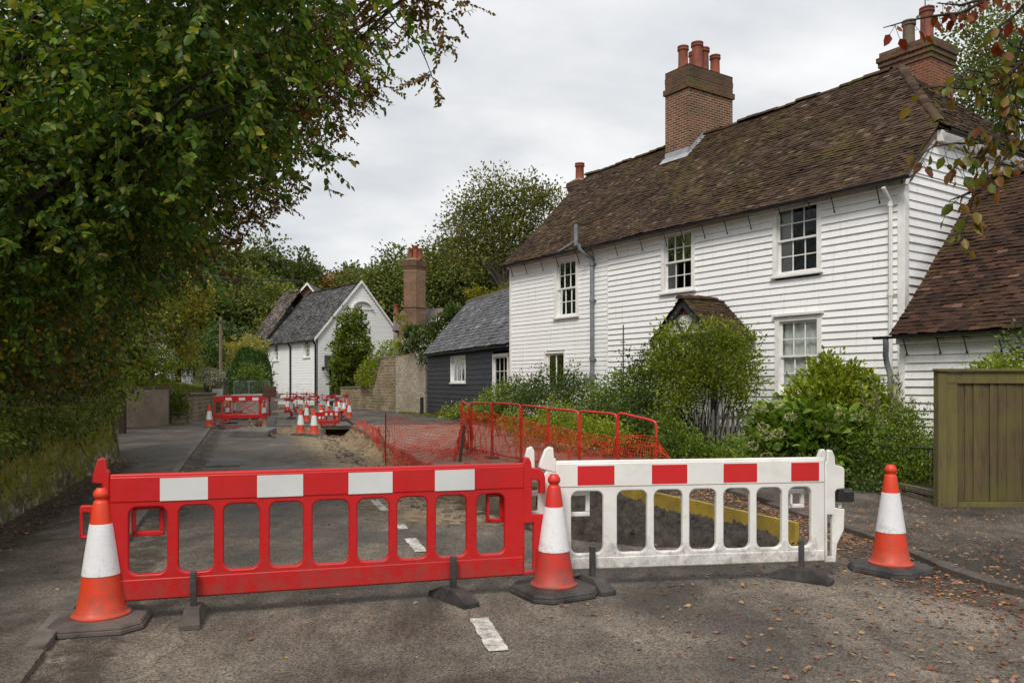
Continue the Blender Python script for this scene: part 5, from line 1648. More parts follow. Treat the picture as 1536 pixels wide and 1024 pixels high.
pA, pB = P(601, HY, 43), P(645, HY, 41)
wallrun('pier', 'tall pale flint wall between the stone garden wall and the dark outbuilding', [pA, pB], [(3.05, 3.2)], .6, MAT['flint'], None, .03)
q0, q1, q2, q3 = P(516, HY, 52), P(567, HY, 47), P(576, HY, 46), P(602, HY, 44.5)
wallrun('garden_wall', 'weathered stone garden wall stepping up towards the flint wall', [q0, q1, q2, q3], [(1.32, 1.4), (1.45, 3.0), (3.05, 3.1)], .45, MAT['brick_old'], MAT['mortar'], .03)

# ================================================================== far white cottage and the roofs behind it
K0 = Vector((-14.13, 58, 0)); UK = Vector((-.6, .8, 0)); GK = Vector((.8, .6, 0))
KH = lambda u, s, z: K0 + UK * u + GK * s + Z * z
cot = thing('cottage', 'far white boarded cottage with a grey tiled roof and arched gable vent', 'cottage', KH(5, 3.4, 0))
def kt(px):
    k = (px - CX) / F; return (k * K0.y - K0.x) / (UK.x - k * UK.y)
def kz(px, py): return CH - (py - HY) / F * (K0.y + UK.y * kt(px))
LK, SK, ZK, ZKR = 10.4, 3.48, 5.0, 9.15
kw = []
for xa, xb, ya, yb, c, r in ((455, 466, 509, 536, 3, 4), (410, 418.5, 515, 541, 3, 4)):
    kw.append((kt(xb), kt(xa), kz((xa + xb) / 2, yb), kz((xa + xb) / 2, ya), c, r))
m = MB()
boards(m, K0, UK, -GK, 0, ZK, .2, lambda z: (.05, LK), [(a + .03, b - .03, c + .02, d - .04) for a, b, c, d, *_ in kw], 51, .018)
boards(m, K0, GK, -UK, 0, ZK, .2, lambda z: (.05, 2 * SK), (), 52, .016)
ks = (ZKR - ZK) / SK
boards(m, K0, GK, -UK, ZK, ZKR - .1, .2, lambda z: ((z - ZK) / ks, 2 * SK - (z - ZK) / ks), (), 53, .016)
m.face([KH(0.03, 0, ZK), KH(.03, 2 * SK, ZK), KH(.03, SK, ZKR)])
m.face([KH(LK, 0, 0), KH(LK, 2 * SK, 0), KH(LK, 2 * SK, ZK), KH(LK, SK, ZKR), KH(LK, 0, ZK)]); m.face([KH(0, 2 * SK, 0), KH(LK, 2 * SK, 0), KH(LK, 2 * SK, ZK), KH(0, 2 * SK, ZK)])
m.build('wall', MAT['whitefar'], cot, uv=False, fix=False)
for a, b, c, d, e, f in kw: window(cot, K0, UK, -GK, a, b, c, d, e, f, .08, True, None)
ka = math.atan(ks); kl = (SK + .25) / math.cos(ka); VK = GK * math.cos(ka) + Z * math.sin(ka)
rf = tiles('roof', KH(0, -.25, ZK - .25 * ks + .1), UK, VK, int(kl / .19), .19, .3, lambda v: (-.1, LK + .1), MAT['slate_far'], cot, .035, .05, .012, 55)
m = MB(); m.face([KH(-.12, -.25, ZK - .27), KH(LK, -.25, ZK - .27), KH(LK, SK, ZKR + .06), KH(-.12, SK, ZKR + .06)]); m.face([KH(-.12, 2 * SK + .25, ZK - .2), KH(LK, 2 * SK + .25, ZK - .2), KH(LK, SK, ZKR + .08), KH(-.12, SK, ZKR + .08)])
m.build('roof_deck', MAT['slate_far'], rf, uv=False, fix=False)
ridge_caps('ridge_tiles', KH(-.1, SK, ZKR + .12), KH(LK, SK, ZKR + .12), MAT['tile_red'], rf, .13, .4, 5, .03)
m = MB()
for sg, s0 in ((1, -.25), (-1, 2 * SK + .25)):
    a = KH(-.16, s0, ZK - .25 * ks - .02); b = KH(-.16, SK, ZKR + .0); m.obox(a, b - a, UK * .06, Z * .22)
m.build('barge_board', MAT['trim'], cot, uv=False)
# blind arch in the gable
m = MB(); cs, cz = kt(0), 7.0
sc_ = lambda px: ((px - CX) / F * K0.y - K0.x) / (GK.x - (px - CX) / F * GK.y)
sa, sb = sc_(529.5), sc_(556); zc_ = CH - (463 - HY) / F * 60; n = 14; vs = []
for i in range(n + 1):
    w = math.pi * i / n; c_, s_ = math.cos(w), math.sin(w); r = (sb - sa) / 2
    for rr_, off in ((r + .12, -.03), (r + .12, -.2), (r, -.2), (r, -.03)):
        vs.append(KH(off, (sa + sb) / 2 - c_ * rr_, zc_ + s_ * rr_ * .72))
m.raw(vs, [(i * 4 + e, i * 4 + (e + 1) % 4, i * 4 + 4 + (e + 1) % 4, i * 4 + 4 + e) for i in range(n) for e in range(4)])
m.obox(KH(-.07, sa - .1, zc_ - .06), GK * (sb - sa + .2), UK * .04, Z * .06)
m.face([KH(-.05, (sa + sb) / 2 - math.cos(math.pi * i / 14) * (sb - sa) / 2, zc_ + math.sin(math.pi * i / 14) * (sb - sa) / 2 * .72) for i in range(15)])
m.build('arched_vent', MAT['trim'], cot, uv=False)
gutter(cot, [KH(-.1, -.33, ZK - .2), KH(LK + .1, -.33, ZK - .2)], .08, MAT['black'], -GK)
for px in (477, 437, 402):
    u = max(.1, kt(px)); m = MB(); m.tube([KH(u, -.3, ZK - .25), KH(u, -.08, ZK - .6), KH(u, -.08, 0)], .075, 8); m.build('downpipe', MAT['black'], cot, True, uv=False)
m = MB(); m.obox(KH(-.06, .95, 0), GK * 1.3, UK * .1, Z * 2.6); m.build('door', MAT['black_board'], cot, uv=False)
m = MB(); n = 8; vs = []
for i in range(n + 1):
    w = math.pi / 2 * i / n
    vs += [KH(-.05 - math.cos(w) * .95, .55, 2.75 + math.sin(w) * .95), KH(-.05 - math.cos(w) * .95, 2.6, 2.75 + math.sin(w) * .95)]
m.raw(vs, [(2 * i, 2 * i + 1, 2 * i + 3, 2 * i + 2) for i in range(n)])
m.face([KH(-.05, .55, 2.75)] + [vs[2 * i] for i in range(n + 1)]); m.face([KH(-.05, 2.6, 2.75)] + [vs[2 * i + 1] for i in range(n + 1)])
m.build('awning', MAT['black'], cot, uv=False, fix=False)
m = MB(); p = KH(-.3, .35, 2.75); m.tube([KH(0, .35, 2.75), p], .03, 5); m.tube([p - Z * .16, p + Z * .1], .1, 8); m.build('wall_lamp', MAT['black'], cot, uv=False)
# cottage adjoining on the left
c2 = thing('cottage', 'lichened brown roofed cottage joined to the far white one', 'cottage', KH(LK + 2.5, 3.4, 0))
m = MB(); boards(m, KH(LK + .05, -.6, 0), UK, -GK, 0, 4.4, .2, lambda z: (0, 3.2), (), 61, .03)
m.face([KH(LK + 3.2, -.6, 0), KH(LK + 3.2, 6.5, 0), KH(LK + 3.2, 6.5, 4.4), KH(LK + 3.2, 2.7, 9.3), KH(LK + 3.2, -.6, 4.4)]); pass
m.build('wall', MAT['whitefar'], c2, uv=False, fix=False)
s2 = (9.35 - 4.4) / 3.5; a2 = math.atan(s2)
rf = tiles('roof', KH(LK - .1, -.9, 4.3), UK, GK * math.cos(a2) + Z * math.sin(a2), int(3.7 / math.cos(a2) / .2), .2, .3, lambda v: (-.35 + .0 * v, 3.5), MAT['slate_brown'], c2, .05, .08, .02, 62)
m = MB(); m.face([KH(LK - .1, -.9, 4.2), KH(LK + 3.4, -.9, 4.2), KH(LK + 3.4, 2.8, 9.45), KH(LK - .1, 2.8, 9.45)]); m.face([KH(LK - .1, 6.7, 4.2), KH(LK + 3.4, 6.7, 4.2), KH(LK + 3.4, 2.8, 9.45), KH(LK - .1, 2.8, 9.45)]); m.build('roof_deck', MAT['slate_brown'], rf, uv=False, fix=False)
ridge_caps('ridge_tiles', KH(LK - .2, 2.8, 9.5), KH(LK + 3.4, 2.8, 9.5), MAT['tile_red'], rf, .13, .4, 15)
# brick gable behind
r0 = P(460, 440, 74); c3 = thing('brick_house', 'red brick gable end rising behind the far cottage ridge', 'house', Vector((r0.x, r0.y, 0)))
m = MB(); e0, e1_ = P(446, 446, 74), P(476, 446, 74); ap_ = P(462, 427, 74)
m.prism([Vector((e0.x, 74, 0)), Vector((e1_.x, 74, 0)), e1_, ap_, e0], (0, 8, 0)); m.build('wall', MAT['brick_red'], c3)
m = MB()
for e, sg in ((e0, -1), (e1_, 1)):
    o = e + Vector((sg * .25, -.3, -.22)); m.obox(o, ap_ + Vector((0, -.3, .02)) - o, (0, 8.4, 0), Z * .14)
m.build('roof', MAT['slate_brown'], c3, uv=False)
m = MB()
for e, sg in ((e0, -1), (e1_, 1)):
    o = e + Vector((sg * .27, -.36, -.28)); m.obox(o, ap_ + Vector((0, -.36, -.04)) - o, (0, .05, 0), Z * .22)
m.build('barge_board', MAT['trim'], c3, uv=False)
chimney(c3, P(438, 440, 76), Vector((1, 0, 0)), Vector((0, 1, 0)), 1.6, 1.0, 6, ztop(440, 436, 76), MAT['brick_red'], [], .3)
# house with the tall chimney, mostly hidden by the climber
ch = thing('cottage', 'low old cottage roof under the tall brick chimney behind the garden wall', 'cottage', P(618, HY, 50) - Z * CH)
m = MB(); e = P(596, 494, 51); f_ = P(660, 494, 49); m.obox(Vector((e.x, e.y, 0)), Vector((f_.x - e.x, f_.y - e.y, 0)), (0, 4, 0), Z * e.z); m.build('wall', MAT['flint'], ch)
m = MB(); rdg = P(602, 466, 53); d_ = Vector((f_.x - e.x, f_.y - e.y, 0)); m.raw([e + Vector((-.3, -.3, -.1)), e + d_ + Vector((.3, -.3, -.1)), rdg + d_, rdg, e + Vector((-.3, 4.3, -.1)), e + d_ + Vector((.3, 4.3, -.1))], [(0, 1, 2, 3), (4, 5, 2, 3), (0, 3, 4), (1, 2, 5)])
m.build('roof', MAT['slate_brown'], ch, uv=False)
ccn = P(624, HY, 49.2); zt = ztop(620, 392, 50)
cc_ = chimney(ch, (ccn.x, ccn.y), Vector((-.75, .1, 0)).normalized(), Vector((.5, .5, 0)).normalized(), .78, .75, 2.5, zt, MAT['brick'], [(.75, .4, .68, .14), (.42, .45, .85, .15), (.15, .6, .7, .14)], .55, over=.07, capseg=4)
m = MB(); aa, bb_ = Vector((-.75, .1, 0)).normalized(), Vector((.5, .5, 0)).normalized(); o = Vector((ccn.x, ccn.y, 0))
for z, ov_, h in ((2.5, .16, 2.6), (5.1, .1, .15), (6.3, .05, .12)): m.obox(o - aa * ov_ - bb_ * ov_ + Z * z, aa * (.78 + 2 * ov_), bb_ * (.75 + 2 * ov_), Z * h)
m.build('shoulder', MAT['brick'], cc_)
chimney(ch, P(590, HY, 53), Vector((1, 0, 0)), Vector((0, 1, 0)), .3, .3, 3.5, ztop(590, 470, 53), MAT['flint'], [(.5, .5, .6, .16)], .15)
# pale house glimpsed through the trees on the left
gh = thing('white_house', 'pale house glimpsed through the trees beyond the left wall', 'house', P(240, HY, 60) - Z * CH)
m = MB(); a, b = P(236, 560, 60), P(249, 512, 60); m.obox(Vector((a.x - .3, 60, 0)), (b.x - a.x + .3, 0, 0), (0, 5, 0), Z * (b.z)); m.build('wall', MAT['whitefar'], gh, uv=False)
m = MB(); m.prism([Vector((a.x - .6, 59.7, b.z)), Vector((b.x + .3, 59.7, b.z)), Vector((b.x - .2, 59.7, b.z + .9)), Vector((a.x - .1, 59.7, b.z + .9))], (0, 5.6, 0)); m.build('roof', MAT['slate_far'], gh, uv=False)

# ================================================================== left walls, posts, poles
m0 = []
ny, nzv = 150, 22
for j in range(ny + 1):
    y = lerp(-4, 16.6, j / ny)
    for i in range(nzv + 1):
        z = -.1 + 1.5 * i / nzv
        t = i / nzv
        x = pw(T_wall, y) - .16 * t - (.35 * max(0, t - .86) / .14 if t > .86 else 0)
        if y > 15.8: x -= .5 * ((y - 15.8) / .8) ** 2
        top = 1.27 if y < 12 else lerp(1.27, 1.15, (y - 12) / 4.6)
        z *= top / 1.4
        x += .07 * nz(y, z, 0, 1.6) + .055 * nz(y, z, 3, 4.5) + .025 * nz(y, z, 5, 12)
        m0.append((x, y, z + .03 * nz(y, 7, 0, 2.0) * t))
m = MB(); m.raw(m0, [(j * (nzv + 1) + i, (j + 1) * (nzv + 1) + i, (j + 1) * (nzv + 1) + i + 1, j * (nzv + 1) + i + 1) for j in range(ny) for i in range(nzv)])
e = ny * (nzv + 1); m.face([Vector(m0[e + i]) for i in range(nzv + 1)] + [Vector((-10, 17.3, 1.2)), Vector((-10, 17.3, -.1))])
mw = thing('stone_wall', 'mossy stone retaining wall below the dark hedge on the left', 'wall', (-5.4, 8.4, 0))
m.build('masonry', MAT['moss'], mw, True, uv=False, fix=False)
pos, tip = [], []
for i in range(9000):
    y = random.uniform(2, 16.6); t = random.random() ** .7
    if nz(y, t * 2, 4, 1.3) + t * .5 < .02: continue
    x = pw(T_wall, y) - .16 * t + .02 + .07 * nz(y, t * 1.25, 0, 1.6) + .055 * nz(y, t * 1.25, 3, 4.5)
    pos.append((x, y, t * 1.25)); tip.append((.9, -.15, random.uniform(-.9, .5)))
leaves('moss', np.array(pos), np.array(tip) + RNG.normal(size=(len(pos), 3)) * .4, .028, MAT['mossleaf'], mw)
wallrun('rendered_wall', 'sand coloured rendered wall with a dark coping on the left', [P(188, HY, 28.6), P(249, HY, 30.4)], [(1.40, 1.43)], .25, MAT['render'], simple('dark_coping', (.16, .08, .06), (.1, .07, .055), 3, .85))
wallrun('brick_wall', 'old brown brick garden wall beyond the rendered one', [P(254, HY, 31.2), P(276, HY, 31.6), P(318, HY, 38.5), P(322, HY, 44)], [(1.1, 1.15), (1.15, 1.10), (1.1, 1.0)], .35, MAT['brick_old'], MAT['mortar'], .03)
m = MB(); p = P(250, HY, 30.6); m.box((p.x, p.y, .75), (.2, .2, 1.6)); tag(m.build('gate_post', MAT['bark_pale'], bevel=.02, uv=False), 'square timber post at the end of the rendered wall', 'post')
m = MB(); p = G(184, 652); m.box((p.x, p.y, .62), (.17, .17, 1.3)); m.box((p.x, p.y, 1.28), (.2, .2, .05)); m.box((p.x, p.y, .5), (.18, .18, .03)); tag(m.build('gate_post', simple('brown_post', (.05, .028, .022), (.03, .02, .018), 5, .7), bevel=.008, uv=False), 'dark brown post at the end of the mossy wall', 'post')
wallrun('gate_pier', 'low stone pier with white notices beneath the white flowers', [P(318, HY, 39), P(333, HY, 39)], [(1.75, 1.75)], .4, MAT['brick_old'], MAT['mortar'])
for px in (322, 330):
    m = MB(); a = P(px, 589, 38.6); m.obox(a - Vector((.12, 0, .22)), (.24, 0, 0), (0, .03, 0), Z * .42); tag(m.build('notice', MAT['trim'], uv=False), 'small white notice on the stone pier, %s one' % ('left' if px == 322 else 'right'), 'notice', 'white notices on the pier')


def polething(label, px, Y, ytop, r=.11, arm=0):
    p = P(px, HY, Y); z = ztop(px, ytop, Y); root = thing('utility_pole', label, 'pole', (p.x, p.y, 0), group=None)
    m = MB(); m.tube([(p.x, p.y, -.2), (p.x, p.y, z)], [r, r * .8], 8); m.build('shaft', MAT['pole'], root, True, uv=False)
    m = MB(); m.box((p.x, p.y - .1, z - .25), (.5 if arm else .12, .12, .12)); m.build('insulator', MAT['grey_sheet'], root, uv=False)
    return Vector((p.x, p.y, z))
u1 = polething('pale wooden utility pole standing beside the white flowers', 331, 44, 475, .10)
u2 = polething('thin far pole with a short crossarm above the clipped yew', 377, 62, 500, .08, 1)
def wire(label, a, b, sag, r=.012):
    m = MB(); m.tube([a.lerp(b, i / 12) - Z * sag * 4 * (i / 12) * (1 - i / 12) for i in range(13)], r, 4); tag(m.build('wire', MAT['black'], uv=False), label, 'cable')
wire('drooping cable between the two wooden poles', u1 - Z * .2, u2 - Z * .1, .3, .02)
wire('thick overhead cable crossing to the brick gable', P(240, 405, 62), P(452, 421, 72), .25, .06)

# ================================================================== right fence, edging, railings, picket fence
Yf = 10.05; X0, X1 = (1407 - CX) / F * Yf, 9.6; zt = 1.775
fe = thing('fence', 'mossy wooden board fence on the right with a flat capping rail', 'fence', (X0, Yf, 0))
bxx = lambda m, x0, x1, y0, y1, z0, z1: m.obox((x0, y0, z0), (x1 - x0, 0, 0), (0, y1 - y0, 0), (0, 0, z1 - z0))
m = MB(); bxx(m, X0, X0 + .11, Yf - .01, Yf + .11, -.1, zt - .035); m.build('post', MAT['fence'], fe, bevel=.006, uv=False)
m = MB(); bxx(m, X0 + .115, X0 + .245, Yf, Yf + .045, 0, zt - .19); m.build('stile', MAT['fence'], fe, bevel=.004, uv=False)
m = MB(); bxx(m, X0 + .115, X1, Yf - .002, Yf + .045, zt - .185, zt - .037); m.build('top_rail', MAT['fence'], fe, bevel=.004, uv=False)
m = MB(); bxx(m, X0 - .02, X1, Yf - .04, Yf + .10, zt - .033, zt); m.build('capping', MAT['fence'], fe, bevel=.006, uv=False)
m = MB(); bxx(m, X0 + .25, X1, Yf, Yf + .04, .0, .10); m.build('gravel_board', MAT['fence'], fe, bevel=.004, uv=False)
m = MB(); x = X0 + .25
while x < X1:
    w_ = random.uniform(.098, .118); j = random.uniform(0, .014)
    m.obox((x, Yf + .016 + j, .103), (w_, .012, 0), (0, .018, 0), (0, 0, zt - .287)); x += w_ - .004
m.obox((X0 + .12, Yf + .046, .0), (X1 - X0 - .12, 0, 0), (0, .01, 0), (0, 0, zt - .05)); m.build('board', MAT['fence_board'], fe, bevel=.003, uv=False)
ed = thing('edging', 'low row of mossy bricks edging the garden beside the fence', 'edging', (5.4, 10.6, 0)); m = MB()
pl = [Vector((5.47, 10.1, 0)), Vector((5.41, 11.1, 0)), Vector((4.7, 12.9, 0))]
for a, b in zip(pl, pl[1:]):
    L = (b - a).length; d = (b - a).normalized(); s = Vector((d.y, -d.x, 0)); n = int(L / .22)
    for i in range(n):
        for k in range(2):
            m.obox(a + d * (L * (i + .5 * k) / n) + Z * (.03 + .085 * k + random.uniform(-.008, .008)) + s * random.uniform(-.01, .01), d * (L / n - .012), s * .11, Z * .08)
m.build('brick', MAT['brick_edge'], ed, bevel=.01)
rl = thing('railing', 'low black iron railing behind the green border plants', 'railing', (5.3, 11.9, 0)); m = MB()
a, b = P(1318, 669, 12.0), P(1412, 673, 11.2)
m.tube([a, b], .014, 5); m.tube([a - Z * .5, b - Z * .5], .012, 5)
for i in range(16):
    p = a.lerp(b, i / 15); m.tube([Vector((p.x, p.y, .05)), p + Z * .0], .009, 5)
m.build('bars', MAT['black'], rl, uv=False)
pf = thing('picket_fence', 'white picket fence half hidden by the tall shrub', 'fence', P(1100, HY, 17.3) - Z * CH)
a, b = P(1040, 614, 17.9), P(1160, 612, 16.4); u = (b - a); L = u.length; u.normalize(); s = Vector((u.y, -u.x, 0))
m = MB(); n = int(L / .125)
for i in range(n):
    p = a + u * (i * .125); zt = p.z + random.uniform(-.02, .02); w_ = .07
    m.prism([p - Z * .8, p + u * w_ - Z * .8, p + u * w_ - Z * .06, p + u * w_ * .5 + Z * .0, p - Z * .06], s * .018)
m.build('pale', MAT['trim'], pf, uv=False)
m = MB()
for dz in (.22, .62): m.obox(a - Z * dz - s * .03, u * L, s * .028, Z * .07)
m.build('rail', MAT['trim'], pf, uv=False)
m = MB(); p = P(935, 487, 19.3); m.tube([(p.x, p.y, .5), p], [.02, .016], 5); m.tube([p - Z * .42 - Vector((.07, 0, 0)), p - Z * .42 + Vector((.05, 0, 0))], .012, 4)
tag(m.build('garden_post', MAT['bark_pale'], uv=False), 'thin weathered garden pole standing in front of the white boards', 'post')

# ================================================================== trees on the left bank
def near_tree(name, label, base, blobs, m, per, length, leaf, mat, tr, limbs=22, extra=None):
    base = Vector(base); root = thing(name, label, 'tree', base)
    tw = MB()
    _, cc = sprays('crown', blobs, m, per, length, leaf, mat, root, .12, .45, 'leaf', tw, rough=1.0)
    tw.build('twigs', MAT['bark'], root, uv=False, fix=False)
    mb = MB(); top = Vector(np.mean([b[0] for b in blobs], axis=0)); fk = base.lerp(top, .35); fk.x = lerp(base.x, top.x, .12)
    limb(mb, base - Z * .3, fk, tr, tr * .8, .06, 10)
    for i in range(limbs):
        e = Vector(cc[(i * 41) % len(cc)])
        p = limb(mb, fk, e, tr * random.uniform(.25, .45), .012, .12, 6, 8, .02)
        for _ in range(2):
            q = p[random.randint(3, 7)]; e2 = Vector(cc[random.randrange(len(cc))])
            if (e2 - q).length < 1.8: limb(mb, q, e2, tr * .09, .006, .15, 4, 5)
    mb.build('trunk', MAT['bark'], root, True, uv=False)
    return root


near_tree('lime_tree', 'big broad leaved green tree overhanging the left path', (-7.4, 10.2, 1.4),
          [pb(60, 120, 8, 1.5), pb(190, 60, 7, 1.2), pb(310, 50, 7.2, 1.05), pb(365, 75, 8, .9), pb(120, 250, 8, 1.25), pb(240, 225, 7.6, .9), pb(310, 185, 8, .85), pb(375, 140, 8.6, .5), pb(440, 5, 8.6, .65),
           pb(60, 370, 8.5, .95), pb(160, 345, 8.8, .9), pb(230, 315, 9, .5), pb(-120, 250, 8, 1.5), pb(100, -160, 7.5, 1.8), pb(350, -160, 7.5, 1.6), pb(0, 20, 9.5, 1.6), pb(250, 120, 9.5, 1.6), pb(120, 380, 10, 1.2), pb(400, -30, 9, 1.3), pb(-60, 420, 8.5, .9)],
          3000, 17, .48, .078, MAT['lime'], .26, 26)
near_tree('beech_tree', 'rusty small leaved tree edge hanging towards the sky over the road', (-8.6, 13.6, 1.6),
          [pb(440, 120, 12.5, 1.1), pb(515, 130, 11.6, .42), pb(525, 60, 11.6, .6), pb(475, 180, 12.4, .5), pb(400, 225, 13, .75), pb(340, 275, 13.5, .85), pb(265, 335, 14, .7), pb(405, 275, 13, .4), pb(250, 310, 14, 1.0), pb(350, 330, 14, .4), pb(320, 365, 14.5, .3), pb(300, 395, 15, .25), pb(385, 325, 13.5, .25), pb(460, 10, 12.2, 1.0), pb(220, 330, 13, 1.3), pb(210, 400, 14.5, .6),
           pb(300, 200, 12.5, 1.6), pb(120, 200, 13, 2.0), pb(400, 60, 12.5, 1.6)],
          3200, 17, .42, .06, MAT['rust'], .2, 24)
near_tree('ash_tree', 'thin drooping leafy spray hanging alone against the sky over the road', (-9.3, 16.4, 1.6),
          [pb(600, -60, 11, .7), pb(640, -40, 11, .5), pb(645, 30, 11, .26), pb(668, 75, 11, .2), pb(690, 15, 11, .22), pb(655, 110, 11, .16), pb(620, 10, 11, .3)],
          150, 16, .45, .07, MAT['rust'], .15, 12)
hb = 'trees crowding the left bank'
tree('bank_tree', 'dark bank tree nearest the camera behind the mossy wall', (-8.0, 9.0, 1.6), [pb(40, 480, 9.5, 1.0), pb(-60, 430, 9, 1.2), pb(120, 500, 11, .9), pb(60, 400, 11, 1.3)], 7000, .075, MAT['hedge'], None, .13, 24, .25, 14, hb)
tree('bank_tree', 'dark spreading bank tree with bare forked stems above the wall end', (-8.9, 13.5, 1.5), [pb(160, 430, 14.5, 1.0), pb(110, 470, 13.5, 1.0), pb(80, 420, 14.5, 1.5), pb(195, 395, 15.5, .9), pb(140, 360, 15, 1.5)], 10000, .08, MAT['hedge'], None, .16, 24, .3, 18, hb, twigs=2)
tree('bank_tree', 'light green bank tree leaning over the driveway at the wall end', (-9.9, 17.8, 1.0), [pb(195, 470, 18, .95), pb(165, 540, 17.2, .7), pb(215, 430, 19, .9), pb(180, 585, 17.2, .35), pb(130, 520, 17, 1.0), pb(160, 600, 17, .3), pb(235, 395, 19, .8)], 9000, .085, MAT['shrub_light'], None, .15, 22, .28, 16, hb, twigs=1)
tree('bank_tree', 'tall dark tree filling the gap behind the left bank trees', (-14.5, 17, 3), [pb(20, 330, 19, 3.6), pb(120, 250, 20, 3.2), pb(170, 330, 22, 1.9), pb(-150, 200, 18, 4), pb(190, 290, 27, 2.8), pb(120, 260, 27, 4), pb(130, 420, 26, 2.4), pb(190, 110, 27, 4.2), pb(60, 60, 26, 4.5), pb(280, 200, 28, 2.6), ((-17, 29, 8), (4, 4, 4)), ((-20.5, 26, 9), (4, 4, 4)), ((-18, 33, 10), (4, 4, 4)), ((-22, 31, 6), (4, 4, 4))], 42000, .13, MAT['hill_dark'], None, .3, 26, .5, 14, hb)  # hidden rear clumps added to keep bright sky out of the window reflections
tree('reflection_screen_tree', 'dense dark evergreen added behind the rendered wall to darken window reflections, mostly hidden by nearer trees', (-16, 30, 2), [((-15.6, 29.5, 6.5), (2.2, 2.2, 2.4)), ((-18, 31, 8), (3, 3, 3)), ((-16.4, 30, 4.2), (2, 2, 2)), ((-13.8, 28, 8.8), (1.6, 1.6, 1.8)), ((-21, 29, 8), (3, 3, 4)), ((-13.6, 24.3, 7.6), (1.9, 1.9, 2)), ((-16.5, 25, 8.4), (2.5, 2.5, 2.5)), ((-19.5, 25.6, 9), (2.5, 2.5, 2.5))], 26000, .26, MAT['hill_dark'], None, .25, 22, .4, 8)  # added tree, blocks the sky that the upper house windows would mirror
hedge = thing('hedge', 'dark tangled hedge along the top of the mossy wall', 'hedge', (-6.3, 9, 1.2))
bl = [((pw(T_wall, y) - .55 + random.uniform(-.1, .1), y, 1.85 + random.uniform(-.1, .2)), (.45, .7, random.uniform(.42, .55))) for y in np.arange(1.5, 16.4, .75)]
crown('foliage', bl, 22000, .058, MAT['hedge'], hedge, 20, .15, 'leaf', .1, .4)
m = MB()
for i in range(60):
    y = random.uniform(4, 16); x = pw(T_wall, y)
    m.tube([(x - .6, y, 1.2), (x - .3, y + .1, 1.9), (x + random.uniform(-.1, .15), y + random.uniform(-.3, .3), random.uniform(1.2, 2.3))], [.012, .009, .004], 4)
m.build('sprays', MAT['bark'], hedge, uv=False)
iv = [((pw(T_wall, y) - .06, y, random.uniform(.95, 1.3)), (.15, random.uniform(.2, .5), random.uniform(.12, .42))) for y in np.arange(4.5, 16, .5)]
o, _ = crown('ivy', iv, 6500, .05, MAT['ivy'], None, 16, .1, 'leaf', .7, .5); tag(o, 'ivy and weeds trailing over the top of the mossy wall', 'ivy')

# ================================================================== far left garden
tree('maple_tree', 'yellow green maple with orange leaves beyond the rendered wall', P(268, HY, 36) + Z * .3, [pb(272, 490, 36, 1.1), pb(285, 455, 36, .9), pb(265, 520, 36, .8), pb(250, 455, 37, 1.2), pb(300, 440, 36, .5), pb(282, 530, 35, .5)], 5200, .13, MAT['yellow_leaf'], None, .12, 20, .28, 12, None, cat='tree')
bush('laurel', 'loose green shrub spilling over the rendered wall', P(215, 560, 30.2), [pb(215, 555, 30.5, .7, 1.6), pb(240, 545, 30.8, .6), pb(195, 562, 30, .5), pb(255, 560, 31.4, .45), pb(225, 530, 31, .5)], 4200, .10, MAT['rhodo'])
bush('yew_hedge', 'dark evergreen hedge mass behind the yellow maple', P(295, 575, 47), [pb(300, 520, 47, 1.3), pb(275, 530, 47, 1.2), pb(318, 535, 47, 1.0)], 5000, .13, MAT['yew'], 'hedge')
bush('shrub', 'small round green bush on the left lawn', P(285, 560, 38), [pb(283, 548, 38, .5), pb(276, 552, 38, .4)], 1200, .09, MAT['shrub'])
bush('pale_shrub', 'large pale feathery shrub behind the wooden utility pole', P(345, 575, 50), [pb(345, 530, 50, 1.1), pb(325, 540, 50, .8), pb(375, 520, 51, 1.0), pb(362, 540, 50, .9), pb(390, 525, 52, .7)], 5200, .12, MAT['pale'], up=.6, droop=0)
r_ = bush('white_flowering_plant', 'mound of white flowers on the low stone pier', P(321, 580, 38.7), [pb(321, 566, 38.6, .5, 1.1, .8, .7), pb(312, 560, 38.6, .3)], 1300, .07, MAT['olive'], 'plant')
crown('blossoms', [pb(321, 564, 38.4, .5, 1.1, .8, .75), pb(312, 560, 38.4, .3)], 700, .055, MAT['flower'], r_, 8, .1, 'dia', .2, .3)
bush('ivy', 'ivy hanging over the brown brick garden wall', P(266, 590, 31), [pb(265, 598, 31, .3, 1, 1, 1.3), pb(270, 612, 31, .25)], 900, .09, MAT['ivy'], 'ivy', stems=0)
# clipped yews
def topiary(label, px, Y, yt, yb, w):
    b = P(px, yb, Y); t = P(px, yt, Y); h = t.z - b.z; n = 5200
    root = thing('clipped_yew', label, 'topiary', (b.x, b.y, 0))
    a = RNG.uniform(0, 2 * np.pi, n); s = RNG.uniform(0, 1, n) ** .8
    R_ = w * np.sqrt(np.clip(1 - s ** 2.0, 0, 1)) * .98 + .02
    pos = np.stack([b.x + R_ * np.cos(a), b.y + R_ * np.sin(a), b.z + s * h], 1) + RNG.normal(size=(n, 3)) * .02
    tip = np.stack([np.cos(a), np.sin(a), s * 1.2], 1) + RNG.normal(size=(n, 3)) * .6
    leaves('foliage', pos, tip, .11, MAT['yew'], root)
    m = MB(); m.lathe([(w * .93 * math.sqrt(max(0, 1 - q * q)) + .01, b.z + h * q * .97 - .4 * (q == 0)) for q in (0, .2, .4, .6, .75, .88, .96, 1)], 14, (b.x, b.y, 0)); m.build('core', MAT['yew'], root, True, uv=False)
topiary('tall clipped cone of dark yew beside the far cottage', 370, 46, 522, 592, .95)
topiary('shorter clipped yew tucked behind the tall one', 388, 49, 527, 580, .75)
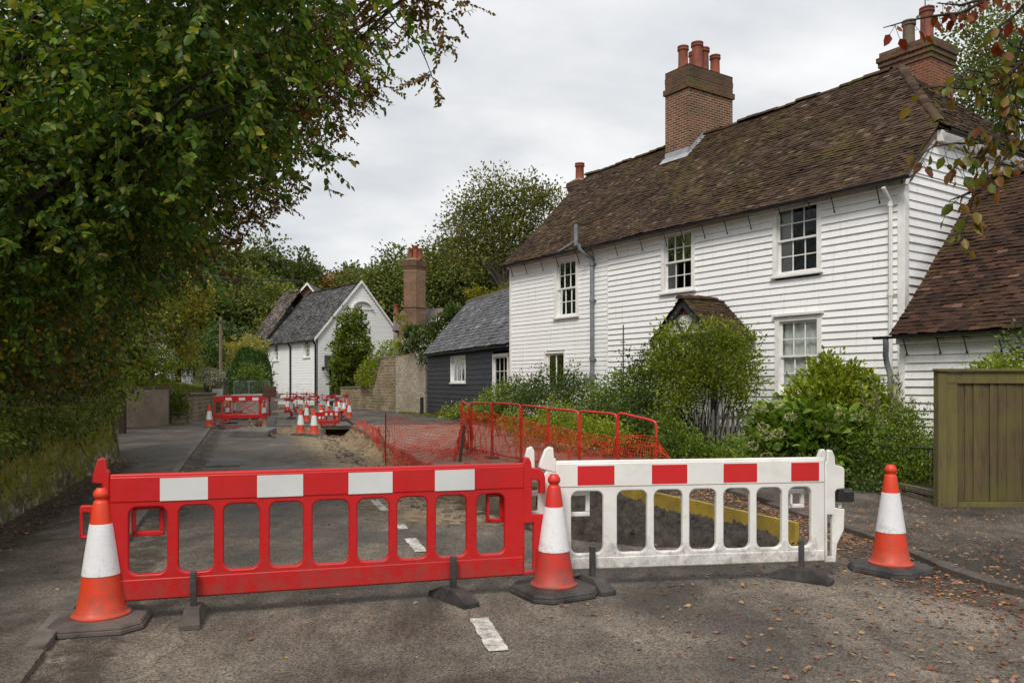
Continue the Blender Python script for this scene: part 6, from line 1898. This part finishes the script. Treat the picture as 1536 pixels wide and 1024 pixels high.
bush('fern_shrub', 'mid green shrub at the foot of the clipped yews', P(385, 590, 44), [pb(368, 562, 44, .6), pb(385, 560, 44, .5), pb(392, 572, 44, .5)], 2000, .10, MAT['shrub'])
bush('dark_shrub', 'dark bush against the left end of the far cottage', P(398, 590, 47), [pb(397, 560, 47, .5, 1, 1, 1.6), pb(400, 585, 46, .5)], 1500, .10, MAT['yew'])

# ================================================================== around the far cottage
bush('climber', 'tall dense evergreen climber covering the far cottage gable', P(527, 598, 57), [pb(528, 485, 57.2, 1.05), pb(530, 515, 57, 1.35), pb(523, 550, 57, 1.35), pb(535, 545, 57, 1.2), pb(515, 580, 57, .8), pb(530, 585, 56.5, .9)], 16000, .19, MAT['ivy'], 'climber', stems=4, sr=.05, shell=.3)
bush('golden_shrub', 'yellow green shrub spilling over the stone garden wall', P(570, 585, 48), [pb(575, 540, 48, .95), pb(555, 560, 48, .75), pb(595, 525, 48, .8), pb(560, 575, 47.5, .5), pb(545, 570, 48, .5)], 5200, .11, MAT['rhodo'])
bush('twiggy_shrub', 'dry twiggy shrub in front of the far climber', P(545, 588, 50), [pb(545, 562, 50, .5), pb(552, 575, 50, .4)], 700, .09, MAT['rust'], up=.7, stems=12)
r_ = bush('flowering_climber', 'white flowering climber over the flint wall and slate roof', P(640, 560, 42.2), [pb(655, 500, 41, .62), pb(635, 515, 41.5, .65), pb(680, 470, 41, .5), pb(668, 485, 41, .5), pb(620, 500, 43, .5), pb(640, 535, 41, .35), pb(612, 520, 43, .4)], 8500, .13, MAT['shrub_dark'], 'climber', stems=5, sr=.03)
crown('blossoms', [pb(640, 520, 40.6, .6), pb(665, 490, 40.2, .5), pb(640, 545, 40.6, .3), pb(618, 515, 42.5, .45)], 520, .07, MAT['flower'], r_, 6, .12, 'dia', .2, .3)
bush('autumn_shrub', 'yellow leaved shrub beside the tall chimney base', P(605, 500, 46), [pb(603, 478, 46, .4), pb(610, 490, 46, .35), pb(625, 500, 45.5, .3)], 700, .11, MAT['yellow_leaf'], stems=5)
bush('autumn_shrub', 'yellow bush peeping over the slate roof ridge', P(712, 470, 50), [pb(710, 441, 50, .5), pb(720, 446, 50, .5)], 900, .12, MAT['yellow_leaf'], stems=3)
bush('shrub', 'green bush behind the slate roof', P(745, 470, 48), [pb(745, 444, 48, .6), pb(760, 440, 48, .6), pb(728, 452, 49, .4)], 1800, .12, MAT['airy'], stems=3)

# ================================================================== trees behind
TB = 'trees behind the houses'
tree('ash_tree', 'airy olive tree with visible branches behind the white house', P(755, HY, 52) , [pb(720, 340, 52, 2.2), pb(770, 310, 52, 2.0), pb(800, 300, 52, 1.5), pb(740, 290, 52, 1.5), pb(700, 320, 52, 1.4), pb(690, 375, 52, 1.7), pb(760, 370, 52, 2.4), pb(830, 300, 52, 1.0), pb(795, 350, 52, 1.5)], 16000, .185, MAT['airy'], MAT['bark_pale'], .26, 16, .42, 34, TB, droop=-.1, shell=.6, twigs=3, fork=.55)
tree('oak_tree', 'dark full tree between the tall chimney and the airy tree', P(665, HY, 60), [pb(650, 410, 60, 2.4), pb(690, 400, 60, 2.2), pb(720, 425, 58, 1.8), pb(740, 405, 60, 2.0), pb(660, 440, 58, 2.0), pb(760, 420, 58, 1.6)], 17000, .25, MAT['hill'], None, .3, 22, .5, 14, TB)
tree('oak_tree', 'round green tree just left of the tall chimney', P(590, HY, 68), [pb(590, 410, 68, 2.0), pb(575, 435, 68, 2.0), pb(600, 445, 66, 2.0), pb(555, 440, 70, 1.6)], 11000, .27, MAT['hill'], None, .3, 22, .5, 12, TB)
tree('oak_tree', 'smaller green tree behind the far cottage gable', P(548, HY, 80), [pb(548, 430, 80, 1.8), pb(530, 428, 82, 1.6), pb(560, 450, 80, 2.0)], 7000, .3, MAT['hill'], None, .3, 20, .5, 10, TB)
for i, (px, py, Y, r, mt, lab) in enumerate([
    (505, 432, 110, 3.0, 'brownwood', 'low brown autumn tree on the skyline above the far roof'), (530, 425, 120, 3.2, 'hill_dark', 'dark skyline tree right of the brown one'), (480, 440, 118, 3.0, 'brownwood', 'brown skyline tree next to the brick gable'),
    (455, 430, 112, 3.0, 'hill_dark', 'dark hill tree just left of the brick gable'), (425, 415, 105, 3.8, 'hill_dark', 'tall dark conifer like tree on the hill crest'), (395, 405, 100, 4.2, 'hill_dark', 'dark crest tree above the overhead cable'),
    (360, 400, 96, 4.4, 'hill', 'broad green hill tree above the utility pole'), (325, 405, 95, 4.4, 'hill', 'broad green hill tree left of the utility pole'), (290, 400, 92, 4.2, 'hill', 'green hill tree behind the yellow maple'),
    (350, 465, 80, 3.6, 'hill_dark', 'dark lower tree behind the utility pole'), (390, 470, 78, 3.2, 'hill', 'mid green lower tree beside the far cottage roof'), (310, 470, 76, 3.2, 'hill_dark', 'dark lower tree behind the evergreen hedge'),
    (265, 430, 84, 4.2, 'hill_dark', 'dark tree behind the left bank trees'), (430, 460, 90, 3.6, 'hill', 'green tree directly behind the brown tiled cottage'), (375, 440, 88, 3.8, 'hill', 'rounded green tree halfway down the hill'),
    (220, 420, 70, 4.5, 'hill_dark', 'dark broad tree far behind the mossy wall'), (410, 500, 72, 2.4, 'hill', 'low green tree right behind the clipped yews'), (620, 420, 95, 3.5, 'hill_dark', 'dark tree seen past the tall chimney'), (575, 450, 90, 3.2, 'hill_dark', 'dark low tree behind the cottage gable slope'), (340, 510, 66, 2.0, 'shrub_dark', 'dark small tree behind the pale feathery shrub'), (700, 455, 72, 2.6, 'hill_dark', 'dark tree behind the black outbuilding')]):
    f = r * Y / 100
    bl = [pb(px, py, Y, r * .62)] + [(tuple(P(px, py, Y) + Vector((random.uniform(-.7, .7), random.uniform(-.4, .4), random.uniform(-.75, .45))) * r), (r * .5,) * 3) for _ in range(7)]
    tree('hill_tree', lab, P(px, HY, Y) + Z * (height(P(px, HY, Y).x, Y)[0] - CH), bl, int(5200 * (r / 3.5) ** 1.3), .0044 * Y, MAT[mt], None, .3, 22, .55, 6, 'trees on the hill behind the village', droop=.2, shell=.35)
tree('garden_tree', 'tall green tree behind the right hand chimney', (17.5, 29, .8), [pb(1470, 90, 29, 2.0), pb(1440, 120, 29, 1.2), pb(1510, 50, 28, 2.0), pb(1500, 150, 28, 1.8), pb(1455, 50, 29, 1.1), pb(1540, 120, 28, 2.2), pb(1430, 170, 29, .7)], 10500, .13, MAT['hill'], MAT['bark_pale'], .2, 16, .4, 24, TB, shell=.6, twigs=2)

# ================================================================== garden in front of the house
GS = 'garden shrubs in front of the white house'
gh_ = lambda px, Y: Vector((P(px, HY, Y).x, Y, height(P(px, HY, Y).x, Y)[0]))
bush('shrub', 'low bright bush beside the glazed door of the outbuilding', gh_(762, 23.5), [pb(755, 592, 23.5, .45), pb(735, 600, 23.8, .4), pb(775, 590, 23, .5), pb(745, 606, 23, .4)], 3600, .065, MAT['shrub'], group=GS)
bush('shrub', 'dark green spreading bush below the small casement', gh_(825, 21.5), [pb(800, 588, 21.8, .6), pb(835, 580, 21.5, .62), pb(865, 582, 21, .6), pb(815, 605, 21, .6), pb(860, 605, 20.6, .6), pb(790, 612, 21, .5)], 9000, .06, MAT['shrub_dark'], group=GS, up=.6)
bush('shrub', 'loose mid green bush right of the grey downpipe', gh_(925, 19.5), [pb(900, 600, 19.6, .5), pb(930, 590, 19.4, .55), pb(955, 575, 19.3, .5), pb(920, 620, 19, .55), pb(960, 610, 18.8, .6), pb(975, 560, 19.2, .4), pb(890, 625, 19, .4)], 9000, .062, MAT['shrub'], group=GS)
bush('shrub', 'dark shrub tucked left of the porch', gh_(970, 19.3), [pb(965, 545, 19.4, .45), pb(985, 590, 18.8, .5), pb(975, 630, 18.2, .5), pb(1000, 560, 19, .4)], 3600, .065, MAT['shrub_dark'], group=GS)
bush('tall_shrub', 'tall light green multi stemmed shrub hiding the porch', gh_(1060, 16.8), [pb(1010, 535, 16.9, .36), pb(1040, 518, 16.8, .33), pb(1078, 515, 16.8, .33), pb(1105, 535, 16.8, .40), pb(1060, 548, 16.6, .42), pb(1112, 565, 16.8, .30), pb(1015, 562, 16.8, .30), pb(1085, 570, 16.6, .25), pb(1122, 595, 16.8, .14), pb(1000, 515, 16.9, .18), pb(1040, 590, 16.6, .16), pb(1088, 497, 16.8, .2), pb(1000, 500, 16.8, .13), pb(1118, 512, 16.8, .2), pb(1030, 492, 16.8, .12), pb(1130, 545, 16.8, .15), pb(1062, 488, 16.8, .12), pb(988, 540, 16.9, .16), pb(1006, 590, 16.7, .2), pb(1130, 580, 16.8, .13), pb(1114, 610, 16.7, .2), pb(1025, 605, 16.6, .26), pb(1000, 625, 16.6, .2), pb(1050, 560, 16.5, .4), pb(1100, 585, 16.6, .24)], 13500, .06, MAT['shrub_light'], group=GS, stems=44, sr=.014, kind='leaf', shell=.5, per=10, sig=.15, up=.6)
bush('rhododendron', 'dense yellow green rounded evergreen by the ground floor window', gh_(1250, 13.9), [pb(1240, 580, 13.8, .46), pb(1212, 602, 13.7, .38), pb(1275, 585, 13.7, .44), pb(1298, 604, 13.6, .36), pb(1255, 610, 13.4, .5), pb(1320, 625, 13.5, .35), pb(1195, 620, 13.7, .3), pb(1245, 558, 13.8, .26)], 10500, .08, MAT['rhodo'], group=GS, kind='leaf', per=12, sig=.085, up=.35, shell=.3)
hy = bush('hydrangea', 'broad leaved hydrangea with cream flower heads', gh_(1215, 12.6), [pb(1200, 650, 12.6, .42), pb(1240, 655, 12.5, .42), pb(1165, 660, 12.7, .38), pb(1275, 660, 12.5, .38), pb(1150, 635, 12.8, .25), pb(1220, 680, 12.3, .4), pb(1185, 625, 12.7, .25)], 2600, .15, MAT['hydra'], group=GS, kind='leaf', per=8, sig=.1, shell=.4, up=0, stems=10)
fl = [(1186, 625), (1218, 636), (1252, 616), (1260, 626), (1285, 626), (1150, 653), (1138, 612), (1166, 606), (1150, 685), (1168, 650), (1129, 668), (1144, 640), (1155, 612), (1232, 645), (1246, 640)]
for i, (x, y) in enumerate(fl):
    c = np.array(P(x, y, 12.25 if y > 620 else 12.6)); d = unit(RNG.normal(size=(130, 3)))
    leaves('flower_head', c + d * np.array([.075, .075, .055]), d + RNG.normal(size=d.shape) * .5, .028, MAT['flower_green'], hy)
ol = thing('olive_shrub', 'upright grey green willowy shrub in front of the annex corner', 'shrub', gh_(1340, 12.6), group=GS); m = MB(); pos, tip = [], []
for i in range(34):
    b_ = gh_(random.uniform(1285, 1375), random.uniform(12.2, 12.9)); tx = random.uniform(-.25, .25)
    h = random.uniform(.6, 1.4) if i > 6 else random.uniform(1.5, 2.05)
    h *= .8
    pts = [b_ + Vector((tx * t * t, 0, h * t)) for t in (0, .25, .5, .75, 1)]
    m = MB(); m.tube(pts, [.009, .008, .006, .004, .002], 4); m.build('stem', MAT['bark_pale'], ol, uv=False)
    for k in range(46):
        t = random.uniform(.3, 1); p = b_ + Vector((tx * t * t, 0, h * t)); a = random.uniform(0, 6.28)
        pos.append(p); tip.append((math.cos(a) * .55, math.sin(a) * .55, random.uniform(.35, 1)))
leaves('foliage', np.array(pos), np.array(tip), .105, MAT['olive'], ol, 'narrow')
bush('border_plant', 'fine leaved green plants along the black railing', gh_(1350, 11.9), [pb(1300, 690, 12, .4), pb(1340, 680, 11.9, .38), pb(1380, 685, 11.7, .36), pb(1320, 715, 11.8, .36), pb(1365, 715, 11.5, .34), pb(1395, 705, 11.5, .3), pb(1290, 655, 12.4, .35), pb(1370, 650, 12.2, .35), pb(1340, 640, 12.6, .35)], 11000, .042, MAT['shrub'], 'plants', GS, up=.4)
bush('border_plant', 'low leafy plants between the tall shrub and the hydrangea', gh_(1080, 15.2), [pb(1010, 665, 16, .45), pb(1050, 690, 15.6, .38), pb(1095, 690, 15.2, .4), pb(1130, 688, 14.6, .36), pb(1060, 674, 16, .2, 2), pb(1110, 672, 15.6, .2, 2), pb(1145, 662, 14.9, .22, 1.5), pb(1030, 664, 16.4, .2, 1.6), pb(1000, 645, 17, .42), pb(1150, 690, 13.8, .35)], 12000, .055, MAT['shrub'], 'plants', GS, up=.4)
bush('border_plant', 'dark low plants under the hydrangea behind the white barrier', gh_(1220, 12.2), [pb(1200, 705, 12.3, .34), pb(1250, 700, 12.1, .36), pb(1170, 700, 12.9, .36), pb(1290, 715, 11.9, .36), pb(1270, 680, 12.2, .36), pb(1310, 735, 11.4, .25)], 7000, .05, MAT['shrub_dark'], 'plants', GS, up=.4)
bush('border_plant', 'yellow green low bushes behind the red net frames', gh_(850, 17.8), [pb(800, 640, 18.6, .4), pb(845, 640, 17.8, .42), pb(880, 645, 17, .4), pb(770, 635, 19.6, .35), pb(920, 650, 16.6, .36), pb(830, 628, 18.6, .4)], 7500, .055, MAT['rhodo'], 'plants', GS, up=.4)
bush('border_plant', 'dark plants between the net frames and the tall shrub', gh_(955, 17.2), [pb(940, 640, 17.4, .5), pb(975, 655, 16.6, .45), pb(905, 630, 18.2, .45), pb(1000, 675, 15.8, .35), pb(960, 610, 18, .5)], 8000, .06, MAT['shrub_dark'], 'plants', GS, up=.4)
bush('weeds', 'yellowing weeds at the foot of the black outbuilding', P(690, 625, 33), [pb(690, 612, 32.5, .3), pb(672, 617, 34, .3), pb(710, 618, 31, .35), pb(725, 610, 30, .4)], 1600, .08, MAT['rhodo'], 'weeds', stems=3)
bush('shrub', 'yellow green clipped shrub showing above the wooden fence', (7.6, 11.6, .6), [pb(1495, 560, 11.6, .24), pb(1520, 558, 11.5, .26), pb(1472, 562, 11.6, .15), pb(1550, 555, 11.5, .26), pb(1500, 600, 11.6, .35)], 5000, .05, MAT['rhodo'], stems=4)
bush('shrub', 'dark leafy spray at the right edge above the fence', (8.2, 11.9, .6), [pb(1530, 508, 11.5, .14), pb(1545, 520, 11.5, .2), pb(1520, 510, 11.5, .08)], 420, .055, MAT['shrub_dark'], stems=3)

# ================================================================== autumn tree reaching in from the right
base = Vector((6.3, 4.4, .05)); at_ = thing('cherry_tree', 'autumn tree with red and yellow leaves reaching in from the right', 'tree', base)
m = MB(); fk = base + Vector((-.1, .2, 3.0)); limb(m, base - Z * .2, fk, .13, .10, .04, 10)
lv = {'autumn': ([], []), 'autumn_red': ([], [])}
def spray(pxs, mat, per, drop=.12, r0=.012, start=None):
    pts = [P(*p) for p in pxs]
    m.tube(pts, [lerp(r0, .003, i / (len(pts) - 1)) for i in range(len(pts))], 5)
    for i in range(len(pts) - 1):
        n = max(2, int((pts[i + 1] - pts[i]).length * per))
        for k in range(n):
            p = pts[i].lerp(pts[i + 1], random.random()); a = random.uniform(0, 6.28)
            o = Vector((math.cos(a) * .05, math.sin(a) * .05, random.uniform(-drop, .03)))
            m.tube([p, p + o], .0018, 3, False)
            lv[mat][0].append(p + o); lv[mat][1].append((math.cos(a) * .45, math.sin(a) * .45, random.uniform(-1.2, -.35)))
F0 = (1690, -40, 5.0); limb(m, fk, P(*F0), .06, .03, .05, 6)
limb(m, fk, P(1640, 120, 5.0), .05, .02, .05, 6); limb(m, fk, P(1620, 260, 5.0), .04, .016, .05, 6)
spray([F0, (1560, -20, 5.0), (1490, -5, 5.0), (1440, 8, 5.0), (1405, 5, 5.0)], 'autumn_red', 42, .10, .02)
spray([(1490, -5, 5), (1440, 20, 5), (1395, 25, 5.0), (1360, 32, 5.05), (1325, 42, 5.05)], 'autumn_red', 30)
spray([(1560, -20, 5), (1525, 20, 5), (1500, 40, 5), (1485, 48, 5)], 'autumn_red', 40)
spray([(1640, 120, 5), (1560, 80, 5), (1520, 70, 5), (1490, 45, 4.95)], 'autumn', 50, .1, .015)
spray([(1640, 120, 5), (1570, 100, 5), (1530, 95, 5), (1480, 110, 5), (1450, 105, 5), (1425, 128, 5)], 'autumn', 60, .12, .015)
spray([(1530, 95, 5), (1500, 125, 5), (1465, 135, 5), (1410, 130, 5), (1370, 135, 5)], 'autumn', 30)
spray([(1620, 260, 5), (1560, 190, 5), (1525, 190, 5), (1500, 205, 5), (1470, 215, 5), (1430, 215, 5), (1400, 220, 5), (1370, 240, 5)], 'autumn', 58, .12, .014)
spray([(1560, 190, 5), (1510, 170, 5), (1480, 190, 5), (1455, 205, 5)], 'autumn', 50)
spray([(1500, 205, 5), (1470, 235, 5), (1445, 240, 5), (1420, 262, 5)], 'autumn', 56)
spray([(1620, 260, 5), (1540, 240, 5), (1520, 250, 5), (1495, 245, 5), (1480, 262, 5)], 'autumn', 60)
spray([(1540, 210, 5), (1515, 225, 4.95), (1480, 275, 4.95), (1462, 290, 4.95), (1455, 315, 4.95), (1445, 345, 4.95), (1438, 365, 4.95)], 'autumn', 54, .10, .006)
spray([(1470, 282, 4.95), (1440, 295, 4.95), (1425, 300, 4.95)], 'autumn', 22)
spray([(1620, 260, 5), (1560, 140, 5), (1530, 150, 5), (1500, 160, 5)], 'autumn', 90, .14)
spray([(1590, 60, 5), (1540, 40, 5), (1515, 120, 5), (1525, 160, 5)], 'autumn', 60, .14)
m.build('trunk', MAT['bark'], at_, True, uv=False)
for k, (p_, t_) in lv.items():
    leaves('foliage', np.array([tuple(v) for v in p_]), np.array(t_), .074, MAT[k], at_, 'leaf')

# ================================================================== grass verges and fallen leaves
pos = []
for i in range(16000):
    if i < 4200:
        px = random.uniform(598, 735); Y = lerp(43, 31, (px - 598) / 137) - random.random() * 1.2; x = (px - CX) / F * Y; y = Y
    else:
        y = random.uniform(31, 50); x = pw(T_left, y) - random.uniform(.35, 6)
    pos.append((x, y, height(x, y)[0] + (.06 if i < 4200 else 0)))
pos = np.array(pos); tip = RNG.normal(size=(len(pos), 3)) * .35; tip[:, 2] = 1
tag(leaves('grass', pos, tip, .15, MAT['grass'], None, 'narrow'), 'grass of the sloping lawn and the verge below the flint wall', 'grass', kind='stuff')
pos = []; rr = random.Random(3)
def addleaf(x, y, z): pos.append((x, y, z + rr.uniform(.004, .016)))
n = 0
while n < 6500:
    k = rr.random()
    if k < .36:      # along the right kerb and its gutter
        y = rr.uniform(3.2, 12); x = pw(T_kerbr, y) - abs(rr.gauss(0, .5)); z = .0
    elif k < .60:    # right foreground
        y = 3.3 + abs(rr.gauss(0, 2.6)); x = rr.uniform(.2, 4.5); z = .0
        if rr.random() > sm((x + .3) / 3.4): continue
    elif k < .78:    # on the right pavement
        y = rr.uniform(3.5, 10.2); x = pw(T_kerbr, y) + abs(rr.gauss(.1, 1.1)); z = .07
    elif k < .88:     # foot of the mossy wall
        y = rr.uniform(3, 16.5); x = pw(T_wall, y) + abs(rr.gauss(0, .28)) + .05; z = .065
    elif k < .90:
        y = rr.uniform(3, 15); x = rr.uniform(pw(T_kerb, y) - 1.2, pw(T_kerbr, y)); z = .065 if x < pw(T_kerb, y) else 0
        if 7.5 < y and x > pw(T_edge, y): continue
    else:            # between board and kerb
        y = rr.uniform(7.8, 12.2); a_, b_ = pw(T_pave, y), pw(T_kerbr, y); x = b_ - abs(rr.gauss(0, .35))
        if x < a_: continue
        z = 0
    if y < 3: continue
    xk = pw(T_kerbr, y)
    if z == 0 and x > xk - .02: continue
    addleaf(x, y, z); n += 1
pos = np.array(pos); tip = RNG.normal(size=(len(pos), 3)); tip[:, 2] *= .18
nr = RNG.normal(size=(len(pos), 3)) * .3; nr[:, 2] = 1
side = RNG.uniform(.022, .05, len(pos))
tag(leaves('fallen_leaves', pos, tip, side, MAT['fallen'], None, 'leaf', nrm=nr), 'brown red and yellow leaves fallen over the road and pavement', 'leaves', kind='stuff')
print('FACES', sum(len(o.data.polygons) for o in sc.objects if o.type == 'MESH'))
